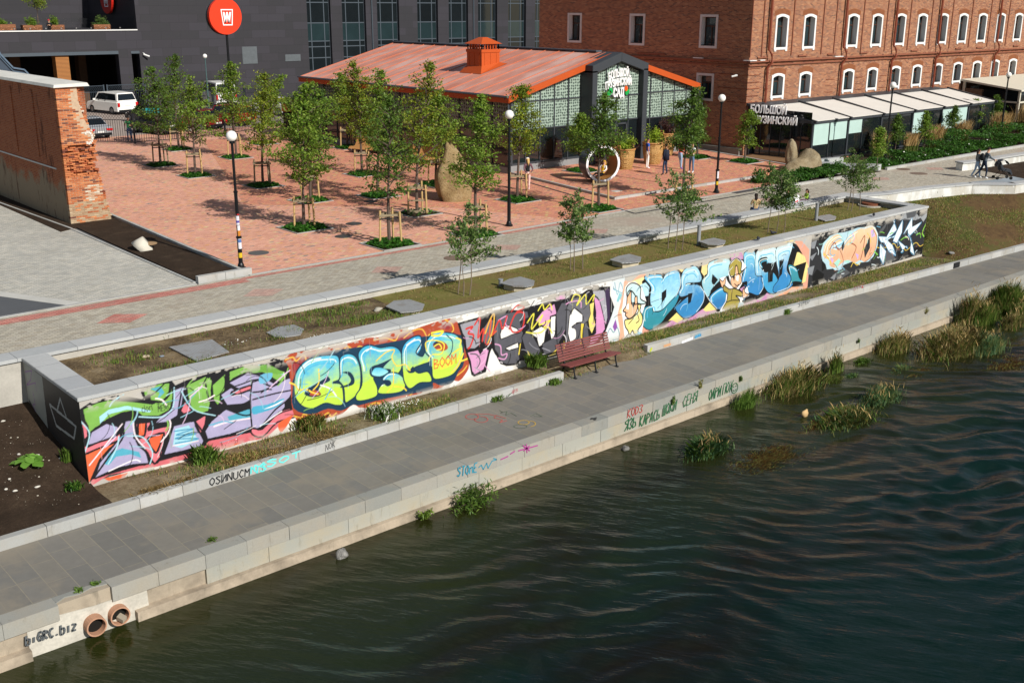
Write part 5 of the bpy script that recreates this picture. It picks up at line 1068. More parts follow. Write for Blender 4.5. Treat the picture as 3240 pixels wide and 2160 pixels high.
sub(hall, f.build('mullion', m_anth)); sub(hall, gl.build('glass_panel', m_glass))
t = NT('shaded_film'); p = t.pos(); sq = t.n('SeparateXYZ'); t.l(p, sq.inputs[0]); cq = t.n('CombineXYZ'); t.l(t.math('ADD', sq.outputs[0], sq.outputs[1]), cq.inputs[0]); t.l(sq.outputs[2], cq.inputs[1]); vo = t.n('TexVoronoi', voronoi_dimensions='2D'); vo.inputs['Scale'].default_value = 5; vo.inputs['Randomness'].default_value = .35; t.l(cq.outputs[0], vo.inputs['Vector']); c = t.ramp(vo.outputs['Distance'], [(.30, hx('#1e2421')), (.40, hx('#6f7a74'))]); m_film2 = t.fin(c, .2, spec=.7)  # darker copy of the gable film, shade of the long side in its colour
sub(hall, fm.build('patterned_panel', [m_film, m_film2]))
b = MB(); b.box(XW_-.05, 45.8, YW_-.1, YW_+.1, -.1, .46); b.box(50.3, 55.95, YW_-.1, YW_+.1, -.1, .46); b.box(XW_-.08, XW_+.1, YW_+.1, YE-.3, -.1, .36); sub(hall, b.build('plinth', M('#8b8d8e', .85, .2, 2.5, .3)))
b = MB(); b.box(XW_+.05, 55.8, YE-.5, YE-.3, 0, 4.2); b.prism([(55.9, YG+.3, 0), (55.9, YG+.3, 4.3), (55.9, YE, 4.3), (55.9, YE, 0)], (-.1, 0, 0)); b.prism([(X0+.4, YE-.31, 4.2), (XM, YE-.31, ZR-.15), (X1-.4, YE-.31, 4.2)], (0, .1, 0)); sub(hall, b.build('back_wall', m_anth))
# entrance portal
pt = MB(); pl_, pr_ = 45.65, 50.45; py0, py1 = 45.1, 46.6; zt, za = 5.85, 6.55
for x0_, x1_ in ((pl_, pl_+.42), (pr_-.42, pr_)): pt.box(x0_, x1_, py0, py1, 0, zt-.3)
xm = (pl_+pr_)/2
for s, e in ((pl_, xm), (pr_, xm)): pt.prism([(s, py0, zt), (e, py0, za), (e, py0, za-.52), (s+(.42 if s < xm else -.42), py0, zt-.40), (s, py0, zt-.42)], (0, py1-py0, 0))
sub(hall, pt.build('portal', m_anth, bevel=.015))
fm = MB(); f = MB(); gl = MB(); yq = 45.5
xs_ = [pl_+.42, 47.15, 48.1, 49.15, pr_-.42]; zp = lambda x: za-.52-(abs(x-xm)/(xm-pl_-.42))*(.66)
for i, (a, c) in enumerate(zip(xs_[:-1], xs_[1:])):
    P = [(a+.03, 4.06), (c-.03, 4.06), (c-.03, zp(c)), (a+.03, zp(a))]
    if a < xm < c: P = P[:3]+[(xm, zp(xm))]+P[3:]
    fm.prism([(x_, yq, z_) for x_, z_ in P], (0, .03, 0)); fm.box(a+.03, c-.03, yq, yq+.03, 2.62, 3.98)
    gl.box(a+.03, c-.03, yq, yq+.02, .16, 2.54)
    if i: f.box(a-.035, a+.035, yq-.06, yq+.05, .1, zp(a))
f.box(pl_+.4, pr_-.4, yq-.06, yq+.05, 3.98, 4.06); f.box(pl_+.4, pr_-.4, yq-.06, yq+.05, 2.54, 2.62)
for x_ in (48.2, 49.0, 47.25, 48.02): f.box(x_-.05, x_+.05, yq-.08, yq, .12, 2.4)
f.box(48.2, 49.0, yq-.08, yq, 2.3, 2.4)
sub(hall, f.build('mullion', m_anth)); sub(hall, gl.build('glass_door', m_glass)); sub(hall, fm.build('patterned_panel', m_film))
# chimney
ch = MB(); cx, cy = 43.95, 53.0; hw = .72
ch.box(cx-hw, cx+hw, cy-hw, cy+hw, 5.2, 6.55)
ch.add([(cx-hw-.4, cy-hw-.4, zr(cx-hw-.4)+.02), (cx+hw+.3, cy-hw-.4, zr(cx+hw+.3)+.02), (cx+hw+.3, cy+hw+.3, zr(cx+hw+.3)+.02), (cx-hw-.4, cy+hw+.3, zr(cx-hw-.4)+.02), (cx-hw, cy-hw, 5.62), (cx+hw, cy-hw, 5.8), (cx+hw, cy+hw, 5.8), (cx-hw, cy+hw, 5.62)], [(0, 1, 5, 4), (1, 2, 6, 5), (2, 3, 7, 6), (3, 0, 4, 7)])
for i in range(-1, 2):
    for k in (-1, 1): ch.box(cx+i*.48-.02, cx+i*.48+.02, cy+k*hw-.02, cy+k*hw+.02, 5.6, 6.54); ch.box(cx+k*hw-.02, cx+k*hw+.02, cy+i*.48-.02, cy+i*.48+.02, 5.6, 6.54)
ch.box(cx-hw-.04, cx+hw+.04, cy-hw-.04, cy+hw+.04, 6.40, 6.58)
for i in range(7):
    for k in (-1, 1): q = -hw+.05+i*(2*hw-.1)/6; ch.box(cx+q-.03, cx+q+.03, cy+k*(hw-.05)-.03, cy+k*(hw-.05)+.03, 6.58, 6.92); ch.box(cx+k*(hw-.05)-.03, cx+k*(hw-.05)+.03, cy+q-.03, cy+q+.03, 6.58, 6.92)
e = hw+.12; ch.add([(cx-e, cy-e, 6.9), (cx+e, cy-e, 6.9), (cx+e, cy+e, 6.9), (cx-e, cy+e, 6.9), (cx-.18, cy-.18, 7.28), (cx+.18, cy-.18, 7.28), (cx+.18, cy+.18, 7.28), (cx-.18, cy+.18, 7.28)], [(0, 1, 5, 4), (1, 2, 6, 5), (2, 3, 7, 6), (3, 0, 4, 7), (4, 5, 6, 7), (3, 2, 1, 0)])
sub(hall, ch.build('chimney', m_orange))
rot = (R_(90), 0, 0)
sg = thing('entrance_sign', 'white three line letter sign with green leaves and an orange fruit on the glass gable', 'sign', (48.05, 45.2, 4.5)); 
textmesh('lettering', 'БОЛЬШОЙ', .62, m_sign, .03, (48.06, 45.3, 5.02), (R_(90), R_(-6), 0), sg, 1.78, arc=.12)
textmesh('lettering', 'ГРУЗИНСКИЙ', .58, m_sign, .03, (48.06, 45.3, 4.52), (R_(90), R_(-5), 0), sg, 2.25, arc=.10)
textmesh('lettering', 'САД', .70, m_sign, .03, (48.08, 45.3, 3.98), (R_(90), 0, 0), sg, .95)
b = MB()
for cx_, cz_, a_ in ((47.28, 4.2, .5), (47.42, 4.36, 1.9), (48.86, 4.2, .7)):
    P = [(cx_+.20*math.cos(a_+q)*(1 if 1 else 0)*(.55+.45*abs(math.cos(q))), 45.3, cz_+.20*math.sin(a_+q)*(.55+.45*abs(math.cos(q)))) for q in np.linspace(0, 2*math.pi, 14)[:-1]]; b.prism(P, (0, .05, 0))
sub(sg, b.build('leaf', M('#1da14a', .4, .05, 3, 0)))
b = MB(); b.prism([(48.72+.14*math.cos(q), 45.28, 4.42+.16*math.sin(q)) for q in np.linspace(0, 2*math.pi, 14)[:-1]], (0, .05, 0)); sub(sg, b.build('fruit', M('#e2571c', .4, .05, 3, 0)))
s2 = thing('veranda_sign', 'white two line letter sign hanging at the corner of the glass veranda', 'sign', (57.4, 40.5, 2.9))
q1, q2 = hitX(2340+128/2.613, 985/2.613, 57.0), hitX(2340+440/2.613, 1015/2.613, 57.0)
yc = 40.6
textmesh('lettering', 'БОЛЬШОЙ', .66, m_sign, .04, (56.85, 40.75, 2.80), (R_(90), 0, R_(-76)), s2, 2.35); textmesh('lettering', 'ГРУЗИНСКИЙ', .6, m_sign, .04, (56.85, 40.3, 2.20), (R_(90), 0, R_(-76)), s2, 3.0)
s3 = thing('small_wall_sign', 'small white MOST letters on the brick wall above the veranda end', 'sign', (87.1, 42.5, 2.9)); textmesh('lettering', 'MOST', .5, m_sign, .03, (87.15, 42.5, 2.72), rot, s3, 1.5)
# small glazed porch between hall and mill
pc = thing('glass_porch', 'small dark pitched glass porch between the hall and the brick building', 'porch', (56.5, 46.4, 0)); pc['kind'] = 'thing'
b = MB(); b.prism([(55.95, 45.9, 2.9), (56.6, 45.9, 3.35), (56.98, 45.9, 2.8), (56.98, 45.9, 2.65), (56.6, 45.9, 3.15), (55.95, 45.9, 2.7)], (0, 6, 0)); b.box(55.95, 56.05, 45.9, 46.0, 0, 2.7); b.box(56.85, 56.97, 45.9, 46.0, 0, 2.7); sub(pc, b.build('frame', m_anth)); b = MB(); b.box(56.05, 56.85, 45.95, 45.97, 0, 2.75); sub(pc, b.build('glass_panel', m_glass2))
# ---- grey clad building behind
gb = thing('grey_building', 'large dark grey clad building with tall windows, a terrace and an open garage below', 'building', (60, 99, 0)); gb['kind'] = 'thing'
DY = 99.0
wins = [(58.99, 61.78), (63.15, 66.08), (67.52, 70.35), (72.79, 75.61), (77.12, 79.89), (81.37, 84.22), (85.92, 88.7), (90.17, 93.0)]
b = MB(); wall_holes(b, 'y', DY, 41.2, 110, 0, 15, [(a, c, 2.7, 11.5) for a, c in wins], .5, 0, 0)
b.poly([(41.2, DY, 6.9), (41.2, DY+14, 6.9), (41.2, DY+14, 15), (41.2, DY, 15)]); b.poly([(41.2, DY, 0), (41.2, DY+14, 0), (41.2, DY+14, 6.9), (41.2, DY, 6.9)])
b.poly([(41.2, DY, 15), (110, DY, 15), (110, DY+20, 15), (41.2, DY+20, 15)])
# lower wing with the garage openings and terrace
wall_holes(b, 'y', DY-.25, -20, 41.1, 0, 6.9, [(-20, 39.3-.15, 0, 4.83), (40.35, 41.1, 0, 4.83)], .8, 0, 0)
b.poly([(-20, DY-.25, 6.9), (41.2, DY-.25, 6.9), (41.2, DY+14, 6.9), (-20, DY+14, 6.9)])
wall_holes(b, 'y', DY+11.4, 31, 41.2, 6.9, 15, [], .3)
b.poly([(31, DY+11.4, 6.9), (31, DY+11.4, 15), (30.2, DY+16, 15), (30.2, DY+16, 6.9)]); wall_holes(b, 'y', DY+16, -20, 31, 6.9, 15, [(25.2, 26.6, 7, 15), (27.6, 29.0, 7, 15)], .4)
sub(gb, b.build('wall', m_clad))
b = MB(); b.box(-20, 41.1, DY-.33, DY-.2, 6.86, 6.95); sub(gb, b.build('parapet_edge', m_white)); b = MB(); b.box(-20, 39.15, DY-.3, DY-.253, 4.83, 5.1); b.box(40.3, 41.1, DY-.3, DY-.253, 4.83, 5.05); sub(gb, b.build('lintel', m_frame))
b = MB(); b.poly([(-20, DY+10, 0), (41.2, DY+10, 0), (41.2, DY+10, 6.8), (-20, DY+10, 6.8)]); b.poly([(-20, DY, 4.9), (41.2, DY, 4.9), (41.2, DY+10, 4.9), (-20, DY+10, 4.9)]); b.poly([(41.15, DY, 0), (41.15, DY+10, 0), (41.15, DY+10, 4.8), (41.15, DY, 4.8)]); b.poly([(-20, DY-.2, .01), (41.2, DY-.2, .01), (41.2, DY+10, .01), (-20, DY+10, .01)]); sub(gb, b.build('garage_interior', M('#26221f', .9)))
t = NT('wood_slats'); p = t.pos(); sp = t.n('SeparateXYZ'); t.l(p, sp.inputs[0]); s_ = t.math('FRACT', t.math('MULTIPLY', sp.outputs[2], 9)); c = t.ramp(s_, [(.25, hx('#3c2415')), (.35, hx('#a8703c'))]); m_slat = t.fin(c, .7)
b = MB(); b.box(33.6, 34.75, DY-.1, DY+.8, 0, 4.83); sub(gb, b.build('slatted_pillar', m_slat)); b = MB(); b.box(31.0, 31.9, DY+4, DY+5, 0, 4.85); b.box(37.4, 38.1, DY+5, DY+6, 0, 4.85); sub(gb, b.build('pillar', M('#5b4331', .8)))
for a, c in wins:
    f = MB(); y0_ = DY+.42; qs = [a, a+(c-a)*.22, a+(c-a)*.78, c]
    for x_ in qs: f.box(x_-.05 if x_ > a else a, x_+.05 if x_ < c else c, y0_-.08, y0_, 2.7, 11.5)
    for z in (3.9, 5.0, 5.55, 7.35, 9.35, 9.75): f.box(a+.05, c-.05, y0_-.07, y0_-.01, z-.05, z+.05)
    wo = sub(gb, f.build('window', m_frame)); g = MB(); g.box(a+.05, c-.05, y0_-.03, y0_-.02, 2.7, 11.5); o = g.build('pane', m_glass); o.parent = wo
    g = MB(); g.box(a+.06, c-.06, y0_-.05, y0_-.035, 5.6, 7.3); o = g.build('lower_panel', m_glass2); o.parent = wo
for x_ in (66.8, 80.65): b = MB(); b.tube([(x_, DY-.08, 2.7), (x_, DY-.08, 13)], .07, 6); sub(gb, b.build('downpipe', m_frame))
for (x0_, x1_, z0_, z1_) in ((51.5, 53.1, 3.55, 5.19), (56.2, 57.95, 3.67, 4.33)):
    b = MB(); b.box(x0_, x1_, DY-.05, DY-.01, z0_, z1_)
    z = z0_+.05
    while z < z1_-.04: b.box(x0_+.03, x1_-.03, DY-.09, DY-.05, z, z+.05); z += .11
    sub(gb, b.build('vent_grille', M('#6a7074', .5)))
for a, c in ((25.25, 26.55), (27.65, 28.95)): b = MB(); b.box(a, c, DY+16.3, DY+16.35, 7, 15); sub(gb, b.build('tall_window', m_glass2))
b = MB(); x = -16
while x < 40.9:
    b.box(x+.02, min(x+1.3, 41)-.02, DY-.10, DY-.08, 7.02, 7.95); x += 1.3
t = NT('clear_glass'); t.b.inputs['Transmission Weight'].default_value = 1; t.b.inputs['IOR'].default_value = 1.1; m_clear = t.fin(hx('#dfe8e8'), .03, spec=.4); tr_ = t.n('BsdfTransparent'); mx = t.n('MixShader'); mx.inputs[0].default_value = .22; t.l(tr_.outputs[0], mx.inputs[1]); t.l(t.b.outputs[0], mx.inputs[2]); t.l(mx.outputs[0], t.t.nodes['Material Output'].inputs[0])
sub(gb, b.build('glass_balustrade', m_clear))
b = MB(); x = -15
while x < 40.9: b.box(x-.05, x+.05, DY-.14, DY-.05, 7.05, 7.15); x += 1.3
sub(gb, b.build('balustrade_clamp', M('#c9c9c9', .3, .05, 3, 0, .9)))
tag(MB().tube([(41.55, DY-.02, 4.85), (41.55, DY-.25, 4.8)], .05).tube([(41.5, DY-.2, 4.75), (41.95, DY-.45, 4.55)], .07).build('security_camera', m_white), 'white security camera on the grey clad wall right of the garage', 'camera')
tag(MB().tube([(56.98, 43.5, 5.0), (56.8, 43.4, 5.0)], .04).tube([(56.85, 43.3, 4.98), (56.6, 43.55, 4.9)], .06).build('security_camera', m_white), 'small white security camera near the corner of the brick building', 'camera')
# stairs left
st = thing('metal_staircase', 'blue grey steel staircase side rising behind the ruined brick wall', 'staircase', (22, 80, 0)); st['kind'] = 'thing'
P = [hitY(*q, 80.0) for q in [(-40, 100), (0, 175), (40, 217), (75, 223), (93, 242)]]
b = MB(); b.prism(P+[(P[-1][0], 80, 0), (P[0][0], 80, 0)], (0, .06, 0)); sub(st, b.build('side_panel', M('#3d4a58', .5)))
b = MB()
for a, c in zip(P[:-1], P[1:]): b.bar((a[0], 79.9, a[2]+.05), (c[0], 79.9, c[2]+.05), .14, .1); b.bar((a[0], 79.9, a[2]-.18), (c[0], 79.9, c[2]-.18), .05, .05)
sub(st, b.build('handrail', M('#5d7184', .4)))
# ---- ruined brick wall at the left
ruin = thing('ruined_wall', 'old ruined red brick wall with a white top and a crumbling broken end', 'wall', (16, 47.2, 0)); ruin['kind'] = 'thing'
t = NT('weathered_old_brick'); m_or = m_brick_old
def ruin_mat():
    t = NT('ruin_side'); p = t.pos(); sp = t.n('SeparateXYZ'); t.l(p, sp.inputs[0]); u = t.math('ADD', sp.outputs[0], sp.outputs[1])
    c = t.n('CombineXYZ'); t.l(u, c.inputs[0]); t.l(sp.outputs[2], c.inputs[1]); br = t.n('TexBrick'); t.l(c.outputs[0], br.inputs['Vector']); br.inputs['Scale'].default_value = 1; br.inputs['Brick Width'].default_value = .26; br.inputs['Row Height'].default_value = .078; br.inputs['Mortar Size'].default_value = .008
    br.inputs['Color1'].default_value = hx('#8f4c33'); br.inputs['Color2'].default_value = hx('#a3603f'); br.inputs['Mortar'].default_value = hx('#98826e')
    n1 = t.noise(p, .8, 7, .68); low = t.ramp(t.math('ADD', sp.outputs[2], t.math('MULTIPLY', n1, 2.2)), [(0, (1, 1, 1)), (.42, (1, 1, 1)), (.5, (0, 0, 0))])
    low = t.ramp(t.math('MULTIPLY_ADD', sp.outputs[2], -.42, t.math('MULTIPLY_ADD', n1, 1.6, .45)), [(.42, (0, 0, 0)), (.62, (1, 1, 1))])
    cc = t.mix(t.math('MULTIPLY', low, .85), br.outputs[0], hx('#8f8672')); n2 = t.noise(p, 1.6, 6, .7, (1, 1, .3)); cc = t.mix(t.ramp(n2, [(.56, (0, 0, 0)), (.66, (.8, .8, .8))]), cc, hx('#4d3028'))
    n3 = t.noise(p, 30, 3); return t.fin(cc, .92, t.bump(t.math('ADD', br.outputs[1], t.math('MULTIPLY', n3, .8)), .8, .012), spec=.1)
m_rs = ruin_mat(); RX0, RX1, RY = 15.92, 17.45, 47.35; RZ = 5.93
b = MB(); b.box(RX0, RX1-.25, RY+.2, 92, -.2, RZ-.12)
for y in (50.3, 53.2, 56.4, 60): b.box(RX0-.05, RX0, y, y+.35, 2.6, RZ-.4); b.box(RX0-.04, RX0, y-.02, y+.37, 4.9, 5.5)
sub(ruin, b.build('brick_face', m_rs))
b = MB(); b.prism([(RX0-.1, RY-.12, RZ-.12), (RX0-.06, RY-.1, RZ), (RX1-.2, RY-.1, RZ+.04), (RX1-.12, RY-.12, RZ-.1)], (0, 45, 0)); sub(ruin, b.build('cement_capping', M('#d9d7cf', .85, .3, 1.4, .5)))
b = MB(); b.box(RX0-.035, RX0-.002, RY+1.0, 62, 2.28, 2.34); sub(ruin, b.build('paint_line', M('#c9c9c6', .8, .2, 3)))
# bricks of the broken end, each its own block
prof = [(-.2, 17.78), (.3, 17.72), (1.0, 17.58), (1.6, 17.5), (2.1, 17.4), (2.5, 17.32), (3.0, 17.42), (3.35, 17.45), (3.8, 17.32), (4.3, 17.15), (4.9, 16.98), (5.3, 16.93), (5.9, 16.92)]
def px(z):
    for a, c in zip(prof[:-1], prof[1:]):
        if z <= c[0]: return a[1]+(c[1]-a[1])*(z-a[0])/(c[0]-a[0])
    return prof[-1][1]
rb = random.Random(12); bb = MB(); mo = MB(); z = -.2; row = 0; k_ = 0
while z < RZ-.16:
    x = RX0-.0+(0 if row % 2 else -.0); xe = px(z)+.5; xe = px(z)+rb.uniform(-.07, .05); first = True
    while x < xe-.05:
        L = .13 if (first and row % 2) else .255; first = False; x2 = min(x+L-.018, xe)
        broken = (2.05 < z < 3.35) and (x > RX0+.12) and rb.random() < (.95 if z > 2.9 else .7); edge = x2 > xe-.3
        d = rb.uniform(-.004, .006)
        if broken: d = rb.uniform(.02, .34) if z > 2.85 else rb.uniform(-.02, .16)
        if z > 4 and edge: d = rb.uniform(0, .1)
        tl = rb.uniform(-.03, .03) if broken else 0; m = 0 if rb.random() > .14 else 1
        if z < .9 and rb.random() < .7: m = 2
        if (.9 < z < 1.6 and x > 16.6 and x < 17.2 and rb.random() < .55) or (z > 3.5 and z < 5 and edge and rb.random() < .5): m = 3
        if broken and rb.random() < .12: x += L; continue
        bb.obox(((x+x2)/2, RY+d+.1, z+.032), ((x2-x)/2, tl, 0), (-tl, .1, 0), (0, 0, .029 if not broken else .027+rb.uniform(0, .006)), m); x += L
    z += .0762; row += 1
def brm(name, cs, j=.3):
    t = NT(name); p = t.pos(); g = t.n('NewGeometry'); c = t.ramp(g.outputs['Random Per Island'], [(i/max(1, len(cs)-1), hx(q)) for i, q in enumerate(cs)]); n = t.noise(p, 22, 4); v = t.n('VectorMath', operation='SCALE'); t.l(c, v.inputs[0]); t.l(t.math('MULTIPLY_ADD', n, .9, .5), v.inputs['Scale']); return t.fin(v.outputs[0], .92, t.bump(n, .7, .012), spec=.1)
sub(ruin, bb.build('end_bricks', [brm('end_brick', ['#b56a45', '#c27a50', '#9a5236', '#cf8a5c', '#ab5f3c']), brm('dark_end_brick', ['#6b4a42', '#7a4433']), brm('pale_end_brick', ['#b09a7e', '#a38468', '#bda98c']), brm('plastered_brick', ['#ccc2b2', '#c9b8a2', '#b98e70'])]))
b = MB(); b.prism([(RX0+.02, RY+.018, -.2)]+[(px(z_)-.1, RY+.018, z_) for z_ in np.linspace(-.2, 2.0, 6)]+[(16.2, RY+.35, 2.1)]*0+[(px(3.5)-.12, RY+.018, 3.5)]*0+[(RX0+.02, RY+.018, 2.0)], (0, .3, 0)); b.prism([(RX0+.02, RY+.018, 3.4)]+[(px(z_)-.1, RY+.018, z_) for z_ in np.linspace(3.4, RZ-.14, 6)]+[(RX0+.02, RY+.018, RZ-.14)], (0, .3, 0)); b.box(RX0+.02, 17.15, RY+.34, RY+.6, 1.9, 3.5)
sub(ruin, b.build('mortar_core', M('#bfa68c', .95, .35, 8, .8)))
b = MB(); c0 = (17.08, RY-.012, 3.66)
for k in range(10):
    a0, a1 = R_(140-27*k), R_(140-27*(k+1)); b.bar((c0[0]-.0+.17*math.cos(a0), c0[1], c0[2]+.24*math.sin(a0)), (c0[0]+.17*math.cos(a1), c0[1], c0[2]+.24*math.sin(a1)), .012, .06, up=(0, 1, 0)) if 0 else b.obox((c0[0]+.17*math.cos((a0+a1)/2), c0[1], c0[2]+.24*math.sin((a0+a1)/2)), (.035, 0, .0), (0, .004, 0), (0, 0, .06))
sub(ruin, b.build('painted_letter', M('#d8d0c6', .8)))
# ------------------------------------------------------------------ plants
def leafmat(name, cols, rough=.5):
    t = NT(name); g = t.n('NewGeometry'); c = t.ramp(g.outputs['Random Per Island'], [(i/(len(cols)-1), hx(q)) for i, q in enumerate(cols)])
    n = t.noise(t.pos(), 1.4, 3); v = t.n('VectorMath', operation='SCALE'); t.l(c, v.inputs[0]); t.l(t.math('MULTIPLY_ADD', n, 1.0, .5), v.inputs['Scale'])
    m = t.fin(v.outputs[0], rough, spec=.3); tl = t.n('BsdfTranslucent'); t.l(v.outputs[0], tl.inputs[0]); mx = t.n('MixShader'); mx.inputs[0].default_value = .4
    t.l(t.b.outputs[0], mx.inputs[1]); t.l(tl.outputs[0], mx.inputs[2]); t.l(mx.outputs[0], t.t.nodes['Material Output'].inputs[0]); return m
m_leaf = leafmat('linden_leaf', ['#567626', '#6c8a2e', '#7e9a36', '#5c7e28', '#97aa48', '#708c30'])
m_leaf_d = leafmat('dark_leaf', ['#456424', '#56742a', '#647f32', '#4b6a2a', '#7c9440'])
m_leaf_y = leafmat('yellow_green_leaf', ['#70862a', '#84962f', '#64802a', '#969c34', '#5c782a', '#a8a438'])
m_leaf_s = leafmat('sapling_leaf', ['#56743a', '#688442', '#476434', '#7a944c', '#90a260'])
m_ivy = leafmat('ivy_leaf', ['#2e5c1c', '#3c7023', '#4a8029', '#28501a', '#579030'])
m_hedge = leafmat('hedge_leaf', ['#355c20', '#447028', '#2b4c1c', '#54822f', '#3d6524'])
m_bark = M('#5e5047', .9, .35, 12, .5); m_bark_l = M('#7e7061', .9, .3, 12, .4); m_stake = M('#c2a36f', .8, .25, 6, .3); m_stake_d = M('#8f8168', .85, .3, 6, .3); m_strap = M('#1d1d1d', .6, .1, 5)
def leaves(pts, size, rs, aspect=.7, droop=.3, up=.5):
    """one leaf-sized quad at each point"""
    n = len(pts); pts = np.asarray(pts); nrm = rs.normal(size=(n, 3)); nrm[:, 2] = np.abs(nrm[:, 2])+up; nrm /= np.linalg.norm(nrm, axis=1)[:, None]
    a = rs.normal(size=(n, 3)); a -= (a*nrm).sum(1)[:, None]*nrm; a /= np.linalg.norm(a, axis=1)[:, None]; b = np.cross(nrm, a)
    s = size*rs.uniform(.65, 1.3, n)[:, None]; a *= s; b *= s*aspect
    tip = a*1.0; V = np.stack([pts-a*.9, pts+b*.85-a*.1, pts+tip, pts-b*.85-a*.1], 1); V[:, 2, 2] -= droop*s[:, 0]; return V.reshape(-1, 3)
def make_tree(name, label, x, y, ht, hb, R, mat, seed, dens=1.0, trunk=.06, group=None, lean=(0, 0), bark=None, cat='tree', top=.3, leaf=.066, z0=0.0):
    rs = np.random.RandomState(seed); root = thing(name, label, cat, (x, y, z0), 0, group)
    tb = MB(); H = ht; path = []
    nseg = 8
    for i in range(nseg+1):
        t_ = i/nseg; path.append(Vector((lean[0]*t_*t_*H+.04*math.sin(seed+t_*5), lean[1]*t_*t_*H+.04*math.cos(seed*2+t_*4), H*.95*t_)))
    tb.tube(path, [trunk*(1.15-1.0*i/nseg)+.006 for i in range(nseg+1)], 7)
    def axis(z): 
        t_ = min(1, max(0, z/(H*.95)))*nseg; i = min(int(t_), nseg-1); return path[i].lerp(path[i+1], t_-i)
    br = MB(); P = []; nb = int(24+6*R)
    for i in range(nb):
        t_ = (i+.5)/nb; z = hb+(H-hb)*t_**1.05*.93; prof = (min(1, .62+t_/.2*.38))*(1-t_)**.62+.10
        L = R*prof*rs.uniform(.5, 1.3); az = i*2.39996+rs.uniform(-.5, .5); el = rs.uniform(.25, .75)+t_*.35
        o = axis(z); d = Vector((math.cos(az)*math.cos(el), math.sin(az)*math.cos(el), math.sin(el))); pts = [o]; q = o.copy(); dd = d.copy(); ns = 5
        for k in range(ns):
            dd = (dd+Vector(rs.normal(0, .13, 3))+Vector((0, 0, .03 if k < 3 else -.16))).normalized(); q = q+dd*L/ns; pts.append(q.copy())
        br.tube(pts, [.02*(1-k/(ns+.5))*max(.5, R)+.003 for k in range(ns+1)], 4, cap=False)
        nt_ = max(2, int(L*6.5*dens))
        for k in range(nt_):
            s = rs.uniform(.28, 1.0); j = min(int(s*ns), ns-1); bpt = pts[j].lerp(pts[j+1], s*ns-j); off = Vector(rs.normal(0, 1, 3)); off.z *= .5; off = off.normalized()*rs.uniform(.05, .38)*(1.1-.35*s)*min(1.2, L+.2)
            P.append((bpt+off, .095+.045*L))
    for k in range(int(10*dens)):      # leader
        P.append((axis(H*(.72+.25*rs.rand())), .11)); 
    for k in range(6): P.append((axis(H*.94)+Vector((0, 0, -.02+k*.045)), .07))
    C = []
    for c, r in P:
        m = int(rs.uniform(12, 30)); g = rs.normal(0, 1, (m, 3))*np.array([r, r, r*.62]); C.append(np.array(c)[None]+g)
    C = np.concatenate(C); V = leaves(C, leaf, rs)
    o = tb.build('trunk', bark or m_bark); o.parent = root; o = br.build('branches', bark or m_bark); o.parent = root
    quads_obj('crown', V, mat, root); return root
def bed(label, x, y, s=.8, z=0.0, seed=0, round_=False, full=1.0, name='ivy_patch'):
    """square tree pit with a low green cover"""
    rs = np.random.RandomState(seed+77); root = thing(name, label, 'planting', (x, y, z), 0, 'green squares round the trees')
    b = MB()
    for a in range(4):
        c, s_ = [(1, 0), (0, 1), (-1, 0), (0, -1)][a]; b.obox((c*(s+.03), s_*(s+.03), .015), (.03 if c else s+.06, 0, 0), (0, .03 if s_ else s, 0), (0, 0, .02))
    o = b.build('edging', m_kerb); o.parent = root
    b = MB(); b.box(-s, s, -s, s, .0, .012); o = b.build('soil', m_soil_dark); o.parent = root
    n = int(1500*s*s*full)
    if n:
        p = rs.uniform(-1, 1, (n, 2))*s*.97; r = np.hypot(p[:, 0], p[:, 1])/s; keep = (r < 1.12); p = p[keep]; h = .16*np.sqrt(np.clip(1.25-r[keep]**2, 0.02, 2))*rs.uniform(.4, 1.1, len(p))
        V = leaves(np.column_stack([p, h+.02]), .07, rs, .8, .1, 1.2); quads_obj('ivy', V, m_ivy, root)
    return root
def stakes(label, x, y, z=0.0, h=1.28, dark=False, low=False, rz=0.0):
    root = thing('tree_stakes', label, 'tree support', (x, y, z), rz, 'wooden stake frames round the trees'); ms = m_stake_d if dark else m_stake
    for i, (a, c) in enumerate(((-.42, .1), (.38, .25), (.30, -.34))):
        b = MB(); b.tube([(a*1.02, c*1.02, 0), (a*.92, c*.92, h+(.12, .16, .05)[i])], .045, 7); o = b.build('stake', ms); o.parent = root
    b = MB(); zb = h-.08
    b.bar((-.46, .06, zb), (.40, -.30, zb-.01), .03, .09); b.bar((.42, .22, zb+.0), (.36, -.36, zb), .03, .08); b.bar((-.44, .16, zb+.02), (.40, .30, zb+.01), .03, .09); o = b.build('crossbar', m_stake_d); o.parent = root
    b = MB(); b.bar((-.44, .05, zb-.13), (.36, -.25, zb-.14), .012, .05); o = b.build('strap', m_strap); o.parent = root
    if low: b = MB(); b.bar((-.46, .02, .1), (.42, -.34, .1), .05, .12); b.bar((-.44, .14, .1), (.40, .30, .1), .05, .12); b.bar((-.46, .02, .62), (.40, -.3, .62), .05, .06); o = b.build('lower_board', m_stake_d); o.parent = root
    return root
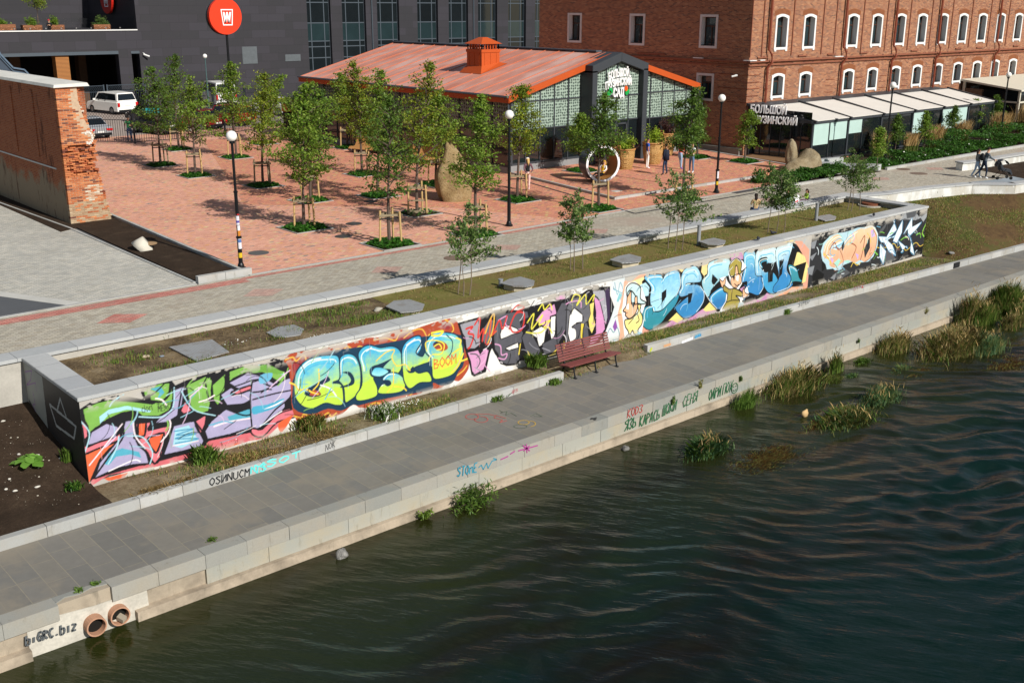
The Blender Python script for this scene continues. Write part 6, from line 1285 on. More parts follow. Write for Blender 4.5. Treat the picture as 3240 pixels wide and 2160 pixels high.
# plaza trees: base pixel, top pixel (2352-wide view), crown radius, leaf, description
TREES = [
 ((370, 380), (347, 150), 1.25, m_leaf_d, 'dark green young linden nearest the ruined wall', 1, 1), ((409, 344), (403, 120), 1.15, m_leaf_d, 'tall dark linden with a thin spire by the car park fence', 1, 0),
 ((450, 404), (437, 178), 1.3, m_leaf, 'bushy linden with a round top, second from the ruined wall', 1, 1), ((541, 362), (527, 138), 1.1, m_leaf, 'slender pointed linden before the red sign pole', 1, 0),
 ((605, 427), (612, 165), 1.15, m_leaf_y, 'yellowing linden with bare looking lower twigs', 1, 1), ((604, 330), (655, 172), 1.0, m_leaf, 'small linden half hidden behind the yellowing one', 0, 0),
 ((700, 524), (700, 188), 1.35, m_leaf, 'large full linden in front at the middle of the plaza', 1, 1), ((712, 461), (735, 200), 1.15, m_leaf_d, 'linden standing right behind the large full one', 1, 1),
 ((833, 401), (806, 138), 1.25, m_leaf_y, 'light green linden with a leaning trunk by the wooden benches', 1, 0), ((798, 340), (782, 165), 1.05, m_leaf, 'linden close to the long glass wall of the hall', 1, 0),
 ((896, 561), (893, 215), 1.05, m_leaf_d, 'dark airy linden at the plaza edge above the promenade', 1, 1), ((868, 450), (880, 157), 1.15, m_leaf, 'tall linden rising behind the dark airy one', 0, 0),
 ((959, 490), (986, 134), 1.25, m_leaf_y, 'pale green linden with a long spire left of the boulder', 2, 1), ((1002, 424), (1006, 205), 1.1, m_leaf, 'linden behind the boulder', 1, 0),
 ((1094, 539), (1103, 212), 1.15, m_leaf, 'linden at the foot of the tall boulder beside the promenade', 1, 1), ((1189, 460), (1204, 192), 1.05, m_leaf_y, 'linden beside the woman in pink trousers', 1, 0),
 ((1375, 480), (1387, 210), 1.15, m_leaf_d, 'dark linden in front of the white ring sculpture', 1, 0), ((1336, 393), (1332, 262), 1.0, m_leaf, 'short bushy tree without stakes by the hall corner', 0, 0),
 ((1568, 458), (1592, 198), 1.1, m_leaf_d, 'dark linden beside the man in the white shirt', 1, 0), ((1710, 372), (1724, 254), .95, m_leaf, 'small rounded tree before the brick building', 0, 0), ((1600, 362), (1612, 262), .8, m_leaf_d, 'low dark tree behind the standing men', 0, 0)]
for i, (bp, tp, R, mat, lab, stk, stain) in enumerate(TREES):
    zt = .12 if i in (17, 19, 20) else 0.0; p = D(bp[0], bp[1], zt); x, y = p[0], p[1]
    top = hitY(tp[0]*1.37755, tp[1]*1.37755, y); ht = max(2.2, top[2]-zt); lx = (top[0]-x)
    hb = 1.72 if stk else ht*.34
    if i in (17, 19, 20): hb = .75
    if i == 10: hb = 1.9
    if i in (16, 18, 15): hb = 2.15; R *= .9
    if i in (19, 20): R *= .72
    make_tree('linden_tree', lab, x, y, ht, hb, R*1.38, mat, 11+i*3, dens=rnd.uniform(.8, 1.2) if i != 10 else .75, trunk=.062, group='young trees on the brick plaza', lean=(lx/ht*.9, rnd.uniform(-.03, .03)), z0=zt)
    bed('green ground cover at the foot of the '+lab.split(' ', 1)[-1] if len(lab.split()) < 9 else 'green square under the '+' '.join(lab.split()[:9]), x, y, .78 if i not in (10, 6) else .85, zt, i, full=(.12 if i == 12 else 1.0))
    if stk: stakes('wooden stakes holding the '+' '.join(lab.split()[:9]), x, y, zt, dark=(i in (0, 4)), low=(stk == 2), rz=rnd.uniform(-.3, .3))
# multi-stemmed saplings in the planter
def sapling(label, px_list, crown, ht, n, seed, mat=m_leaf_s, wind=.25, R=.55, zc=.55):
    rs = np.random.RandomState(seed); b0 = D(*px_list[0], .1); root = thing('sapling', label, 'tree', (b0[0], b0[1], .1), 0, 'saplings in the raised planter'); P = []; tw = MB()
    for j, bp in enumerate(px_list):
        q = D(bp[0], bp[1], .1); o = Vector((q[0]-b0[0], q[1]-b0[1], 0)); tb = MB(); hj = ht*(1, .88, .8, .75)[j]; pts = []
        for k in range(7): pts.append(o+Vector((wind*.45*(k/6)**2*hj*.4+.03*math.sin(seed+k*1.3+j), .03*math.cos(k*1.7+j), hj*k/6)))
        tb.tube(pts, [.024-.0033*k for k in range(7)], 6); t_ = tb.build('stem', m_bark_l); t_.parent = root
        for i in range(n):
            s = (.36+.62*(i+.5)/n); kk = min(int(s*6), 5); c = pts[kk].lerp(pts[kk+1], s*6-kk); L = R*(1.2-s)*rs.uniform(.7, 1.8)+.16; az = rs.uniform(0, 6.28); d = Vector((math.cos(az)+wind, math.sin(az)*.9, rs.uniform(.3, .9))).normalized(); pp = [c]
            for k in range(4): d = (d+Vector((wind*.12, 0, -.04))+Vector(rs.normal(0, .12, 3))).normalized(); pp.append(pp[-1]+d*L/4)
            tw.tube(pp, [.008, .006, .005, .004, .003], 4, cap=False)
            for k in range(int(20+L*34)): a_ = rs.uniform(.2, 1)*4; ii = min(int(a_), 3); P.append(np.array(pp[ii].lerp(pp[ii+1], a_-ii))+rs.normal(0, .055, 3))
    o = tw.build('twigs', m_bark_l); o.parent = root; quads_obj('foliage', leaves(np.array(P), .058, rs, .6, .4, .2), mat, root); return root
sapling('windblown sapling with drooping leaves above the lilac and lime murals', [(1055, 675), (1080, 678), (1063, 680)], 0, 3.0, 17, 5, mat=m_leaf_s, wind=.55, R=.85)
sapling('upright leafy sapling above the grey lettering, second from the left', [(1318, 625), (1310, 620), (1338, 618)], 0, 2.85, 21, 8, wind=-.12, R=.6)
sapling('open branched sapling with a long side branch between two hatches', [(1535, 572), (1552, 577), (1567, 574)], 0, 2.95, 15, 9, wind=.5, R=1.1)
sapling('dense sapling hiding the seated people behind the coping', [(1765, 535), (1784, 537), (1800, 536)], 0, 2.8, 26, 10, wind=.1, R=.85)
sapling('last sapling near the rusty manhole at the far end of the planter', [(1948, 483), (1955, 486), (1973, 482)], 0, 2.65, 19, 12, wind=.35, R=.9)
# blades of grass and low weeds
def blades(name, pts, h, w_, mats, rs, label=None, cat=None, lean=.5, parent=None, kind=None, midx=None, wind=(0, 0), group=None):
    pts = np.asarray(pts, float); n = len(pts); a = rs.uniform(0, 6.283, n); hh = h*rs.uniform(.5, 1.25, n) if np.isscalar(h) else h; d = np.column_stack([np.cos(a), np.sin(a)]); ln = hh*lean*rs.uniform(.1, 1, n)
    tip = pts+np.column_stack([d[:, 0]*ln+wind[0]*hh, d[:, 1]*ln+wind[1]*hh, hh]); mid = pts+np.column_stack([d[:, 0]*ln*.35+wind[0]*hh*.35, d[:, 1]*ln*.35+wind[1]*hh*.35, hh*.6]); sd = np.column_stack([-d[:, 1], d[:, 0], np.zeros(n)])*w_*rs.uniform(.6, 1.3, n)[:, None]
    V = np.stack([pts-sd*.6, pts+sd*.6, mid+sd*.5, tip, mid-sd*.5], 1).reshape(-1, 3)
    if midx is None and isinstance(mats, (list, tuple)): midx = rs.randint(0, len(mats), n)
    o = quads_obj(name, V, mats, parent, k=5, midx=midx); 
    if label or kind: tag(o, label, cat, group, kind)
    return o
m_g1 = leafmat('grass_green', ['#56782c', '#6b8c38', '#7f9a44', '#4a6a28']); m_g2 = leafmat('grass_olive', ['#85823f', '#949050', '#6f7238', '#a39c5c']); m_g3 = leafmat('grass_straw', ['#c4a870', '#d6bd84', '#a88f5c', '#cbae74']); m_fl = M('#f0efe6', .6, .05, 3, 0, k=1.0); m_g4 = leafmat('reed_blue_green', ['#5d8558', '#719a64', '#4c724c', '#8fab74'])
def scat(n, xr, yr, zf, rs, freq=.9, thr=.5, clump=7, cr=.09):
    out = []; ph = rs.uniform(0, 6.28, 6)
    while len(out) < n:
        x = rs.uniform(*xr); y0, y1 = yr(x); y = rs.uniform(y0, y1); f = .5+.5*math.sin(x*freq+ph[0]+1.3*math.sin(y*1.7+ph[1]))*math.sin(y*freq*1.9+ph[2]+math.sin(x*.7+ph[3]))
        if f+rs.normal(0, .12) < thr: continue
        for k in range(clump):
            xx, yy = x+rs.normal(0, cr), y+rs.normal(0, cr); 
            if y0 < yy < y1: out.append((xx, yy, zf(xx, yy)))
    return np.array(out[:n])
rs = np.random.RandomState(21); pz = lambda x, y: .10
yp = lambda x: (YF+.72, YB-.02)
blades('planter_grass', scat(15000, (19, XR-.75), yp, pz, rs, .8, .42, 11, .1), .065, .009, [m_g1, m_g2, m_g2, m_g3, m_g1], rs, kind='stuff')
blades('planter_weeds', np.concatenate([scat(2400, (9.5, 20), yp, pz, rs, 1.0, .74, 14, .12), scat(1100, (13.5, 19), lambda x: (26.2, 28.2), pz, rs, 1.3, .5, 14, .14)]), .10, .014, [m_g1, m_g1, m_g2], rs, kind='stuff')
blades('dry_stalks', scat(900, (8.6, 20), yp, pz, rs, .9, .5, 4, .2), .035, .006, [m_g3], rs, kind='stuff', lean=4)
def zst(x, y):
    y0 = kr1(x); t_ = (y-y0)/(24.45-y0); return zs(x, y, max(0, t_))
ys = lambda x: (kr1(x)+.03, 24.36)
blades('strip_grass', np.concatenate([scat(9000, (8.3, 46.5), ys, zst, rs, 1.1, .62, 10, .1), scat(7500, (25.5, 46.8), ys, zst, rs, 1.2, .42, 10, .1)]), .095, .012, [m_g1, m_g1, m_g2, m_g3], rs, kind='stuff')
blades('dry_grass', np.concatenate([scat(1700, (10.8, 14.2), lambda x: (22.98, 23.9), zst, rs, 1.6, .35, 12, .16), scat(500, (8.6, 10), lambda x: (22.9, 23.3), zst, rs, 1.6, .2, 12, .12)]), .07, .007, [m_g3], rs, kind='stuff', lean=3)
zsl = lambda x, y: zslope(x, y, (y-ypoly(KR, x)-.16)/(ypoly(WWL, x)-ypoly(KR, x)-.1))
blades('slope_grass', scat(20000, (47, 62), lambda x: (ypoly(KR, x)+.3, ypoly(WWL, x)-.1), zsl, rs, .45, .34, 10, .14), .085, .013, [m_g1, m_g2, m_g1, m_g2, m_g3], rs, kind='stuff')
def weed(label, x, y, z, r, h, n, mats, seed, lean=.9, cat='weed', name='weed', w_=.02):
    rs = np.random.RandomState(seed); p = np.column_stack([rs.normal(x, r*.45, n), rs.normal(y, r*.45, n), np.full(n, z)]); o = blades(name, p-np.array([x, y, z]), h, w_, mats, rs, lean=lean)
    o.location = (x, y, z); return tag(o, label, cat, 'weeds along the strip and quay')
for lab, u, v, z, r, h, m in [('bushy bright green weed tuft at the foot of the lilac mural', 650, 1455, -1.83, .3, .3, [m_g1]), ('fine leaved weeds under the lime bubble letters', 980, 1345, -1.82, .45, .26, [m_g1, m_g2, m_g3]), ('green weeds with daisies below the lime letters', 1215, 1315, -1.8, .42, .26, [m_g1, m_g1, m_fl]), ('round green bush touching the grey lettering by the bench', 1697, 1158, -1.78, .26, .34, [m_g1]),
   ('grass tuft in the joint at the end of the left kerb', 1748, 1212, ZQ, .22, .16, [m_g1]), ('low weeds growing along the kerb foot', 1560, 1262, ZQ, .28, .16, [m_g1]), ('small weed at the kerb below the blue mural', 2484, 992, ZQ, .16, .2, [m_g1]), ('weeds at the kerb below the charcoal mural', 2750, 910, ZQ, .3, .14, [m_g1]), ('tiny weed by the kerb near its dark painted patch', 2900, 867, ZQ, .12, .12, [m_g1])]:
    p = hit(u, v, z); weed(lab, p[0], p[1], z, r, h, int(900*r+200), m, int(u))
rs = np.random.RandomState(5)
for k, (u, v, n, r) in enumerate([(1010, 1080, 60, .25), (730, 1102, 30, .2), (528, 1068, 30, .18), (1270, 1290, 90, .35), (700, 1405, 40, .3)]):
    p = hit(u, v, .1 if v < 1200 else -1.8); z = .1 if v < 1200 else -1.8; q = np.column_stack([rs.normal(0, r, n), rs.normal(0, r*.5, n), rs.uniform(.06, .2, n)])
    st_ = blades('stem', np.column_stack([q[:, :2], np.zeros(n)]), .14, .006, [m_g1], rs, lean=.4); o = thing('daisy_clump', ['white daisies by the six sided plate near the lime mural', 'scattered white daisies around the square steel plate', 'low daisies near the back coping behind the square plate', 'white daisies on the strip under the lime mural', 'pale daisies at the foot of the lilac mural'][k], 'flowers', (p[0], p[1], z), 0, 'clumps of daisies'); st_.parent = o
    quads_obj('petals', leaves(q, .02, rs, 1.0, 0, 2), m_fl, o)
# burdock with big leaves on the bare soil
p = soilhit(90, 1470); o = thing('burdock', 'burdock with broad bright green leaves on the bare soil', 'plant', (p[0], p[1], p[2])); b = MB(); rs = np.random.RandomState(2)
for k in range(11):
    a = k*2.4; r = .10+.022*k; c = Vector((math.cos(a)*r, math.sin(a)*r, .22-.012*k)); u_ = Vector((math.cos(a), math.sin(a), -.25)); v_ = Vector((-math.sin(a), math.cos(a), .1)); L = .13+.03*rs.rand()
    b.poly([c+u_*L*x_+v_*L*y_+Vector((0, 0, .02*math.sin(5*x_))) for x_, y_ in [(-.75, 0), (-.8, .5), (-.2, .85), (.5, .75), (1, .15), (.95, -.2), (.5, -.8), (-.2, -.9), (-.8, -.5)]])
q = b.build('leaves', leafmat('burdock_leaf', ['#6a9a3a', '#7dac48', '#5f8c34'])); q.parent = o; b = MB()
for k in range(11): a = k*2.4; b.tube([(0, 0, 0), (math.cos(a)*(.05+.02*k), math.sin(a)*(.05+.02*k), .2)], .008, 4)
q = b.build('stems', m_g1); q.parent = o
weed('small dark weed at the black corner of the planter wall', *soilhit(235, 1545)[:2], soilhit(235, 1545)[2], .18, .14, 260, [m_g1, m_hedge], 9); weed('green weed growing by the wall foot in its shadow', *soilhit(212, 1460)[:2], soilhit(212, 1460)[2], .10, .3, 120, [m_g1], 4, lean=.4)
# white stones and litter on the soil
b = MB(); rs = np.random.RandomState(14)
for k in range(150):
    u = rs.uniform(0, 260); v = rs.uniform(1330, 1600); s = rs.choice([.006, .010, .016, .026], p=[.5, .32, .15, .03]); q = soilhit(u, v)
    if q[0] > 7.6: continue
    z = zl(q[0], q[1], 0)+.02; b.ball((q[0], q[1], z), s, 4, sc=(1, rs.uniform(.6, 1.2), .6))
tag(b.build('soil_pebbles', M('#b0a898', .8, .25, 8)), kind='stuff')
# grasses standing in the river
def river_tuft(label, u, v, r, h, n, mix, seed, wind=(.25, -.05), z=ZW, heads=0, lean=.8, w_=.010, sx=1.6):
    n = int(n*1.35); h *= .84; lean *= 1.2
    p = hit(u, v, ZW)
    if p[1] > 19.25: p = hitY(u, v, 19.2)
    rs = np.random.RandomState(seed); root = thing('river_grass', label, 'river plants', (p[0], p[1], z), 0, 'grass clumps standing in the river')
    q = np.column_stack([rs.normal(0, r*.42*sx, n), rs.normal(0, r*.30, n), np.zeros(n)-.02]); e = 1-.55*np.clip(np.hypot(q[:, 0]/sx, q[:, 1])/r, 0, 1); hh = h*rs.uniform(.55, 1.15, n)*e
    blades('blades', q, hh, w_, mix, rs, lean=lean, parent=root, wind=wind)
    if heads:
        i = rs.choice(n, heads); t_ = q[i]+np.column_stack([rs.normal(wind[0], .18, heads)*hh[i]*1.25, rs.normal(wind[1], .12, heads)*hh[i], hh[i]*1.12]); blades('seed_heads', t_, .16, .016, [m_g3], rs, lean=1.3, parent=root, wind=wind)
    return root
G_, O_, S_, B_ = m_g1, m_g2, m_g3, m_g4
for a in [('large pale seeding grass clump against the quay wall, nearest the green writing', 2515, 1205, .85, .85, 2400, [G_, O_, G_, S_], 1, (.28, -.1), ZW, 160, .7), ('slim upright green reeds at the quay wall below the painted smiling face', 2360, 1262, .35, .8, 500, [G_], 2, (.25, 0), ZW, 0, .35),
   ('tall thin reeds at the wall between two big clumps', 2648, 1140, .22, .95, 380, [G_, G_, O_], 3, (.05, 0), ZW, 20, .3), ('dense straw topped clump on the wall side right of the thin reeds', 2830, 1085, .6, .8, 1500, [O_, S_, G_, O_], 4, (.25, -.05), ZW, 150, .7),
   ('broad mass of straw and green reeds, biggest in the river', 3020, 1105, 1.2, .95, 3800, [O_, S_, O_, G_, S_], 5, (.22, -.05), ZW, 260, 1.0), ('bright green upright reeds behind the broad straw mass', 3110, 1020, .55, 1.1, 1300, [G_, G_, O_], 6, (.1, 0), ZW, 60, .5),
   ('blue green reeds at the right side of the broad mass', 3130, 1110, .6, .8, 1300, [B_, B_, O_], 7, (.3, 0), ZW, 30, .8), ('tall clump growing up over the quay edge near the right border', 3080, 950, .5, 1.5, 1200, [O_, S_, G_], 8, (.15, 0), ZW, 90, .5), ('dark green leafy clump at the far right edge by the wall', 3195, 925, .8, 1.35, 2400, [G_, O_, G_], 9, (.1, 0), ZW, 60, .6),
   ('round tuft of green grass standing alone, leftmost in open water', 2240, 1430, .52, .55, 1000, [B_, B_, G_], 10, (.1, 0), ZW, 50, 1.2), ('low spreading green and straw tuft beside the driftwood', 2680, 1330, .8, .42, 1900, [G_, O_, B_, O_], 11, (.2, 0), ZW, 60, 1.4), ('blue green rounded clump behind the spreading tuft', 2785, 1265, .6, .55, 1700, [B_, B_, B_, O_], 12, (.3, 0), ZW, 60, .9),
   ('tiny green sprig on the water between clump and quay', 2695, 1190, .22, .14, 200, [G_, B_], 13, (.3, 0), ZW, 0, 1.6), ('flattened yellow green grass in shallow water right of the pale clump', 2625, 1205, .4, .2, 420, [G_, O_], 14, (.6, 0), ZW, 0, 2), ('small blue green sprig with rusty grass in the far water', 2855, 1170, .3, .22, 300, [B_, O_], 15, (.5, 0), ZW, 0, 1.6), ('low grass at the waterline beneath the rust stained stone', 2730, 1130, .32, .22, 260, [G_], 16, (.2, 0), ZW, 0, 1.4),
   ('sparse reeds at the right border of the water', 3205, 1035, .5, .75, 500, [O_, G_, S_], 17, (.2, 0), ZW, 50, .8), ('dull green reeds hanging at the wall near the right border', 3230, 1000, .5, .7, 700, [O_, G_], 18, (.2, 0), ZW, 50, .8)]: river_tuft(*a)
m_rust = leafmat('rusty_weed', ['#5d3c1c', '#6e4822', '#4a3018', '#7a5428', '#4d4420'])
for lab, u, v, r, n, s in [('sunken rust brown grass streaming beside the lone green tuft', 2425, 1450, .95, 1900, 31), ('rust brown grass under water near the right border', 3190, 1150, 1.0, 900, 32), ('rusty submerged grass beside the small blue green sprig', 2905, 1178, .5, 350, 33), ('brown water grass around the driftwood', 2600, 1340, .6, 500, 34)]:
    river_tuft(lab, u, v, r, .09, n, [m_rust, m_rust, m_g2], s, (2.5, -.6), ZW, 0, 3.5, .012, 1.7)
# leafy willow bush at the footing
def bush(name, label, c, R, n, mat, seed, size=.07, aspect=.5, sc=(1, 1, .8), stems=10, group=None, cat='bush', flowers=0, up=.5):
    rs = np.random.RandomState(seed); root = thing(name, label, cat, c, 0, group); P = []; tw = MB()
    for k in range(stems):
        a = rs.uniform(0, 6.28); e = rs.uniform(.25, 1.4); L = R*rs.uniform(.7, 1.15); d = Vector((math.cos(a)*math.cos(e)*sc[0], math.sin(a)*math.cos(e)*sc[1], math.sin(e)*sc[2])); pp = [Vector((0, 0, 0))]
        for j in range(4): pp.append(pp[-1]+d*L/4+Vector(rs.normal(0, .04*R, 3)))
        tw.tube(pp, [.012, .009, .007, .005, .003], 4, cap=False)
        for j in range(n//stems): s = rs.uniform(.2, 1.05)*4; i = min(int(s), 3); P.append(np.array(pp[i].lerp(pp[i+1], s-i))+rs.normal(0, .12*R, 3)*np.array(sc))
    P = np.array(P); P[:, 2] = np.abs(P[:, 2]); o = tw.build('twigs', m_bark); o.parent = root; quads_obj('foliage', leaves(P, size, rs, aspect, .3, up), mat, root)
    if flowers: quads_obj('blossom', leaves(P[rs.choice(len(P), flowers)]+np.array([0, -.03, .05]), .045, rs, 1, 0, 1), m_fl, root)
    return root
p = hitY(1480, 1610, 19.45); bush('willow_bush', 'leafy willow bush sprouting from the quay footing over the water', (p[0]+.1, 19.45, ZW+.02), .72, 900, m_leaf_d, 3, .075, .28, (1.6, .9, .62), 20)
p = hitY(1340, 1640, 19.5); bush('willow_shoot', 'small willow shoot left of the big bush on the footing', (p[0], 19.55, ZW+.02), .3, 190, m_leaf, 4, .07, .3, (1.3, .6, .7), 6)
for lab, u, v, R, n in [('green plant growing out of a joint among the green letters', 2128, 1268, .18, 200), ('spindly brown weed growing on the quay edge', 2218, 1215, .22, 160), ('bright sprig hanging from a joint above the smiling face', 2345, 1195, .17, 150), ('small sprig in a joint of the wall between reeds', 2715, 1075, .14, 90), ('grey weed on the coping near the far reeds', 2930, 985, .2, 100), ('tiny plant at the footing near the grey stone', 958, 1757, .12, 70)]:
    p = hitY(u, v, 19.74); bush('wall_plant', lab, (p[0], 19.72, p[2]-.1), R, n, m_g2 if 'brown' in lab or 'grey' in lab else m_leaf_s, int(u), .035, .5, (.8, .4, 1.2), 5, group='plants growing from the quay wall', cat='plant')
for lab, u, v in [('green moss line at the chipped paving edge', 670, 1708), ('moss tuft by the broken coping, left of the other', 250, 1868), ('moss tuft by the broken coping, right of the other', 300, 1848)]: p = hit(u, v, ZQ); weed(lab, p[0], p[1], ZQ, .09, .04, 120, [m_g1], int(u), 2)
# ------------------------------------------------------------------ street furniture and small things
m_black = M('#1b1d20', .4, .1, 4, 0, .3); m_globe = M('#eeece6', .3, .03, 2, 0, k=1.0); m_steel = M('#9a9da0', .45, .1, 4, .05, .7)
def lamp(label, x, y, h=4.95, z=0.0, col=None, stickers=0, lean=(0, 0)):
    r = thing('street_lamp', label, 'street lamp', (x, y, z), 0, 'globe lamps'); r.rotation_euler = (lean[1], lean[0], 0); m = col or m_black
    b = MB(); b.tube([(0, 0, 0), (0, 0, .06)], .17, 12); b.tube([(0, 0, .06), (0, 0, .16), (0, 0, .22)], [.13, .11, .085], 12); b.tube([(0, 0, .2), (0, 0, 1.15)], .078, 12); b.tube([(0, 0, 1.13), (0, 0, 1.2)], .1, 12); b.tube([(0, 0, 1.2), (0, 0, 2.8)], .062, 10); b.tube([(0, 0, 2.78), (0, 0, 2.84)], .08, 10); b.tube([(0, 0, 2.84), (0, 0, h-.42)], .048, 10); b.tube([(0, 0, h-.44), (0, 0, h-.34)], .09, 12)
    o = b.build('pole', m); o.parent = r; b = MB(); b.ball((0, 0, h-.18), .19, 14); o = b.build('globe', m_globe, smooth=True); o.parent = r
    if stickers:
        rs_ = random.Random(3)
        for i, (z0, z1, c) in enumerate([(.42, .6, '#d8b52a'), (.75, 1.12, '#ddd9e0'), (.98, 1.1, '#4a6fa8'), (1.22, 1.42, '#c87f2c'), (1.42, 1.6, '#e4e2ea'), (1.62, 1.95, '#dcd8e2'), (1.7, 1.78, '#5b4fa0'), (1.98, 2.02, '#c23a3a')][:stickers]):
            b = MB(); n = 7; rr = (.0795 if z0 < 1.15 else .0635)+.001*i; a0 = rs_.uniform(3.2, 4.2)
            V = [(rr*math.cos(a0+k*.33), rr*math.sin(a0+k*.33), z) for z in (z0, z1) for k in range(n)]; b.add(V, [(k, k+1, n+k+1, n+k) for k in range(n-1)]); o = b.build('sticker', M(c, .5, .2, 20)); o.parent = r
    return r
for lab, q, g, st_ in [('black globe lamp with white and yellow stickers at the soil bed corner', (554, 617), (538, 307), 8), ('black globe lamp on the plaza edge beside the woman in pink trousers', (1169, 519), (1175, 262), 0), ('black globe lamp in front of the brick building, right of the standing men', (1645, 443), (1658, 232), 2)]:
    p = D(*q); lamp(lab, p[0], p[1], 4.95, 0, stickers=st_)
lamp('black globe lamp in the hedge before the glass veranda', 60.2, 34.4, 4.95, -.05); p = hitY(2317*1.3776, 172*1.3776, 36.0); lamp('globe lamp furthest right by the cream pavilion', p[0], 36.0, 4.95, p[2]-4.77)
p = hit(662, 352, 0); lamp('grey green globe lamp in the car park by the white van', p[0], p[1], 4.95, 0, M('#4a6263', .5))
# round red sign on a pole
sp_ = hitY(711, 52, 76); sg = thing('round_sign', 'big round red sign with a white framed W on a tall pole', 'sign', (sp_[0], 76, 0)); m_redp = M('#e03a1a', .45, .05, 2, 0, k=1.0)
b = MB(); n = 40; r_ = 1.29; b.prism([(sp_[0]+r_*math.cos(2*math.pi*k/n), 75.85, sp_[2]+r_*math.sin(2*math.pi*k/n)) for k in range(n)], (0, .3, 0)); sub(sg, b.build('disc', [m_redp]))
b = MB(); b.tube([(sp_[0]+.1, 76.1, 0), (sp_[0]+.1, 76.1, sp_[2]-1)], .09, 8); sub(sg, b.build('pole', m_black)); b = MB(); n = 40; b.prism([(sp_[0]-.1+1.27*math.cos(2*math.pi*k/n), 76.16, sp_[2]-.06+1.27*math.sin(2*math.pi*k/n)) for k in range(n)], (0, .12, 0)); sub(sg, b.build('back_disc', m_black))
def wmark(par, c, s, axis='y', sgn=-1):
    X_ = (lambda x, z, d=0: (c[0]+x*s, c[1]+d, c[2]+z*s)) if axis == 'y' else (lambda x, z, d=0: (c[0]+d, c[1]-x*s, c[2]+z*s)); dv = (0, sgn*.02, 0) if axis == 'y' else (sgn*.02, 0, 0)
    b = MB(); out = [(-.78, .95), (.85, .95), (.68, -.95), (-.58, -.95)]; inn = [(-.66, .83), (.72, .83), (.57, -.83), (-.48, -.83)]
    for k in range(4): l = (k+1) % 4; b.prism([X_(*out[k]), X_(*out[l]), X_(*inn[l]), X_(*inn[k])], dv)
    sub(par, b.build('frame_mark', m_sign))
    b = MB(); 
    for P in ([(-.5, .62), (-.28, .62), (-.16, -.62), (-.36, -.62)], [(-.16, -.62), (.02, .2), (.02, .62), (-.06, .62), (-.36, -.62)], [(.02, .62), (.14, .62), (.32, -.62), (.1, -.62), (.0, .2)], [(.32, -.62), (.1, -.62), (.36, .62), (.6, .62)]): b.prism([X_(*q) for q in P], dv)
    sub(par, b.build('letter_w', m_sign))
wmark(sg, (sp_[0]+.08, 75.83, sp_[2]-.08), .6)
s2 = thing('round_sign', 'red round sign with a W hung on the shaded grey wall', 'sign', (41.1, 104.5, 9)); b = MB(); b.prism([(41.0, 104.5+1.35*math.cos(2*math.pi*k/32), 9.6+1.35*math.sin(2*math.pi*k/32)) for k in range(32)], (-.25, 0, 0)); sub(s2, b.build('disc', M('#c02418', .45, .05, 2, 0))); wmark(s2, (40.74, 104.5, 9.5), .66, 'x', -1)
# red park bench on the quay
m_bwood = M('#7a4340', .6, .25, 10, .2); m_iron = M('#1f2226', .5, .15, 8, .1)
A_ = hit(1818, 1197, ZQ); B_2 = hit(1949, 1159, ZQ); bx0 = A_[0]; L_ = 1.86; ang = math.atan2(B_2[1]-A_[1], B_2[0]-A_[0])
bn = thing('park_bench', 'long dark red slatted park bench with black iron legs facing the river', 'bench', (A_[0], A_[1], ZQ), ang)
for k in range(7): y_ = .03+k*.072; z_ = .43-.012*k-(.0 if k else .015); b = MB(); b.box(-.22, L_+.22, y_-.028, y_+.028, z_-.018, z_+.018); o = b.build('seat_slat', m_bwood); o.parent = bn
for k in range(7): y_ = .52+.028*k; z_ = .45+k*.078; b = MB(); b.obox((L_/2, y_, z_+.03), (L_/2+.22, 0, 0), (0, .010, .030), (0, .016, -.006)); o = b.build('back_slat', m_bwood); o.parent = bn
for i, x_ in enumerate((0, L_/2, L_)):
    b = MB(); b.tube([(x_, -.03, .02), (x_, .02, .2), (x_, .06, .40)], [.03, .025, .03], 6); b.tube([(x_, .62, .02), (x_, .52, .2), (x_, .46, .38)], [.03, .025, .03], 6); b.bar((x_, .0, .40), (x_, .5, .34), .035, .04); b.bar((x_, .48, .34), (x_, .70, .98), .03, .045); b.box(x_-.04, x_+.04, -.09, .02, 0, .03); b.box(x_-.04, x_+.04, .58, .7, 0, .03); b.tube([(x_, .0, .2), (x_, .3, .14), (x_, .55, .2)], .014, 5)
    o = b.build('leg', m_iron); o.parent = bn
# curved wooden benches on the plaza
m_wslat = M('#b98650', .65, .25, 8, .2)
for lab, q, rz in [('wooden slatted lounge bench nearest the hall glass', (1140, 487), R_(-70)), ('wooden slatted lounge bench between light green trees', (1330, 520), R_(-62)), ('wooden slatted lounge bench furthest from the promenade', (1042, 432), R_(-75))]:
    p = hit(*q, 0); r = thing('lounge_bench', lab, 'bench', (p[0], p[1], 0), rz, 'wooden lounge benches'); b = MB(); sd = MB()
    prof = [(0, .30), (.15, .42), (.35, .42), (.55, .38), (.72, .42), (.85, .58), (.95, .80), (1.02, 1.02)]
    for a, c in zip(prof[:-1], prof[1:]):
        for k in range(2): t0, t1 = k*.5+.05, k*.5+.47; b.prism([(-.95, a[0]+(c[0]-a[0])*t0, a[1]+(c[1]-a[1])*t0), (-.95, a[0]+(c[0]-a[0])*t1, a[1]+(c[1]-a[1])*t1), (-.95, a[0]+(c[0]-a[0])*t1, a[1]+(c[1]-a[1])*t1-.03), (-.95, a[0]+(c[0]-a[0])*t0, a[1]+(c[1]-a[1])*t0-.03)], (1.9, 0, 0))
    o = b.build('slats', m_wslat); o.parent = r
    for x_ in (-.7, .7): sd = MB(); sd.bar((x_, .12, 0), (x_, .2, .4), .05); sd.bar((x_, .78, 0), (x_, .95, .95), .05); o = sd.build('leg', m_iron); o.parent = r
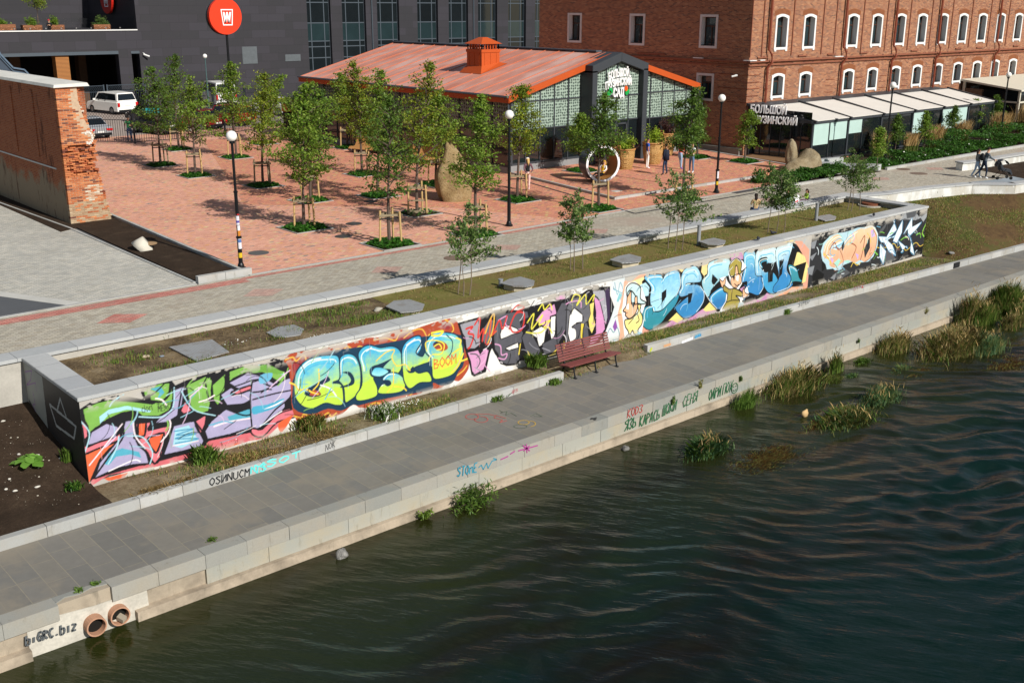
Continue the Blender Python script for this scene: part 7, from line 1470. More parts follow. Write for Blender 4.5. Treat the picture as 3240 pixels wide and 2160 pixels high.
# hatches in the planter
def hatch(label, pix, h=.04, box=False, z=.10):
    P = [hit(u*1.37755, v*1.37755, z+h) for u, v in pix]; c = np.mean(np.array(P), 0); r = thing('hatch', label, 'hatch', (c[0], c[1], z), 0, 'steel hatches in the planter')
    b = MB(); b.prism([(p[0], p[1], z+h) for p in P], (0, 0, -.03)); sub(r, b.build('cover', m_hatch))
    if box:
        Q = [(c[0]+(p[0]-c[0])*.84, c[1]+(p[1]-c[1])*.84) for p in P]; b = MB(); b.slab(Q, z-.05, z+h-.031); sub(r, b.build('curb', M('#c9bfa8', .9, .25, 4, .4)))
t = NT('tread_plate'); p = t.pos(); sp = t.n('SeparateXYZ'); t.l(p, sp.inputs[0]); ck = t.n('TexChecker'); mp = t.n('Mapping'); mp.inputs['Rotation'].default_value = (0, 0, .78); mp.inputs['Scale'].default_value = (22, 22, 22); t.l(p, mp.inputs[0]); t.l(mp.outputs[0], ck.inputs[0]); ck.inputs['Scale'].default_value = 1
c = t.mix(ck.outputs[1], hx('#9b9c9c'), hx('#b4b4b3')); c = t.mix(t.ramp(t.noise(p, 2.5, 6, .7), [(.5, (0, 0, 0)), (.7, (.6, .6, .6))]), c, hx('#80705c')); m_hatch = t.fin(c, .5, t.bump(ck.outputs[1], .4, .006), .35, .5)
hatch('big square steel plate, leftmost in the planter soil', [(388, 796), (487, 779), (526, 807), (450, 828)], .05)
hatch('flat six sided steel plate beside the daisies', [(612, 763), (640, 750), (675, 745), (698, 755), (690, 768), (655, 773), (628, 771)], .05)
hatch('six sided steel plate with a stone chip at its left', [(886, 703), (905, 690), (940, 687), (975, 698), (970, 711), (950, 715), (920, 717)], .12, True)
hatch('six sided hatch beside the short grey pipe stub', [(1150, 650), (1170, 640), (1195, 635), (1228, 644), (1226, 654), (1210, 658), (1178, 657)], .22, True)
hatch('six sided hatch in the middle of the planter, without a pipe', [(1400, 596), (1420, 588), (1445, 583), (1473, 590), (1471, 600), (1450, 603), (1428, 604)], .22, True)
hatch('hatch at the foot of the tall grey pipe', [(1605, 554), (1622, 549), (1640, 546), (1667, 552), (1665, 559), (1648, 562), (1625, 561)], .2, True)
hatch('hatch beside the tall pipe furthest right', [(1872, 500), (1885, 495), (1905, 492), (1921, 497), (1918, 504), (1895, 507)], .08)
for lab, q, h in [('short grey pipe stub beside a hatch', (1150, 657), .22), ('tall grey vent pipe standing beside a hatch in mid planter', (1604, 563), .78), ('tall grey vent pipe furthest right in the planter', (1874, 507), .76)]:
    p = D(*q, .1); b = MB(); b.tube([(p[0], p[1], .1), (p[0], p[1], .1+h)], .075, 14); b.tube([(p[0], p[1], .1+h), (p[0], p[1], .13+h)], .088, 14); tag(b.build('vent_pipe', M('#8e9195', .5, .15, 5)), lab, 'pipe', 'pipes in the planter')
p = D(2000, 471, .15); r = thing('round_manhole', 'rusty round manhole lid on a pale ring at the far end of the planter', 'manhole', (p[0], p[1], .1)); b = MB(); b.tube([(0, 0, 0), (0, 0, .07)], .58, 24); o = b.build('ring', M('#b5b0a3', .9, .2, 4)); o.parent = r; b = MB(); b.tube([(0, 0, .07), (0, 0, .17)], .42, 24); o = b.build('lid', M('#7d4a33', .8, .3, 6)); o.parent = r
for lab, q, rad, c in [('dark round manhole right of the stickered lamp', (594, 581), .40, '#5f5d5b'), ('dark round manhole between the two front trees, upper', (813, 514), .36, '#4b4846'), ('dark round manhole between the two front trees, lower', (789, 543), .36, '#4b4846'), ('dark manhole in the shade of the airy tree', (851, 463), .34, '#3c3836'), ('brown round manhole in the grey promenade', (1044, 593), .42, '#7d6a5c'), ('dark manhole left of the boulder foot', (1092, 500), .36, '#454240'), ('brown round manhole on the promenade near the right border', (2105+5, 399), .5, '#7d6c60'), ('second brown manhole on the promenade by the hedge kerb', (2075, 389), .4, '#6d5648')]:
    p = D(*q); b = MB(); b.tube([(p[0], p[1], .0), (p[0], p[1], .014)], rad, 24); b.tube([(p[0], p[1], .0), (p[0], p[1], .017)], rad*.85, 24); tag(b.build('manhole_cover', M(c, .7, .25, 9, .3)), lab, 'manhole', 'round manhole covers')
p = D(1950, 545, .125) if 0 else hit(1950, 605, .12); b = MB(); b.box(p[0]-.25, p[0]+.25, p[1]-.2, p[1]+.2, .12, .132); tag(b.build('floor_plate', M('#cfcac2', .7, .2, 4)), 'pale square floor plate in front of the ring sculpture', 'plate')
for lab, q in (('dark floor grating near the seated people, larger', (2355, 606)), ('dark floor grating near the seated people, smaller', (2395, 597))): p = hit(*q, 0); b = MB(); b.obox((p[0], p[1], .012), (.85 if 'larger' in lab else .5, 0, 0), (0, .2, 0), (0, 0, .006)); tag(b.build('floor_grating', M('#4d4a4c', .6)), lab, 'grating')
# pale stump on the soil bed, boulders
def rock(name, label, c, size, seed, mat, cat='boulder', shape=None, sub_=4, rough=.22, par=None):
    bm = bmesh.new(); bmesh.ops.create_icosphere(bm, subdivisions=sub_, radius=1); rs = np.random.RandomState(seed); D_ = rs.normal(size=(14, 3)); D_ /= np.linalg.norm(D_, axis=1)[:, None]; A = rs.uniform(.3, 1, 14); fz = rs.normal(0, 2.2, (8, 3)); ph = rs.uniform(0, 6.28, 8)
    for v in bm.verts:
        p = np.array(v.co); d = 1+rough*(.5*np.sin(fz@p+ph).mean()*2+.18*np.sin(3.1*fz@p+ph*2).mean()*2)
        for k in range(14):
            q = p@D_[k]
            if q > .86: d -= (q-.86)*A[k]*1.2
        p = p*d
        if shape: p = shape(p)
        v.co = Vector(p*np.array(size))
    me = bpy.data.meshes.new(name); bm.to_mesh(me); bm.free(); me.materials.append(mat); me.polygons.foreach_set('use_smooth', [True]*len(me.polygons)); o = bpy.data.objects.new(name, me); ROOTC.objects.link(o); o.location = c
    if par is None: tag(o, label, cat)
    return o
def rockmat(name, cs, s=1.5):
    t = NT(name); p = t.pos(); n = t.noise(p, s, 9, .72); n2 = t.noise(p, s*9, 6, .7); c = t.ramp(n, [(.3, hx(cs[0])), (.5, hx(cs[1])), (.68, hx(cs[2]))]); v = t.n('VectorMath', operation='SCALE'); t.l(c, v.inputs[0]); t.l(t.math('MULTIPLY_ADD', n2, 1.0, .5), v.inputs['Scale']); return t.fin(v.outputs[0], .95, t.bump(t.math('ADD', n, t.math('MULTIPLY', n2, .4)), 1, .1), spec=.1)
m_rock = rockmat('brown_rock', ('#6f5a3c', '#94805c', '#a39170')); m_rock2 = rockmat('grey_rock', ('#4f4f4d', '#8a8884', '#b5b2ac'), 4); m_rock3 = rockmat('tan_rock', ('#6f6048', '#8d7e64', '#9c9078'))
p = hit(1465, 636, 0); q = hit(1462, 640, 0)
def sh(p): 
    z = p[2]; k = 1.0 if z < .1 else max(.30, 1-.62*min(1, (z-.1)/.6)); x = p[0]*k+(-.30*max(0, z)**1.3); return np.array([x, p[1]*k, z if z < .1 else .1+(z-.1)*1.0])
rock('boulder', 'tall brown boulder tapering to a narrow top, standing on the plaza', (p[0]-.05, p[1]+.55, 1.0), (1.02, .85, 2.15), 5, m_rock, shape=lambda p_: sh(p_))
p = hit(2545, 552, 0); rock('boulder', 'broad tan boulder with a saddle in front of the veranda corner', (p[0]+.6, p[1]+.5, .15), (1.5, .8, .75), 8, m_rock3, shape=lambda p_: np.array([p_[0], p_[1], p_[2]+.75*math.exp(-((p_[0]-.45)/.32)**2)*(1 if p_[2] > 0 else 0)]))
p = hit(2525, 545, 0); rock('boulder', 'upright tan rock pillar beside the broad saddle boulder', (p[0]+.0, p[1]+.55, .9), (.36, .34, 1.05), 9, m_rock3, shape=lambda p_: np.array([p_[0]-.25*p_[2], p_[1], p_[2]]))
p = hitY(1082, 1750, 19.0); p = hit(1082, 1762, ZW); rock('stone', 'grey white stone sticking out of the water by the quay', (p[0], min(p[1], 19.4), ZW+.06), (.17, .14, .15), 3, m_rock2, 'stone', sub_=3, rough=.5)
p = hit(1955, 1412, ZW); rock('stone', 'small grey stone at the waterline below the green writing', (p[0], min(p[1], 19.3), ZW+.02), (.12, .1, .1), 13, m_rock2, 'stone', sub_=3, rough=.5)
p = hit(2545, 1318, ZW); rock('driftwood', 'pale piece of wood poking out of the river grass', (p[0], p[1], ZW+.12), (.16, .07, .16), 6, M('#c7a878', .8, .3, 9), 'driftwood', sub_=2, rough=.8)
p = hit(462, 788, .03); r = thing('tree_stump', 'whitish tree stump with a cut brown top on the dark soil bed', 'stump', (p[0], p[1], .02)); b = MB(); b.tube([(-.1, .1, -.02), (0, .05, .12), (.12, 0, .21)], [.50, .40, .36], 16); o = b.build('bark', M('#cfc9bb', .9, .2, 4, .5), smooth=True); o.parent = r; b = MB(); b.tube([(.12, 0, .211), (.12, 0, .225)], .33, 16); o = b.build('cut_top', M('#a98a66', .8, .25, 9)); o.parent = r
p = hit(440, 1160, .1)
for lab, u, v, s, c in [('pale rubble stone on the planter soil', 463, 1131, .11, '#b3a48c'), ('bluish crushed cup on the planter soil', 512, 1129, .07, '#7d8894'), ('flat grey stone chip beside a six sided plate', 1198, 983, .16, '#aaa598'), ('round white ball floating by the far reeds', 2787, 1110, .06, '#e9e9e4')]:
    p = hit(u, v, .1 if v < 1100 or u < 600 else ZW); rock('rubble' if 'ball' not in lab else 'ball', lab, (p[0], p[1], p[2]+s*.3), (s, s*.7, s*.45 if 'ball' not in lab else s), int(u), M(c, .8, .2, 8), 'rubble' if 'ball' not in lab else 'ball', sub_=2, rough=.5 if 'ball' not in lab else 0)
for k, (u, v) in enumerate([(20, 1550), (48, 1556), (120, 1543), (30, 1518), (118, 1443), (195, 1451), (60, 1440), (10, 1335)]): p = soilhit(u, v); z = p[2]; rock('rubble', ['white stone at the left border, left of a pair', 'white stone near the left border, right of a pair', 'single white stone below the burdock', 'elongated white stone left below the burdock', 'white stone just right of the burdock', 'little white stone near the wall shadow', 'white stone left of the burdock', 'white stone at the left border by the retaining wall'][k], (p[0], p[1], z+.03), (.045+.015*(k % 3), .035, .025), 40+k, M('#cdc8bd', .8, .1, 8), 'rubble', sub_=2, rough=.5)
# pigeons
def pigeon(label, u, v, z, rz):
    p = hit(u, v, z); b = MB(); b.ball((0, 0, .10), .075, 8, sc=(1.5, .8, .8)); b.ball((.11, 0, .175), .032, 6); b.tube([(.06, 0, .12), (.10, 0, .17)], [.05, .03], 6); b.tube([(-.08, 0, .10), (-.19, 0, .07)], [.05, .02], 6); b.tube([(.13, 0, .175), (.165, 0, .165)], [.01, .003], 5); b.tube([(0, .02, .05), (0, .02, 0)], .006, 4); b.tube([(0, -.02, .05), (0, -.02, 0)], .006, 4)
    o = b.build('pigeon', M('#34373f', .6, .3, 20), smooth=True); o.location = (p[0], p[1], z); o.rotation_euler = (0, 0, rz); return tag(o, label, 'pigeon', 'pigeons on the planter')
pigeon('dark pigeon on the front coping above the blue mural', 2399, 762, HC, R_(200)); pigeon('dark pigeon on the front coping above the charcoal mural', 2764, 686, HC, R_(210)); pigeon('grey pigeon on the turf just behind the coping', 2445, 743, .10, R_(160))
# wicker baskets with shrubs
m_wick = tiles('wicker', .10, .045, 'uz', [(0, hx('#cfa465')), (.5, hx('#dcb577')), (1, hx('#b98d52'))], hx('#7d5a2c'), .02, .5, .2, 1, .7, .5)
m_purple = leafmat('purple_leaf', ['#3b2228', '#4a2a30', '#5a3a30', '#45402a']); m_lime = leafmat('lime_leaf', ['#8da92c', '#a3bd38', '#76962a', '#b5c448'])
for i, (lab, u, v, rr, hh) in enumerate([('wicker basket planter right behind the man in blue', 2076, 520, .62, 1.25), ('wicker basket planter between ring sculpture and door', 1988, 536, .55, 1.15), ('third wicker basket partly behind the ring sculpture', 1952, 525, .5, 1.1), ('wicker basket set back behind the man in the navy jacket', 2118, 492, .5, 1.35)]):
    p = hit(u, v, .12); r = thing('basket_planter', lab, 'basket', (p[0], p[1]+rr*.5, .12), 0, 'wicker basket planters'); n = 20; b = MB()
    b.tube([(0, 0, 0), (0, 0, .15), (0, 0, .7), (0, 0, hh)], [rr*.72, rr*.8, rr*.97, rr*1.0], n, cap=True); o = b.build('basket', m_wick); o.parent = r; b = MB(); b.tube([(rr*math.cos(2*math.pi*k/n), rr*math.sin(2*math.pi*k/n), hh) for k in range(n+1)], .05, 6); o = b.build('rim', m_wslat); o.parent = r
    for s_ in (-1, 1): b = MB(); b.tube([(s_*(rr-.0)+.0, -.14, hh), (s_*(rr+.02), -.1, hh+.22), (s_*(rr+.02), .1, hh+.22), (s_*rr, .14, hh)], .03, 6); o = b.build('handle', m_wslat); o.parent = r
    m_ = [m_lime, m_lime, m_purple, m_purple][i]; bush('basket_shrub', ['lime green shrub in the basket behind the man in blue', 'yellow green shrub in the basket by the door', 'dark purple shrub in the basket behind the ring', 'dark red leaved shrub in the set back basket'][i], (p[0], p[1]+rr*.5, .12+hh), .85, 1000, m_, 50+i, .06, .6, (1, 1, 1), 14)
    if i == 1: bush('basket_shrub', 'purple brown shrub leaning over the basket rim by the door', (p[0]+.5, p[1]+rr*.5, .1+hh), .55, 350, m_purple, 63, .06, .6, (1, 1, .9), 9)
# ring sculpture with a seated figure inside
p = hit(1907, 577, .12); rg = thing('ring_sculpture', 'big upright ring sculpture, dark outside with a white rim and wooden inside', 'sculpture', (p[0], p[1], .12)); Rr = .98; n = 40; cz = Rr+.0
ang_ = R_(-22); ca, sa = math.cos(ang_), math.sin(ang_); tr = lambda a, r_, d: (r_*math.cos(a)*ca-d*sa*-1*0+(-d)*-sa*0+r_*0+(-(d)*math.sin(ang_)), r_*math.cos(a)*sa+d*math.cos(ang_), cz+r_*math.sin(a))
def ringmesh(r0_, r1_, d0, d1, m_, nm):
    b = MB(); V = []
    for k in range(n):
        a = 2*math.pi*k/n; V += [tr(a, r0_, d0), tr(a, r1_, d0), tr(a, r1_, d1), tr(a, r0_, d1)]
    F = []
    for k in range(n):
        l = (k+1) % n
        for j in range(4): F.append((4*k+j, 4*l+j, 4*l+(j+1) % 4, 4*k+(j+1) % 4))
    b.add(V, F); o = b.build(nm, m_); o.parent = rg
ringmesh(.86, .98, 0, .06, M('#eff0f0', .4, .03, 3, 0, k=1.0), 'white_rim'); ringmesh(.93, .975, .061, 1.1, M('#3c4652', .35, .1, 3, 0, .4), 'outer_shell'); ringmesh(.88, .929, .061, 1.08, M('#b07a40', .6, .2, 6), 'wooden_lining')
b = MB(); b.ball((-.25, -.02, 2.02), .13, 8, sc=(1.6, .4, .9)); o = b.build('white_ornament', m_sign); o.parent = rg; b = MB(); b.ball((-.05, -.05, 2.0), .09, 8, sc=(1, .5, 1)); o = b.build('orange_ornament', M('#e07a2a', .5)); o.parent = rg
# hedge bed, tall grasses and young trees by the veranda
hb_ = thing('hedge_bed', 'planted bed with a low green hedge between promenade and glass veranda', 'planting', (64, 35, 0)); 
b = MB(); b.slab([(58.2, 33.25), (62, 33.2), (76, 33.1), (96, 32.9), (110, 32.9), (110, 37.2), (82, 37.6), (58.3, 37.6)], -.1, .05); sub(hb_, b.build('soil', m_soil_dark)); b = MB(); kerbline(b, [(58.2, 33.05), (66, 33.0), (76, 32.85), (110, 32.7)], .16, -.1, .16); sub(hb_, b.build('kerb', m_kerb))
def mass(n, xr, yf, hf, rs):
    x = rs.uniform(*xr, n); y = np.array([rs.uniform(*yf(q)) for q in x]); h = hf(x, y)*rs.uniform(.45, 1.0, n)**.5; return np.column_stack([x, y, h])
rs = np.random.RandomState(8); P = mass(26000, (58.4, 96), lambda x: (33.2, 34.9), lambda x, y: (.42+.18*np.sin(x*1.3)*np.sin(x*.47+1)+.16*np.sin(x*3.1))*(.6+.5*np.clip((y-33.2)/.7, 0, 1)), rs); P2 = mass(9000, (68, 100), lambda x: (34.7, 36.6), lambda x, y: .95+.3*np.sin(x*.9), rs)
o = quads_obj('hedge_foliage', leaves(np.concatenate([P, P2]), .075, rs, .7, .1, .8), m_hedge); tag(o, kind='stuff')
o = quads_obj('hedge_blossom', leaves(P[rs.choice(len(P), 70)]+np.array([0, -.02, .05]), .05, rs, 1, 0, 1), m_fl); tag(o, kind='stuff')
P = mass(9000, (48.9, 54.6), lambda x: (33.3, 34.9), lambda x, y: .38+.14*np.sin(x*2.7)+.1*np.sin(x*5.1), rs); o = quads_obj('rose_bed_foliage', leaves(P, .07, rs, .7, .1, .8), m_hedge); tag(o, kind='stuff')
b = MB(); kerbline(b, [(48.6, 33.15), (54.9, 32.9)], .14, -.1, .14); tag(b.build('bed_kerb', m_kerb), 'low kerb along the rose bed by the tan boulders', 'kerb')
sheet('rose_bed_soil', [(48.7, 33.2), (57.6, 33.0), (57.4, 37.3), (53.2, 36.4), (50, 35.1)], .014, m_soil_dark)
gw = thing('granite_planter_box', 'low grey granite planter ledge beside the tan boulders', 'planter', (57, 35, 0)); b = MB(); b.slab([(55.2, 37.0), (57.6, 33.3), (58.1, 33.4), (55.8, 37.2)], -.1, .34); b.slab([(55.2, 37.0), (55.8, 37.3), (59, 36.8), (59, 36.5)], -.1, .34); sub(gw, b.build('ledge', m_coping))
sheet('lawn_patch', [(57.9, 33.4), (60.5, 33.3), (60.5, 37.2), (56, 37.2)], .06, m_g1)
m_feather = leafmat('feather_grass', ['#c9a972', '#b8945c', '#d8bd8a', '#a8854e'])
for i, (lab, x, y, r_, h_) in enumerate([('golden feather grass in front of the veranda blinds, nearest', 62.6, 36.3, .6, 1.35), ('golden feather grass behind the hedge, second from the left', 66.2, 36.2, .6, 1.1), ('golden feather grass behind the hedge, third from the left', 69.6, 36.3, .75, 1.3), ('golden feather grass behind the hedge, fourth from the left', 73.5, 36.4, .8, 1.35), ('golden feather grass before the veranda end', 79.5, 36.5, 1.0, 1.5), ('golden feather grass before the cream pavilion', 85, 36.6, 1.6, 1.8), ('golden feather grass at the right border', 90, 36.4, 1.6, 1.8)]):
    r = thing('feather_grass', lab, 'ornamental grass', (x, y, .04), 0, 'ornamental grasses by the veranda'); rs = np.random.RandomState(90+i); n = int(900*r_); q = np.column_stack([rs.normal(0, r_*.4, n), rs.normal(0, r_*.25, n), np.zeros(n)]); blades('blades', q, h_*.75, .012, [m_g2, m_g1], rs, lean=.6, parent=r, wind=(.2, 0)); q[:, 2] = h_*.45; blades('plumes', q, h_*.65, .022, [m_feather], rs, lean=.75, parent=r, wind=(.4, 0))
for i, (lab, u, v, ht, R) in enumerate([('slim young tree before the third veranda blind', 2773, 540, 2.2, .5), ('slim young tree behind the lamp in the hedge', 2830, 495, 2.3, .55), ('slim young tree in the hedge, third from the left', 2918, 480, 2.3, .5), ('slim young tree in the hedge, fourth from the left', 3010, 455, 2.3, .5), ('slim young tree before the veranda end', 3075, 430, 2.4, .6), ('slim young tree before the cream pavilion', 3140, 425, 2.6, .65)]):
    p = hit(u, v, 0); make_tree('young_tree', lab, p[0], p[1], ht+.2, .8, R*1.25, m_leaf_d if i % 2 else m_leaf, 200+i, 1.2, .03, 'young trees in the hedge bed', z0=.03)
for i, (lab, u, v) in enumerate([('rose bush with hips left of the tan boulders', 2420, 580), ('rose bush before the tan pillar rock', 2500, 575), ('rose bush right of the saddle boulder', 2660, 548)]): p = hit(u, v, 0); bush('rose_bush', lab, (p[0], p[1]+.3, 0), .75, 1300, m_hedge, 300+i, .06, .7, (1.1, .8, .9), 14, 'rose bushes')
# shrub growing at the right end of the painted wall
bush('overgrown_shrub', 'tall olive shrub hugging the right end of the painted wall', (47.25, 24.7, -1.6), 1.55, 2600, leafmat('olive_leaf', ['#5d6a30', '#6d7638', '#4c5a28', '#857a40']), 70, .05, .35, (.45, .8, 1.25), 26)
rock('rubble', 'heap of grey rubble where slope and painted wall meet', (47.9, 23.5, -1.8), (.2, .14, .06), 71, m_rock2, 'rubble', sub_=3, rough=.6)
# ------------------------------------------------------------------ car park: fences, cars
m_fence = M('#262a30', .45, .1, 4, 0, .3); m_fenceg = M('#4a545e', .45, .1, 4, 0, .3)
def fence_panel(label, a, b_, h, mat, group, cap_posts=True):
    a = Vector(a); b_ = Vector(b_); d = b_-a; L = d.length; r = thing('metal_fence', label, 'fence', a, math.atan2(d.y, d.x), group)
    for x_ in (0, L): b = MB(); b.box(x_-.05, x_+.05, -.05, .05, 0, h+.06); o = b.build('post', mat); o.parent = r
    b = MB(); b.box(.05, L-.05, -.02, .02, h-.05, h); b.box(.05, L-.05, -.02, .02, .12, .17); b.box(.05, L-.05, -.018, .018, h*.74, h*.74+.04); o = b.build('rail', mat); o.parent = r
    b = MB(); n = int(L/.16)
    for k in range(1, n): x_ = L*k/n; b.box(x_-.011, x_+.011, -.011, .011, .17, h*.74)
    o = b.build('bars', mat); o.parent = r; b = MB(); n = int(L/.2)
    for k in range(n): x0_, x1_ = .05+(L-.1)*k/n, .05+(L-.1)*(k+1)/n; zm = (h*.74+h)/2; 
    for k in range(n):
        x0_, x1_ = .05+(L-.1)*k/n, .05+(L-.1)*(k+1)/n; z0_, z1_ = h*.75, h-.06; zm = (z0_+z1_)/2
        for (p0, p1) in (((x0_, z0_), (x1_, zm)), ((x0_, zm), (x1_, z0_)), ((x0_, zm), (x1_, z1_)), ((x0_, z1_), (x1_, zm))): b.bar((p0[0], 0, p0[1]), (p1[0], 0, p1[1]), .014, .014)
    o = b.build('lattice', mat); o.parent = r; return r
F0 = [hit(298, 455, 0), hit(428, 456, 0), hit(540, 448, 0), hit(622, 439, 0), hit(713, 429, 0), hit(805, 415, 0), hit(905, 397, 0), hit(1000, 380, 0)]
F0 = [(26.2, 76.3, 0)]+[(p[0], p[1], 0) for p in F0[1:]]
names = ['gate leaf of dark bars in front of the silver saloon', 'dark fence panel behind the tree nearest the ruin', 'dark fence panel behind the second linden', 'dark fence panel before the dark parked cars', 'dark fence panel before the red car', 'dark fence panel behind the yellowing linden', 'dark fence panel near the wooden crate']
for a, c, lb in zip(F0[:-1], F0[1:], names): fence_panel(lb, a, c, 2.15, m_fence, 'dark metal fence along the car park')
fence_panel('grey blue gate leaf before the garage, left', (33.2, 98.0, 0), (37.2, 98.0, 0), 2.2, m_fenceg, 'garage gate leaves'); fence_panel('grey blue gate leaf before the garage, right', (37.5, 98.0, 0), (41.0, 98.0, 0), 2.2, m_fenceg, 'garage gate leaves')
for k in range(3): fence_panel(['low dark fence by the white van, left panel', 'low dark fence by the white van, middle panel', 'low dark fence by the white van, right panel'][k], (42+k*3.2, 93, 0), (45.1+k*3.2, 93, 0), 1.7, m_fence, 'low fence by the van')
m_tyre = M('#141414', .8, .1, 8); m_rim = M('#9a9ca0', .35, .1, 5, 0, .8); m_rl = M('#c4161c', .3, .05, 5, 0); m_plate = M('#e4e4e0', .5, .05, 5, 0)
def carpaint(hexc, metal=.15): return M(hexc, .22, .05, .8, 0, metal, .6, k=1.0)
m_carglass = glassmat('car_glass', '#12181b', .05)
def car(name, label, loc, rz, L, W, H, paint, kind='sedan', cat='car', taxi=False):
    """car pointing along +x; rear at x=0 minus L/2"""
    r = thing(name, label, cat, loc, rz, 'cars in the car park'); h2, w2 = L/2, W/2; zb = .28
    belt = H*.60 if kind != 'van' else H*.52; hood = belt*.92; 
    if kind == 'sedan': prof = [(-h2, .45), (-h2+.02, .78*belt+.1), (-h2+.08, belt*.98), (-h2+.75, belt+.02), (h2-1.25, belt), (h2-.35, hood*.86), (h2-.02, hood*.68), (h2, .42)]; cab = [(-h2+.62, belt), (-h2+1.25, H-.04), (-.1, H), (.35, H-.04), (h2-1.25, belt)]
    elif kind == 'suv': prof = [(-h2, .5), (-h2+.02, belt*.95), (-h2+.1, belt), (h2-1.2, belt), (h2-.2, hood*.93), (h2-.02, hood*.75), (h2, .5)]; cab = [(-h2+.08, belt), (-h2+.32, H-.05), (-.1, H), (.75, H-.05), (h2-1.25, belt)]
    else: prof = [(-h2, .45), (-h2+.02, belt), (h2-.9, belt), (h2-.1, belt*.8), (h2, .5)]; cab = [(-h2+.03, belt), (-h2+.15, H-.06), (0, H), (h2-1.6, H-.06), (h2-.85, belt)]
    # body: sections across the width with rounded shoulders and wheel arches
    ws = [(-w2, .0, .90), (-w2+.03, .02, .97), (-w2*.6, .03, 1.0), (0, .03, 1.01), (w2*.6, .03, 1.0), (w2-.03, .02, .97), (w2, .0, .90)]; V = []; 
    base = [(h2, zb), (-h2, zb)]; ring = prof+base; n = len(ring)
    for (y_, _, kz) in ws: V += [(x_*(1-.03*(abs(y_)/w2)**4), y_, zb+(z_-zb)*kz) for x_, z_ in ring]
    F = []
    for i in range(len(ws)-1):
        for k in range(n): l = (k+1) % n; F.append((i*n+k, i*n+l, (i+1)*n+l, (i+1)*n+k))
    F += [tuple(range(n)), tuple(range(len(ws)*n-1, (len(ws)-1)*n-1, -1))]
    b = MB(); b.add(V, F); o = b.build('body', paint, bevel=.02); o.parent = r
    ins = .16 if kind != 'van' else .08; V = []; m_ = len(cab)
    for s_ in (-1, 1): V += [(x_, s_*(w2-.06-(ins if z_ > belt+.05 else 0)), z_) for x_, z_ in cab]
    b = MB(); b.add(V, [(k, k+1, m_+k+1, m_+k) for k in range(m_-1)]+[tuple(range(m_)), tuple(range(2*m_-1, m_-1, -1))]); o = b.build('roof', paint, bevel=.03); o.parent = r
    # glass: side, rear and front, a few mm proud of the cabin
    for s_ in (-1, 1):
        P = []; cx_ = sum(c[0] for c in cab)/m_; zc = (belt+H)/2
        for x_, z_ in cab: zz = zc+(z_-zc)*(.74); xx = cx_+(x_-cx_)*.86; f_ = (zz-belt)/(H-belt); P.append((xx, s_*(w2-.06-ins*max(0, min(1, f_*1.04))+.012), zz))
        b = MB(); b.add(P+[(p[0], p[1]-s_*.008, p[2]) for p in P], [tuple(range(m_)), tuple(range(2*m_-1, m_-1, -1))]+[(k, (k+1) % m_, m_+(k+1) % m_, m_+k) for k in range(m_)]); o = b.build('side_window', m_carglass); o.parent = r
        for xp in (-.55, .45):
            if kind != 'van': b = MB(); b.bar((xp, s_*(w2-.03), belt+.02), (xp+.03, s_*(w2-.06-ins+.02), H-.12), .06, .012); o = b.build('door_pillar', m_black); o.parent = r
    for (c0, c1, nm) in ((cab[0], cab[1], 'rear_window'), (cab[-1], cab[-2], 'windscreen')):
        sgn = -1 if nm == 'rear_window' else 1; dx, dz = c1[0]-c0[0], c1[1]-c0[1]; nn = Vector((-dz*(-1 if sgn < 0 else 1), 0, dx*(-1 if sgn < 0 else 1))); nn = Vector((sgn*abs(dz), 0, abs(dx))).normalized()*.012
        q = [(c0[0]+dx*.14, w2-.14-.0, c0[1]+dz*.14), (c0[0]+dx*.88, w2-.12-ins, c0[1]+dz*.88)]; P = [Vector((q[0][0], -q[0][1], q[0][2]))+nn, Vector(q[0])+nn, Vector(q[1])+nn, Vector((q[1][0], -q[1][1], q[1][2]))+nn]
        b = MB(); b.prism(P, -nn*.6); o = b.build(nm, m_carglass); o.parent = r
    for xw in (-h2+L*.2, h2-L*.19):
        for s_ in (-1, 1):
            b = MB(); b.tube([(xw, s_*(w2-.20), .34), (xw, s_*(w2+.012), .34)], .34, 18); o = b.build('wheel', m_tyre); o.parent = r; q = MB(); q.tube([(xw, s_*(w2+.0), .34), (xw, s_*(w2+.022), .34)], .21, 14); p_ = q.build('rim', m_rim); p_.parent = o
    for s_ in (-1, 1):
        b = MB()
        if kind == 'suv': b.box(-h2-.02, -h2+.08, s_*(w2-.12)-.10, s_*(w2-.12)+.10, belt-.42, belt-.1)
        elif kind == 'sedan': b.prism([(-h2-.015, s_*(w2-.02), belt-.16), (-h2-.015, s_*(w2-.50), belt-.14), (-h2-.015, s_*(w2-.42), belt-.28), (-h2-.015, s_*(w2-.02), belt-.30)], (.2, 0, 0))
        else: b.box(-h2-.02, -h2+.05, s_*(w2-.1)-.07, s_*(w2-.1)+.07, belt-.5, belt)
        o = b.build('tail_light', m_rl); o.parent = r; b = MB(); b.box(h2-.12, h2+.005, s_*(w2-.28)-.16, s_*(w2-.28)+.16, hood*.66, hood*.66+.12); o = b.build('headlight', m_globe); o.parent = r
        b = MB(); b.obox((.95 if kind != 'van' else 1.6, s_*(w2+.09), belt+.08), (.05, 0, 0), (0, .1, 0), (0, 0, .07)); o = b.build('wing_mirror', paint); o.parent = r
    b = MB(); b.box(-h2-.025, -h2-.005, -.26, .26, belt-.36 if kind != 'sedan' else belt-.42, belt-.25 if kind != 'sedan' else belt-.31); o = b.build('number_plate', m_plate); o.parent = r
    b = MB(); b.box(-h2-.01, -h2+.1, -w2+.1, w2-.1, .24, .42); b.box(h2-.1, h2+.01, -w2+.1, w2-.1, .24, .42); o = b.build('bumper', m_black); o.parent = r
    return r
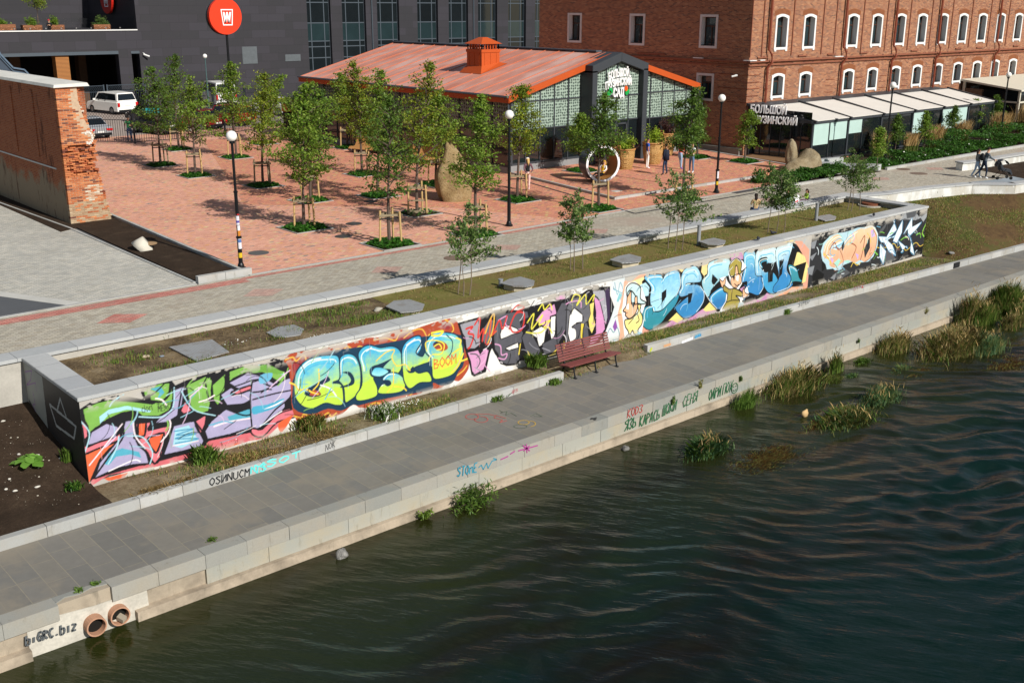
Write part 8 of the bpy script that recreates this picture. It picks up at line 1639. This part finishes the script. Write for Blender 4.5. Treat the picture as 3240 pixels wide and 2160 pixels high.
a = np.array(hit(373, 366, 0)); c = np.array(hit(452, 361, 0)); mid = (a+c)/2; rzs = R_(101)
car('parked_suv', 'white off-road car with black windows seen from behind', (mid[0]-2.45*math.cos(R_(101))*-1*1, mid[1]+.35+2.4, 0), rzs, 4.95, 2.0, 1.86, carpaint('#eceae4', 0), 'suv')
car('parked_car', 'silver saloon car behind the gate next to the ruined wall', (28.6, 79.3, 0), R_(93), 4.5, 1.8, 1.45, carpaint('#b9bcc0', .5))
car('parked_car', 'dark car with a teal roof box hidden behind the first lindens', (33.4, 78.5, 0), R_(100), 4.4, 1.8, 1.6, carpaint('#1f2426', .2), 'suv')
car('parked_car', 'deep red car behind the fence and the pointed linden', (40.3, 80.6, 0), R_(108), 4.5, 1.85, 1.55, carpaint('#9c1418', .1), 'suv')
car('parked_car', 'dark red saloon right beside the deep red car', (37.4, 79.6, 0), R_(104), 4.4, 1.8, 1.45, carpaint('#7a1217', .1))
car('parked_van', 'white minibus parked by the grey wall', (47.6, 97.0, 0), R_(82), 5.2, 2.0, 2.25, carpaint('#e9e9e6', 0), 'van', 'van')
car('parked_car', 'white car with red lights behind the yellowing linden', (47.0, 85.5, 0), R_(112), 4.5, 1.8, 1.5, carpaint('#dfe0e0', 0))
car('parked_car', 'dark grey saloon between dark car and red saloon', (36.0, 86.0, 0), R_(95), 4.5, 1.8, 1.45, carpaint('#2b2e33', .3))
car('parked_car', 'maroon car at the hall corner behind the crate', (51.0, 87.0, 0), R_(100), 4.5, 1.8, 1.5, carpaint('#5c151b', .1))
b = MB(); b.box(-.55, .55, -.3, .3, 0, .32); o = b.build('roof_box', M('#1d9aa0', .4)); o.location = (32.5, 77.0, 1.62); tag(o, 'small teal sign box standing on the dark car roof', 'roof sign')
# timber crate planter by the hall
p = hitY(915, 290, 72); r = thing('timber_planter', 'square yellow timber planter with a shrub at the hall corner', 'planter', (p[0], 72, p[2]-.65)); r.location = (p[0], 72, 1.6)
b = MB(); b.box(-.5, .5, -.4, .4, 0, .55); [b.box(-.5+k*.25-.03, -.5+k*.25+.03, -.425, -.4, 0, .55) for k in range(5)]; o = b.build('box', M('#c9923f', .6, .2, 6)); o.parent = r; b = MB(); b.box(-.42, .42, -.34, .34, -1.6, 0); o = b.build('stand', m_black); o.parent = r
bush('planter_shrub', 'green shrub growing in the timber planter', (p[0]-.1, 72, 2.15), .7, 500, m_leaf, 81, .08, .6)
# terrace planters and shrubs above the garage
tz = 6.95
for i, (x0_, x1_) in enumerate([(28.6, 31.0), (31.6, 33.2), (33.9, 35.1), (37.7, 39.2)]):
    r = thing('terrace_planter', ['long timber planter on the terrace, leftmost', 'timber planter on the terrace, second from the left', 'timber planter on the terrace behind the seated person', 'timber planter on the terrace by the shaded wall'][i], 'planter', ((x0_+x1_)/2, 100.4, tz), 0, 'planters on the terrace'); hw_ = (x1_-x0_)/2; b = MB(); b.box(-hw_, hw_, -.35, .35, 0, .42 if i else .5); o = b.build('box', M('#8c5a3c', .7, .2, 3)); o.parent = r
    bush('terrace_shrub', ['low shrub in the leftmost terrace planter', 'round shrub in the second terrace planter', 'shrub behind the seated person on the terrace', 'broad spiky shrub in the planter by the shaded wall'][i], ((x0_+x1_)/2, 100.4, tz+.4), .95, 900, [m_leaf, m_leaf, m_leaf, m_leaf_s][i], 90+i, .09, .5, (hw_*1.0, .5, .75), 14, 'terrace shrubs')
make_tree('terrace_tree', 'thin multi stemmed tree on the terrace behind the balustrade', 33.1, 100.6, 4.6, 1.6, 1.3, m_leaf_y, 401, .8, .05, 'terrace trees', z0=tz); make_tree('terrace_tree', 'yellowing tree at the top left corner on the terrace', 28.6, 101, 4.6, 1.2, 1.3, m_leaf_y, 402, .9, .05, 'terrace trees', z0=tz)
# ------------------------------------------------------------------ people
def person(label, loc, rz, h, c, J=None, hair='short', extra=None, fist=False):
    """one continuous skinned body; local +y is forward. c: skin, top, sleeve, bottom, shoe, hair"""
    k = h/1.75; base = {'pelvis': (0, 0, .95, .125), 'belly': (0, .01, 1.10, .12), 'chest': (0, .0, 1.30, .145), 'neck': (0, .0, 1.475, .052), 'head': (0, .02, 1.58, .082), 'crown': (0, .015, 1.675, .078)}
    for s, n in ((-1, 'l'), (1, 'r')):
        base.update({'sh'+n: (s*.175, 0, 1.40, .062), 'el'+n: (s*.235, -.02, 1.13, .043), 'wr'+n: (s*.25, .05, .89, .027), 'pa'+n: (s*.253, .07, .83, .030), 'hip'+n: (s*.09, 0, .87, .088), 'kn'+n: (s*.105, .02, .50, .058), 'an'+n: (s*.115, -.01, .10, .042), 'toe'+n: (s*.13, .13, .045, .036)})
    for q, v in (J or {}).items(): base[q] = tuple(v)+(base[q][3],) if len(v) == 3 else v
    E = [('pelvis', 'belly'), ('belly', 'chest'), ('chest', 'neck'), ('neck', 'head'), ('head', 'crown')]
    for n in 'lr': E += [('chest', 'sh'+n), ('sh'+n, 'el'+n), ('el'+n, 'wr'+n), ('wr'+n, 'pa'+n), ('pelvis', 'hip'+n), ('hip'+n, 'kn'+n), ('kn'+n, 'an'+n), ('an'+n, 'toe'+n)]
    names = list(base); V = [Vector(base[n][:3])*k for n in names]; rad = [base[n][3]*k for n in names]; cat = []
    for n in names: cat.append({'pe': 'bottom', 'be': 'top', 'ch': 'top', 'ne': 'skin', 'he': 'skin', 'cr': 'skin', 'sh': 'sleeve', 'el': 'sleeve', 'wr': 'skin', 'pa': 'skin', 'hi': 'bottom', 'kn': 'bottom', 'an': 'shoe', 'to': 'shoe'}[n[:2]])
    idx = {n: i for i, n in enumerate(names)}; edges = [(idx[a], idx[b_]) for a, b_ in E]
    for n, s in (('l', -1), ('r', 1)):     # five fingers, the thumb from the side of the palm
        pw, pp = Vector(base['wr'+n][:3]), Vector(base['pa'+n][:3]); d = (pp-pw).normalized(); sd = d.cross(Vector((s, 0, 0))) ; sd = sd.normalized() if sd.length > .1 else Vector((0, 1, 0))
        for f in range(5):
            a = pp+sd*(-.024+.016*f) if f < 4 else pw.lerp(pp, .5)+sd*.03; L = (.062, .072, .075, .066, .05)[f]; dd = d if f < 4 else (d+sd*1.1).normalized(); cu_ = Vector((-s, 0, 0))*(.012+.004*f)
            p1 = a+dd*L*.55; p2 = a+dd*L+cu_; i0 = len(V); V += [p1*k, p2*k]; rad += [.0095*k, .0075*k]; cat += ['skin', 'skin']; edges += [(idx['pa'+n] if f < 4 else idx['wr'+n], i0), (i0, i0+1)]
    me = bpy.data.meshes.new('p'); me.from_pydata([tuple(v) for v in V], edges, []); o = bpy.data.objects.new('p', me); ROOTC.objects.link(o)
    sm = o.modifiers.new('s', 'SKIN'); sm.use_smooth_shade = True
    for i, sv in enumerate(me.skin_vertices[0].data): sv.radius = (rad[i], rad[i]*(.72 if i < len(names) and names[i] in ('chest', 'belly', 'pelvis') else 1)); sv.use_root = (i == 0)
    ss = o.modifiers.new('u', 'SUBSURF'); ss.levels = 1; ss.render_levels = 1
    dg = bpy.context.evaluated_depsgraph_get(); me2 = bpy.data.meshes.new_from_object(o.evaluated_get(dg)); bpy.data.objects.remove(o)
    body = bpy.data.objects.new('person', me2); ROOTC.objects.link(body); me2.materials.clear(); order = ['skin', 'top', 'sleeve', 'bottom', 'shoe']
    for q in order: me2.materials.append(M(c.get(q, c['top']), .75, .12, 14, .1, k=1.0) if q != 'skin' else M(c['skin'], .55, .08, 10, 0, k=1.0))
    segs = [(V[a], V[b_], cat[a], cat[b_]) for a, b_ in edges]; mi = []
    for pl_ in me2.polygons:
        ce = pl_.center; best = (1e9, 'top')
        for a, b_, ca_, cb in segs:
            d = b_-a; t_ = max(0, min(1, (ce-a).dot(d)/max(d.length_squared, 1e-9))); ds = (ce-a-d*t_).length
            if ds < best[0]:
                cc = ca_ if t_ < .5 else cb
                if ca_ == 'sleeve' and cb == 'skin': cc = 'sleeve' if t_ < (.05 if c.get('short') else .9) else 'skin'
                if ca_ == 'sleeve' and cb == 'sleeve' and c.get('short') and t_ > .55: cc = 'skin'
                if ca_ == 'bottom' and cb == 'shoe': cc = 'bottom' if t_ < .9 else 'shoe'
                if ca_ == 'bottom' and cb == 'top': cc = 'bottom' if t_ < .35 else 'top'
                if ca_ == 'top' and cb == 'skin': cc = 'top' if t_ < .7 else 'skin'
                best = (ds, cc)
        mi.append(order.index(best[1]))
    me2.polygons.foreach_set('material_index', mi); body.location = loc; body.rotation_euler = (0, 0, rz); tag(body, label, 'person')
    hd = Vector(base['head'][:3])*k; cr = Vector(base['crown'][:3])*k; b = MB()
    if hair == 'short': b.ball(cr+Vector((0, -.02, -.015))*k, .088*k, 8, sc=(1, 1.08, .85))
    if hair == 'buzz': b.ball(cr+Vector((0, -.012, -.012))*k, .081*k, 8, sc=(1, 1.02, .8))
    if hair in ('long', 'tail'): b.ball(cr+Vector((0, -.025, -.02))*k, .092*k, 8, sc=(1, 1.05, .9)); b.tube([cr+Vector((0, -.07, -.05))*k, hd+Vector((0, -.10, -.10))*k, hd+Vector((0, -.11, -.30 if hair == 'long' else -.2))*k], [.075*k, .07*k, .02*k], 8)
    o = b.build('hair', M(c['hair'], .8, .2, 20, .2, k=1.0), smooth=True); o.parent = body
    if hair == 'cap': pass
    b = MB(); f = (hd*.5+cr*.5)
    for s in (-1, 1): b.ball(f+Vector((s*.03, .073, -.012))*k, .011*k, 5)
    b.ball(hd+Vector((0, .078, -.03))*k, .014*k, 4, sc=(1.8, .6, .5)); o = b.build('eyes_and_mouth', M('#5a3a30', .6)); o.parent = body
    b = MB(); b.ball(hd+Vector((0, .088, .02))*k, .014*k, 5, sc=(.8, 1.1, 1.2)); [b.ball(hd+Vector((s*.082, 0, .03))*k, .02*k, 5, sc=(.4, .8, 1.2)) for s in (-1, 1)]; o = b.build('nose_and_ears', M(c['skin'], .55, .08, 10, 0, k=1.0), smooth=True); o.parent = body
    if extra == 'cap':
        b = MB(); b.ball(cr+Vector((0, -.005, .0))*k, .095*k, 8, sc=(1, 1.05, .8)); b.tube([cr+Vector((0, .08, -.01))*k, cr+Vector((0, .16, -.025))*k], [.07*k, .05*k], 8); o = b.build('cap', M(c.get('cap', '#e8e6e0'), .7, k=1.0), smooth=True); o.parent = body
    if extra == 'coat':
        b = MB(); b.tube([Vector((0, -.01, 1.40))*k, Vector((0, -.01, 1.2))*k, Vector((0, -.005, .84))*k], [.155*k, .185*k, .20*k], 12); o = b.build('jacket', M(c['top'], .75, .15, 10, .3, k=1.0), smooth=True); o.parent = body
    return body
skA, skB = '#c99a7c', '#b07f62'
p = hit(1669, 604, 0); person('woman in white cap and pink trousers seen from behind, hands clasped at her back', p, R_(-18), 1.72, dict(skin=skA, top='#1b1c20', sleeve='#6b4a52', bottom='#e8c0ba', shoe='#efefef', hair='#c9a468', cap='#eeeae2'), {'ell': (-.25, -.12, 1.13), 'elr': (.25, -.12, 1.13), 'wrl': (-.08, -.17, .95), 'wrr': (.08, -.17, .95), 'pal': (-.02, -.18, .92), 'par': (.03, -.19, .90), 'anl': (-.06, 0, .10), 'anr': (.07, -.02, .10), 'toel': (-.07, .13, .045), 'toer': (.09, .12, .045)}, 'long', 'cap')
p = hit(2047, 534, .12); person('man in a blue polo shirt and white trousers standing by the wicker basket', p, R_(-120), 1.80, dict(skin=skB, top='#2450a8', sleeve='#2450a8', bottom='#e9e6e2', shoe='#dfe5ea', hair='#2e2622', short=1), {'elr': (.26, -.05, 1.14), 'wrr': (.25, .0, .90), 'par': (.25, .02, .84), 'anl': (-.06, -.03, .1), 'toel': (-.07, .12, .045)}, 'buzz')
p = hit(2104, 554, .12); person('man in a navy jacket and dark jeans seen from behind, legs apart', p, R_(12), 1.76, dict(skin=skB, top='#181f33', sleeve='#181f33', bottom='#24344f', shoe='#1c222c', hair='#1e1a18'), {'anl': (-.26, -.02, .10), 'toel': (-.32, .10, .045), 'knl': (-.18, .02, .5), 'anr': (.16, -.03, .10), 'toer': (.20, .10, .045), 'elr': (.30, -.02, 1.15), 'wrr': (.33, .03, .92), 'par': (.335, .05, .86)}, 'short', 'coat')
p = hit(2150, 536, .12); person('person in a red top and light jeans talking beside the basket', p, R_(-95), 1.70, dict(skin=skA, top='#d8281c', sleeve='#d8281c', bottom='#8fa9c4', shoe='#5d3fa0', hair='#3a2c24'), {'ell': (-.22, .12, 1.16), 'wrl': (-.10, .28, 1.2), 'pal': (-.07, .32, 1.23), 'elr': (.22, .10, 1.15), 'wrr': (.12, .28, 1.15), 'par': (.1, .33, 1.17), 'anl': (-.06, .14, .10), 'toel': (-.06, .27, .045), 'knl': (-.08, .1, .5)}, 'tail')
p = hit(2187, 548, .12); person('man in a white patterned shirt and blue jeans behind the plaza linden', p, R_(95), 1.76, dict(skin=skA, top='#e4e8ea', sleeve='#e4e8ea', bottom='#5b7898', shoe='#d8dadc', hair='#9a7a60', short=1), {'ell': (-.2, .1, 1.14), 'wrl': (-.08, .26, 1.05), 'pal': (-.03, .3, 1.03), 'elr': (.2, .1, 1.14), 'wrr': (.08, .26, 1.03), 'par': (.03, .3, 1.0)}, 'buzz')
p = hit(418, 451, 0); person('man in a green shirt and jeans standing at the car park fence', (p[0], p[1]+.35, 0), R_(160), 1.76, dict(skin=skB, top='#2f7d4a', sleeve='#2f7d4a', bottom='#2c3d5c', shoe='#1c1c1e', hair='#1e1a18', short=1), {'ell': (-.24, .02, 1.14), 'wrl': (-.14, .22, 1.12), 'pal': (-.08, .26, 1.14)}, 'short')
SIT = {'pelvis': (0, 0, .50), 'belly': (0, .0, .64), 'chest': (0, .02, .84), 'neck': (0, .03, 1.01), 'head': (0, .06, 1.11), 'crown': (0, .06, 1.205), 'shl': (-.17, .02, .94), 'shr': (.17, .02, .94), 'ell': (-.22, .08, .70), 'elr': (.22, .08, .70), 'wrl': (-.12, .26, .74), 'wrr': (.12, .26, .74), 'pal': (-.08, .30, .76), 'par': (.08, .30, .76), 'hipl': (-.09, .04, .48), 'hipr': (.09, .04, .48), 'knl': (-.11, .44, .48), 'knr': (.11, .44, .48), 'anl': (-.11, .46, .10), 'anr': (.11, .46, .10), 'toel': (-.12, .60, .045), 'toer': (.12, .60, .045)}
q = hitY(2391, 640, 28.95); person('dark haired woman in a tan jacket sitting on the coping, looking at her phone', (q[0], 28.93, -.02), R_(-40), 1.62, dict(skin=skA, top='#b79a72', sleeve='#b79a72', bottom='#2f4a6e', shoe='#2a2a2c', hair='#2a1f1c'), SIT, 'long')
q2 = hitY(2553, 628, 29.0); person('girl in a lime green hoodie and magenta trousers sitting behind the coping', (q2[0], 29.0, .02), R_(60), 1.25, dict(skin=skA, top='#a8cf4a', sleeve='#a8cf4a', bottom='#7d2c68', shoe='#d8d0d0', hair='#3a2a22'), SIT, 'tail')
q3 = hitY(2566, 615, 29.2); person('small fair haired child whose head just shows over the coping', (q3[0], 29.35, 0), R_(90), .72, dict(skin=skA, top='#e0d8d8', sleeve='#e0d8d8', bottom='#c9a0a8', shoe='#e0e0e0', hair='#c98f52'), None, 'tail')
q4 = hitY(2497, 605, 28.95); person('person in a pale green top sitting behind the dense sapling', (q4[0], 28.95, -.02), R_(-20), 1.6, dict(skin=skA, top='#a9cdb4', sleeve='#e8e8e8', bottom='#27304a', shoe='#2a2a2c', hair='#b9542a'), SIT, 'short')
q5 = hitY(2521, 640, 28.8); b = MB(); b.obox((0, 0, .16), (.17, 0, .05), (0, .05, 0), (-.02, 0, .14)); b.obox((0, -.052, .08), (.12, 0, .03), (0, .004, 0), (0, 0, .035), 1); o = b.build('carrier_bag', [M('#f0f0f0', .5, k=1.0), M('#c93a4c', .5)]); o.location = (q5[0], 28.85, HC+.0); tag(o, 'white carrier bag with a red print standing on the coping', 'bag')
# family with the pushchair
dd = (59.35, 27.85, 0.0); rd = R_(-131)
dad = person('man in a grey sweater and dark jeans pushing a pushchair, mid stride', dd, rd, 1.80, dict(skin=skA, top='#5b646b', sleeve='#5b646b', bottom='#18263c', shoe='#e4e8ec', hair='#1f1815'), {'pelvis': (0, .02, .93), 'chest': (0, .08, 1.29), 'neck': (0, .11, 1.46), 'head': (0, .14, 1.57), 'crown': (0, .14, 1.665), 'shl': (-.17, .08, 1.39), 'shr': (.17, .08, 1.39), 'ell': (-.21, .22, 1.17), 'elr': (.21, .22, 1.17), 'wrl': (-.18, .45, 1.06), 'wrr': (.18, .45, 1.06), 'pal': (-.17, .50, 1.04), 'par': (.17, .50, 1.04), 'knl': (-.1, -.12, .50), 'anl': (-.11, -.42, .14), 'toel': (-.12, -.30, .045), 'knr': (.1, .12, .5), 'anr': (.11, .10, .1), 'toer': (.12, .24, .045)}, 'short')
person('woman in light blue jeans walking just behind the man with the pushchair', (59.35, 28.25, 0), rd, 1.66, dict(skin=skA, top='#6f7478', sleeve='#6f7478', bottom='#9db8d4', shoe='#d8dadc', hair='#2c1f1a'), {'knl': (-.1, -.05, .5), 'anl': (-.11, -.25, .12), 'toel': (-.12, -.12, .045), 'anr': (.11, .16, .1), 'toer': (.12, .3, .045), 'knr': (.1, .14, .5)}, 'tail')
fw_ = Vector((-math.sin(rd), math.cos(rd), 0)); o = MB().ball((0, 0, 0), .2, 8, sc=(.85, .6, 1.1)).ball((0, -.1, -.05), .12, 6, sc=(.9, .5, .9)).build('backpack', M('#16181c', .7, .2, 12), smooth=True); o.location = Vector(dd)+fw_*-.18+Vector((0, 0, 1.22)); o.rotation_euler = (0, 0, rd); tag(o, 'black backpack on the back of the man with the pushchair', 'backpack')
ps = thing('pushchair', 'dark grey pushchair with its hood up, pushed along the white wall', 'pushchair', Vector(dd)+fw_*1.08, rd)
b = MB()
for s in (-.24, .24): b.tube([(s, -.50, 1.04), (s, -.1, .55), (s, .38, .12)], .014, 6); b.tube([(s, -.38, .12), (s, .1, .6)], .014, 6); b.tube([(s, -.38, .14), (s, .38, .14)], .01, 6)
b.tube([(-.24, -.50, 1.04), (.24, -.50, 1.04)], .018, 6); o = b.build('frame', m_iron); o.parent = ps
b = MB(); b.prism([(-.2, -.22, .50), (-.2, .30, .42), (-.2, .42, .25), (-.2, .46, .30), (-.2, .34, .56), (-.2, -.05, .62), (-.2, -.25, .98)], (.4, 0, 0)); o = b.build('seat', M('#3b3f46', .8, .15, 12)); o.parent = ps
b = MB(); n = 8
for k in range(n): a0, a1 = R_(20+20*k), R_(20+20*(k+1)); b.prism([(-.22, -.05+.34*math.cos(a0)-.05, .72+.36*math.sin(a0)), (.22, -.05+.34*math.cos(a0)-.05, .72+.36*math.sin(a0)), (.22, -.05+.34*math.cos(a1)-.05, .72+.36*math.sin(a1)), (-.22, -.05+.34*math.cos(a1)-.05, .72+.36*math.sin(a1))], (0, .01, -.012))
o = b.build('hood', M('#454a52', .8, .15, 12)); o.parent = ps
for x_, y_ in ((-.26, .38), (.26, .38), (-.26, -.38), (.26, -.38)): b = MB(); b.tube([(x_-.02, y_, .09), (x_+.02, y_, .09)], .09, 12); o = b.build('wheel', m_tyre); o.parent = ps
# figure reclining in the ring, person on the terrace
rp = hit(1907, 577, .12); LIE = {'pelvis': (0, 0, .30), 'belly': (0, -.08, .46), 'chest': (0, -.16, .68), 'neck': (0, -.2, .86), 'head': (0, -.2, .97), 'crown': (0, -.2, 1.06), 'shl': (-.17, -.17, .80), 'shr': (.17, -.17, .80), 'ell': (-.27, -.06, .6), 'elr': (.27, -.06, .6), 'wrl': (-.2, .15, .5), 'wrr': (.2, .15, .5), 'pal': (-.17, .2, .48), 'par': (.17, .2, .48), 'hipl': (-.09, .06, .28), 'hipr': (.09, .06, .28), 'knl': (-.1, .42, .30), 'knr': (.1, .40, .42), 'anl': (-.1, .8, .26), 'anr': (.12, .72, .24), 'toel': (-.1, .86, .38), 'toer': (.12, .8, .36)}
person('person in a yellow top and black trousers lounging inside the ring sculpture', (rp[0]+.38, rp[1]+.45, .18), R_(95), 1.62, dict(skin=skA, top='#e0b21c', sleeve='#e9e6e0', bottom='#15161a', shoe='#e6e6e6', hair='#c9a040'), LIE, 'long')
person('person in dark clothes with a red cap sitting on the terrace', (33.75, 99.85, 6.62), R_(150), 1.7, dict(skin=skA, top='#1b1c22', sleeve='#1b1c22', bottom='#1b1c22', shoe='#222222', hair='#1e1a18', cap='#b8243c'), SIT, 'short', 'cap')
# ------------------------------------------------------------------ writing on the quay
def tagmat(c): return M(c, .7, .15, 12, 0)
def ribbon(b, P, w_, nrm, m=0):
    for a, c in zip(P[:-1], P[1:]): b.bar(a, c, w_, .003, m, up=nrm)
def write(text, p0, p1, hpx, plane, col, w_=.03, par=None, label=None, slant=.12):
    """a word drawn along the line p0-p1 on a vertical face (plane = function of x giving y)"""
    y0 = plane(hitY(*p0, 19.75)[0]) if callable(plane) else plane; a = Vector(hitY(*p0, y0)); yy = plane(a.x) if callable(plane) else plane; a = Vector(hitY(*p0, yy)); c = hitY(*p1, yy); yy2 = plane(c[0]) if callable(plane) else plane; c = Vector(hitY(*p1, yy2))
    top = hitY(p0[0], p0[1]-hpx, yy); H = top[2]-a.z; S = glyph_strokes(text, 1); n = max(x for st in S for x, _ in st); d = c-a; b = MB(); rr = random.Random(len(text))
    for st in S: ribbon(b, [a+d*(x/n)+Vector((slant*y*H/1.5, 0, H*y/1.5+rr.uniform(-.012, .012))) for x, y in st], w_, (0, -1, 0))
    o = b.build('graffiti_tag', tagmat(col)); sub(par, o)
    if label: o['label'] = label
c4z = lambda x, y: (1900+x/2.351, 1100+y/2.351); F_ = 19.748
write('КЕДЗ'.replace('Д', 'D'), c4z(200, 520), c4z(310, 480), 26, F_, '#b5524c', .025, qw, 'red tag on the upper stone')
for tx, a, c in (('ЯЗЬ', (180, 618), (262, 588)), ('КАРАСЬ', (290, 588), (438, 530)), ('ЩУКИ', (462, 505), (560, 462)), ('CEHЯ'.replace('H', 'Н').replace('C', 'С').replace('E', 'E'), (612, 442), (715, 398)), ('ЛАРИ'.replace('Л', 'Л'), (805, 392), (890, 360)), ('ПОХ'.replace('О', 'O').replace('Х', 'X'), (908, 350), (978, 322))): write(tx, c4z(*a), c4z(*c), 33, F_, '#2d6b45', .03, qw, 'green writing on the quay stones')
b = MB(); cc = Vector(hitY(*c4z(1000, 300), F_))
for k in range(12): a0, a1 = math.pi*k/6, math.pi*(k+1)/6; ribbon(b, [cc+Vector((.16*math.cos(a0), 0, .17*math.sin(a0))), cc+Vector((.16*math.cos(a1), 0, .17*math.sin(a1)))], .022, (0, -1, 0))
for k in range(5): a0, a1 = math.pi*(1.15+k*.14), math.pi*(1.29+k*.14); ribbon(b, [cc+Vector((.09*math.cos(a0), 0, .09*math.sin(a0))), cc+Vector((.09*math.cos(a1), 0, .09*math.sin(a1)))], .02, (0, -1, 0))
for s in (-.06, .06): ribbon(b, [cc+Vector((s, 0, .04)), cc+Vector((s, 0, .08))], .03, (0, -1, 0))
sub(qw, b.build('painted_smiley', tagmat('#2d6b45')))
g2 = lambda x, y: (800+x/2.351, 1400+y/2.351)
write('STOnE', g2(1520, 255), g2(1665, 215), 28, F_, '#3f8fa6', .035, qw, 'teal word STOnE on the quay edge')
b = MB(); ribbon(b, [Vector(hitY(*g2(x, y), F_)) for x, y in [(1680, 185), (1700, 165), (1715, 200), (1740, 150), (1750, 190), (1780, 135), (1815, 125), (1790, 115)]], .03, (0, -1, 0)); sub(qw, b.build('painted_arrow', tagmat('#3f8fa6')))
b = MB()
for P in ([(1845, 125), (1900, 100)], [(1915, 85), (1950, 62)], [(1975, 60), (2120, 20)], [(2010, 20), (2060, 60)], [(2035, 10), (2040, 75)], [(2060, 20), (2015, 62)]): ribbon(b, [Vector(hitY(*g2(x, y), F_)) for x, y in P], .035, (0, -1, 0))
sub(qw, b.build('painted_star', tagmat('#a8428c')))
g0 = lambda x, y: (x/2.6133, 1560+y/2.6133)
write('biGRC.biz', g0(215, 1255), g0(630, 1125), 30, 19.762, '#5b6063', .04, qw, 'grey faded lettering by the pipes')
k1o = bpy.data.objects['stone_kerb']; kf = lambda x: 22.80+(.12*(x-5.3)/16.95 if x > 5.3 else .0)-.006
kt = thing('kerb_marks', 'black and turquoise scrawls sprayed on the kerb face below the lilac mural', 'graffiti', (9, 22.78, -1.9))
def kw(text, p0, p1, h, col, w_): write(text, p0, p1, h, kf, col, w_, kt)
g1 = lambda x, y: (x/2.6133, 1050+y/2.6133)
kw('8SИNUCM', g1(1735, 1270), g1(2060, 1185), 24, '#24262a', .03); kw('NS', g1(2075, 1175), g1(2200, 1145), 22, '#5fd0cf', .04); kw('MSOT', (805, 1490), (950, 1446), 20, '#6fdcd8', .04); kw('NOK', (1030, 1427), (1060, 1412), 20, '#2a2c30', .012); kw('@S', (1620, 1245), (1638, 1238), 10, '#a8434c', .012)
kt2 = thing('kerb_marks', 'small tags and paint blobs on the right hand kerb face', 'graffiti', (30, 22.9, -1.9))
kf2 = lambda x: ypoly(KR, x)-.008
b = MB()
for P, c in (([(2100, 1095), (2122, 1088)], 0), ([(2155, 1083), (2190, 1068)], 1), ([(2195, 1066), (2215, 1058)], 2), ([(2058, 1112), (2064, 1100)], 3), ([(2700, 905), (2703, 900)], 4)):
    q = [Vector((hitY(*x, kf2(27))[0], kf2(hitY(*x, kf2(27))[0]), hitY(*x, kf2(27))[2])) for x in P]; ribbon(b, q, .09, (0, -1, 0), c)
sub(kt2, b.build('paint_blob', [tagmat('#c99a72'), tagmat('#dfe2e8'), tagmat('#2f7fb4'), tagmat('#b9c23a'), tagmat('#b03434')]))
write('SIPED', (2526, 972), (2560, 958), 12, kf2, '#26282c', .014, kt2); write('GYPE', (2700, 920), (2735, 908), 12, kf2, '#9a6a6c', .014, kt2); write('BRK', (2200, 1070), (2216, 1063), 12, kf2, '#6fb8d0', .012, kt2)
b = MB(); q = [hitY(*x, kf2(44)) for x in ((3012, 838), (3030, 832))]; b.box(q[0][0], q[1][0], kf2(q[0][0])-.03, kf2(q[0][0])+.02, ZQ+.03, ZQ+.262); sub(kt2, b.build('black_patch', tagmat('#1e1f22')))
# scrawls on the paving
def floor_tag(name, label, polys, col, w_=.03):
    r = thing(name, label, 'graffiti', hit(*polys[0][0], ZQ+.006)); b = MB()
    for P in polys: ribbon(b, [Vector(hit(*q, ZQ+.006)) for q in P], w_, (0, 0, 1))
    sub(r, b.build('scrawl', tagmat(col)))
g3 = lambda x, y: (1400+x/2.94, 850+y/2.94)
el = lambda cx, cy, rx, ry, a0=0, a1=360, n=14: [g3(cx+rx*math.cos(R_(a0+(a1-a0)*k/n)), cy+ry*math.sin(R_(a0+(a1-a0)*k/n))) for k in range(n+1)]
floor_tag('paving_scrawl', 'red looping scrawl painted on the quay paving', [el(275, 1375, 60, 25), el(360, 1400, 62, 28, -100, 200), [g3(300, 1352), g3(420, 1350), g3(520, 1370), g3(590, 1390)], [g3(500, 1360), g3(480, 1385), g3(560, 1405), g3(530, 1430), g3(600, 1410)]], '#b8605a')
floor_tag('paving_scrawl', 'yellow rings painted on the quay paving', [el(755, 1428, 52, 20), el(810, 1440, 55, 26, -90, 80)], '#c2a04a'); floor_tag('paving_scrawl', 'dark green ring and scribbles on the quay paving', [el(725, 1465, 62, 17), [g3(530, 1315), g3(560, 1335), g3(540, 1340), g3(600, 1325), g3(590, 1360), g3(640, 1340), g3(690, 1370)], [g3(820, 1370), g3(870, 1345), g3(930, 1375), g3(850, 1370)]], '#5c6b55', .018)
b = MB(); p = hit(1404+480/1, 1325, 0) if 0 else hit(*g3(1410, 1395), ZQ+.005); b.poly([(p[0]+.11*math.cos(a)*(1+.5*math.sin(5*a)), p[1]+.09*math.sin(a)*(1+.4*math.cos(3*a)), ZQ+.012) for a in np.linspace(0, 6.28, 22)[:-1]]); tag(b.build('dark_stain', tagmat('#3c3d3c')), kind='stuff')
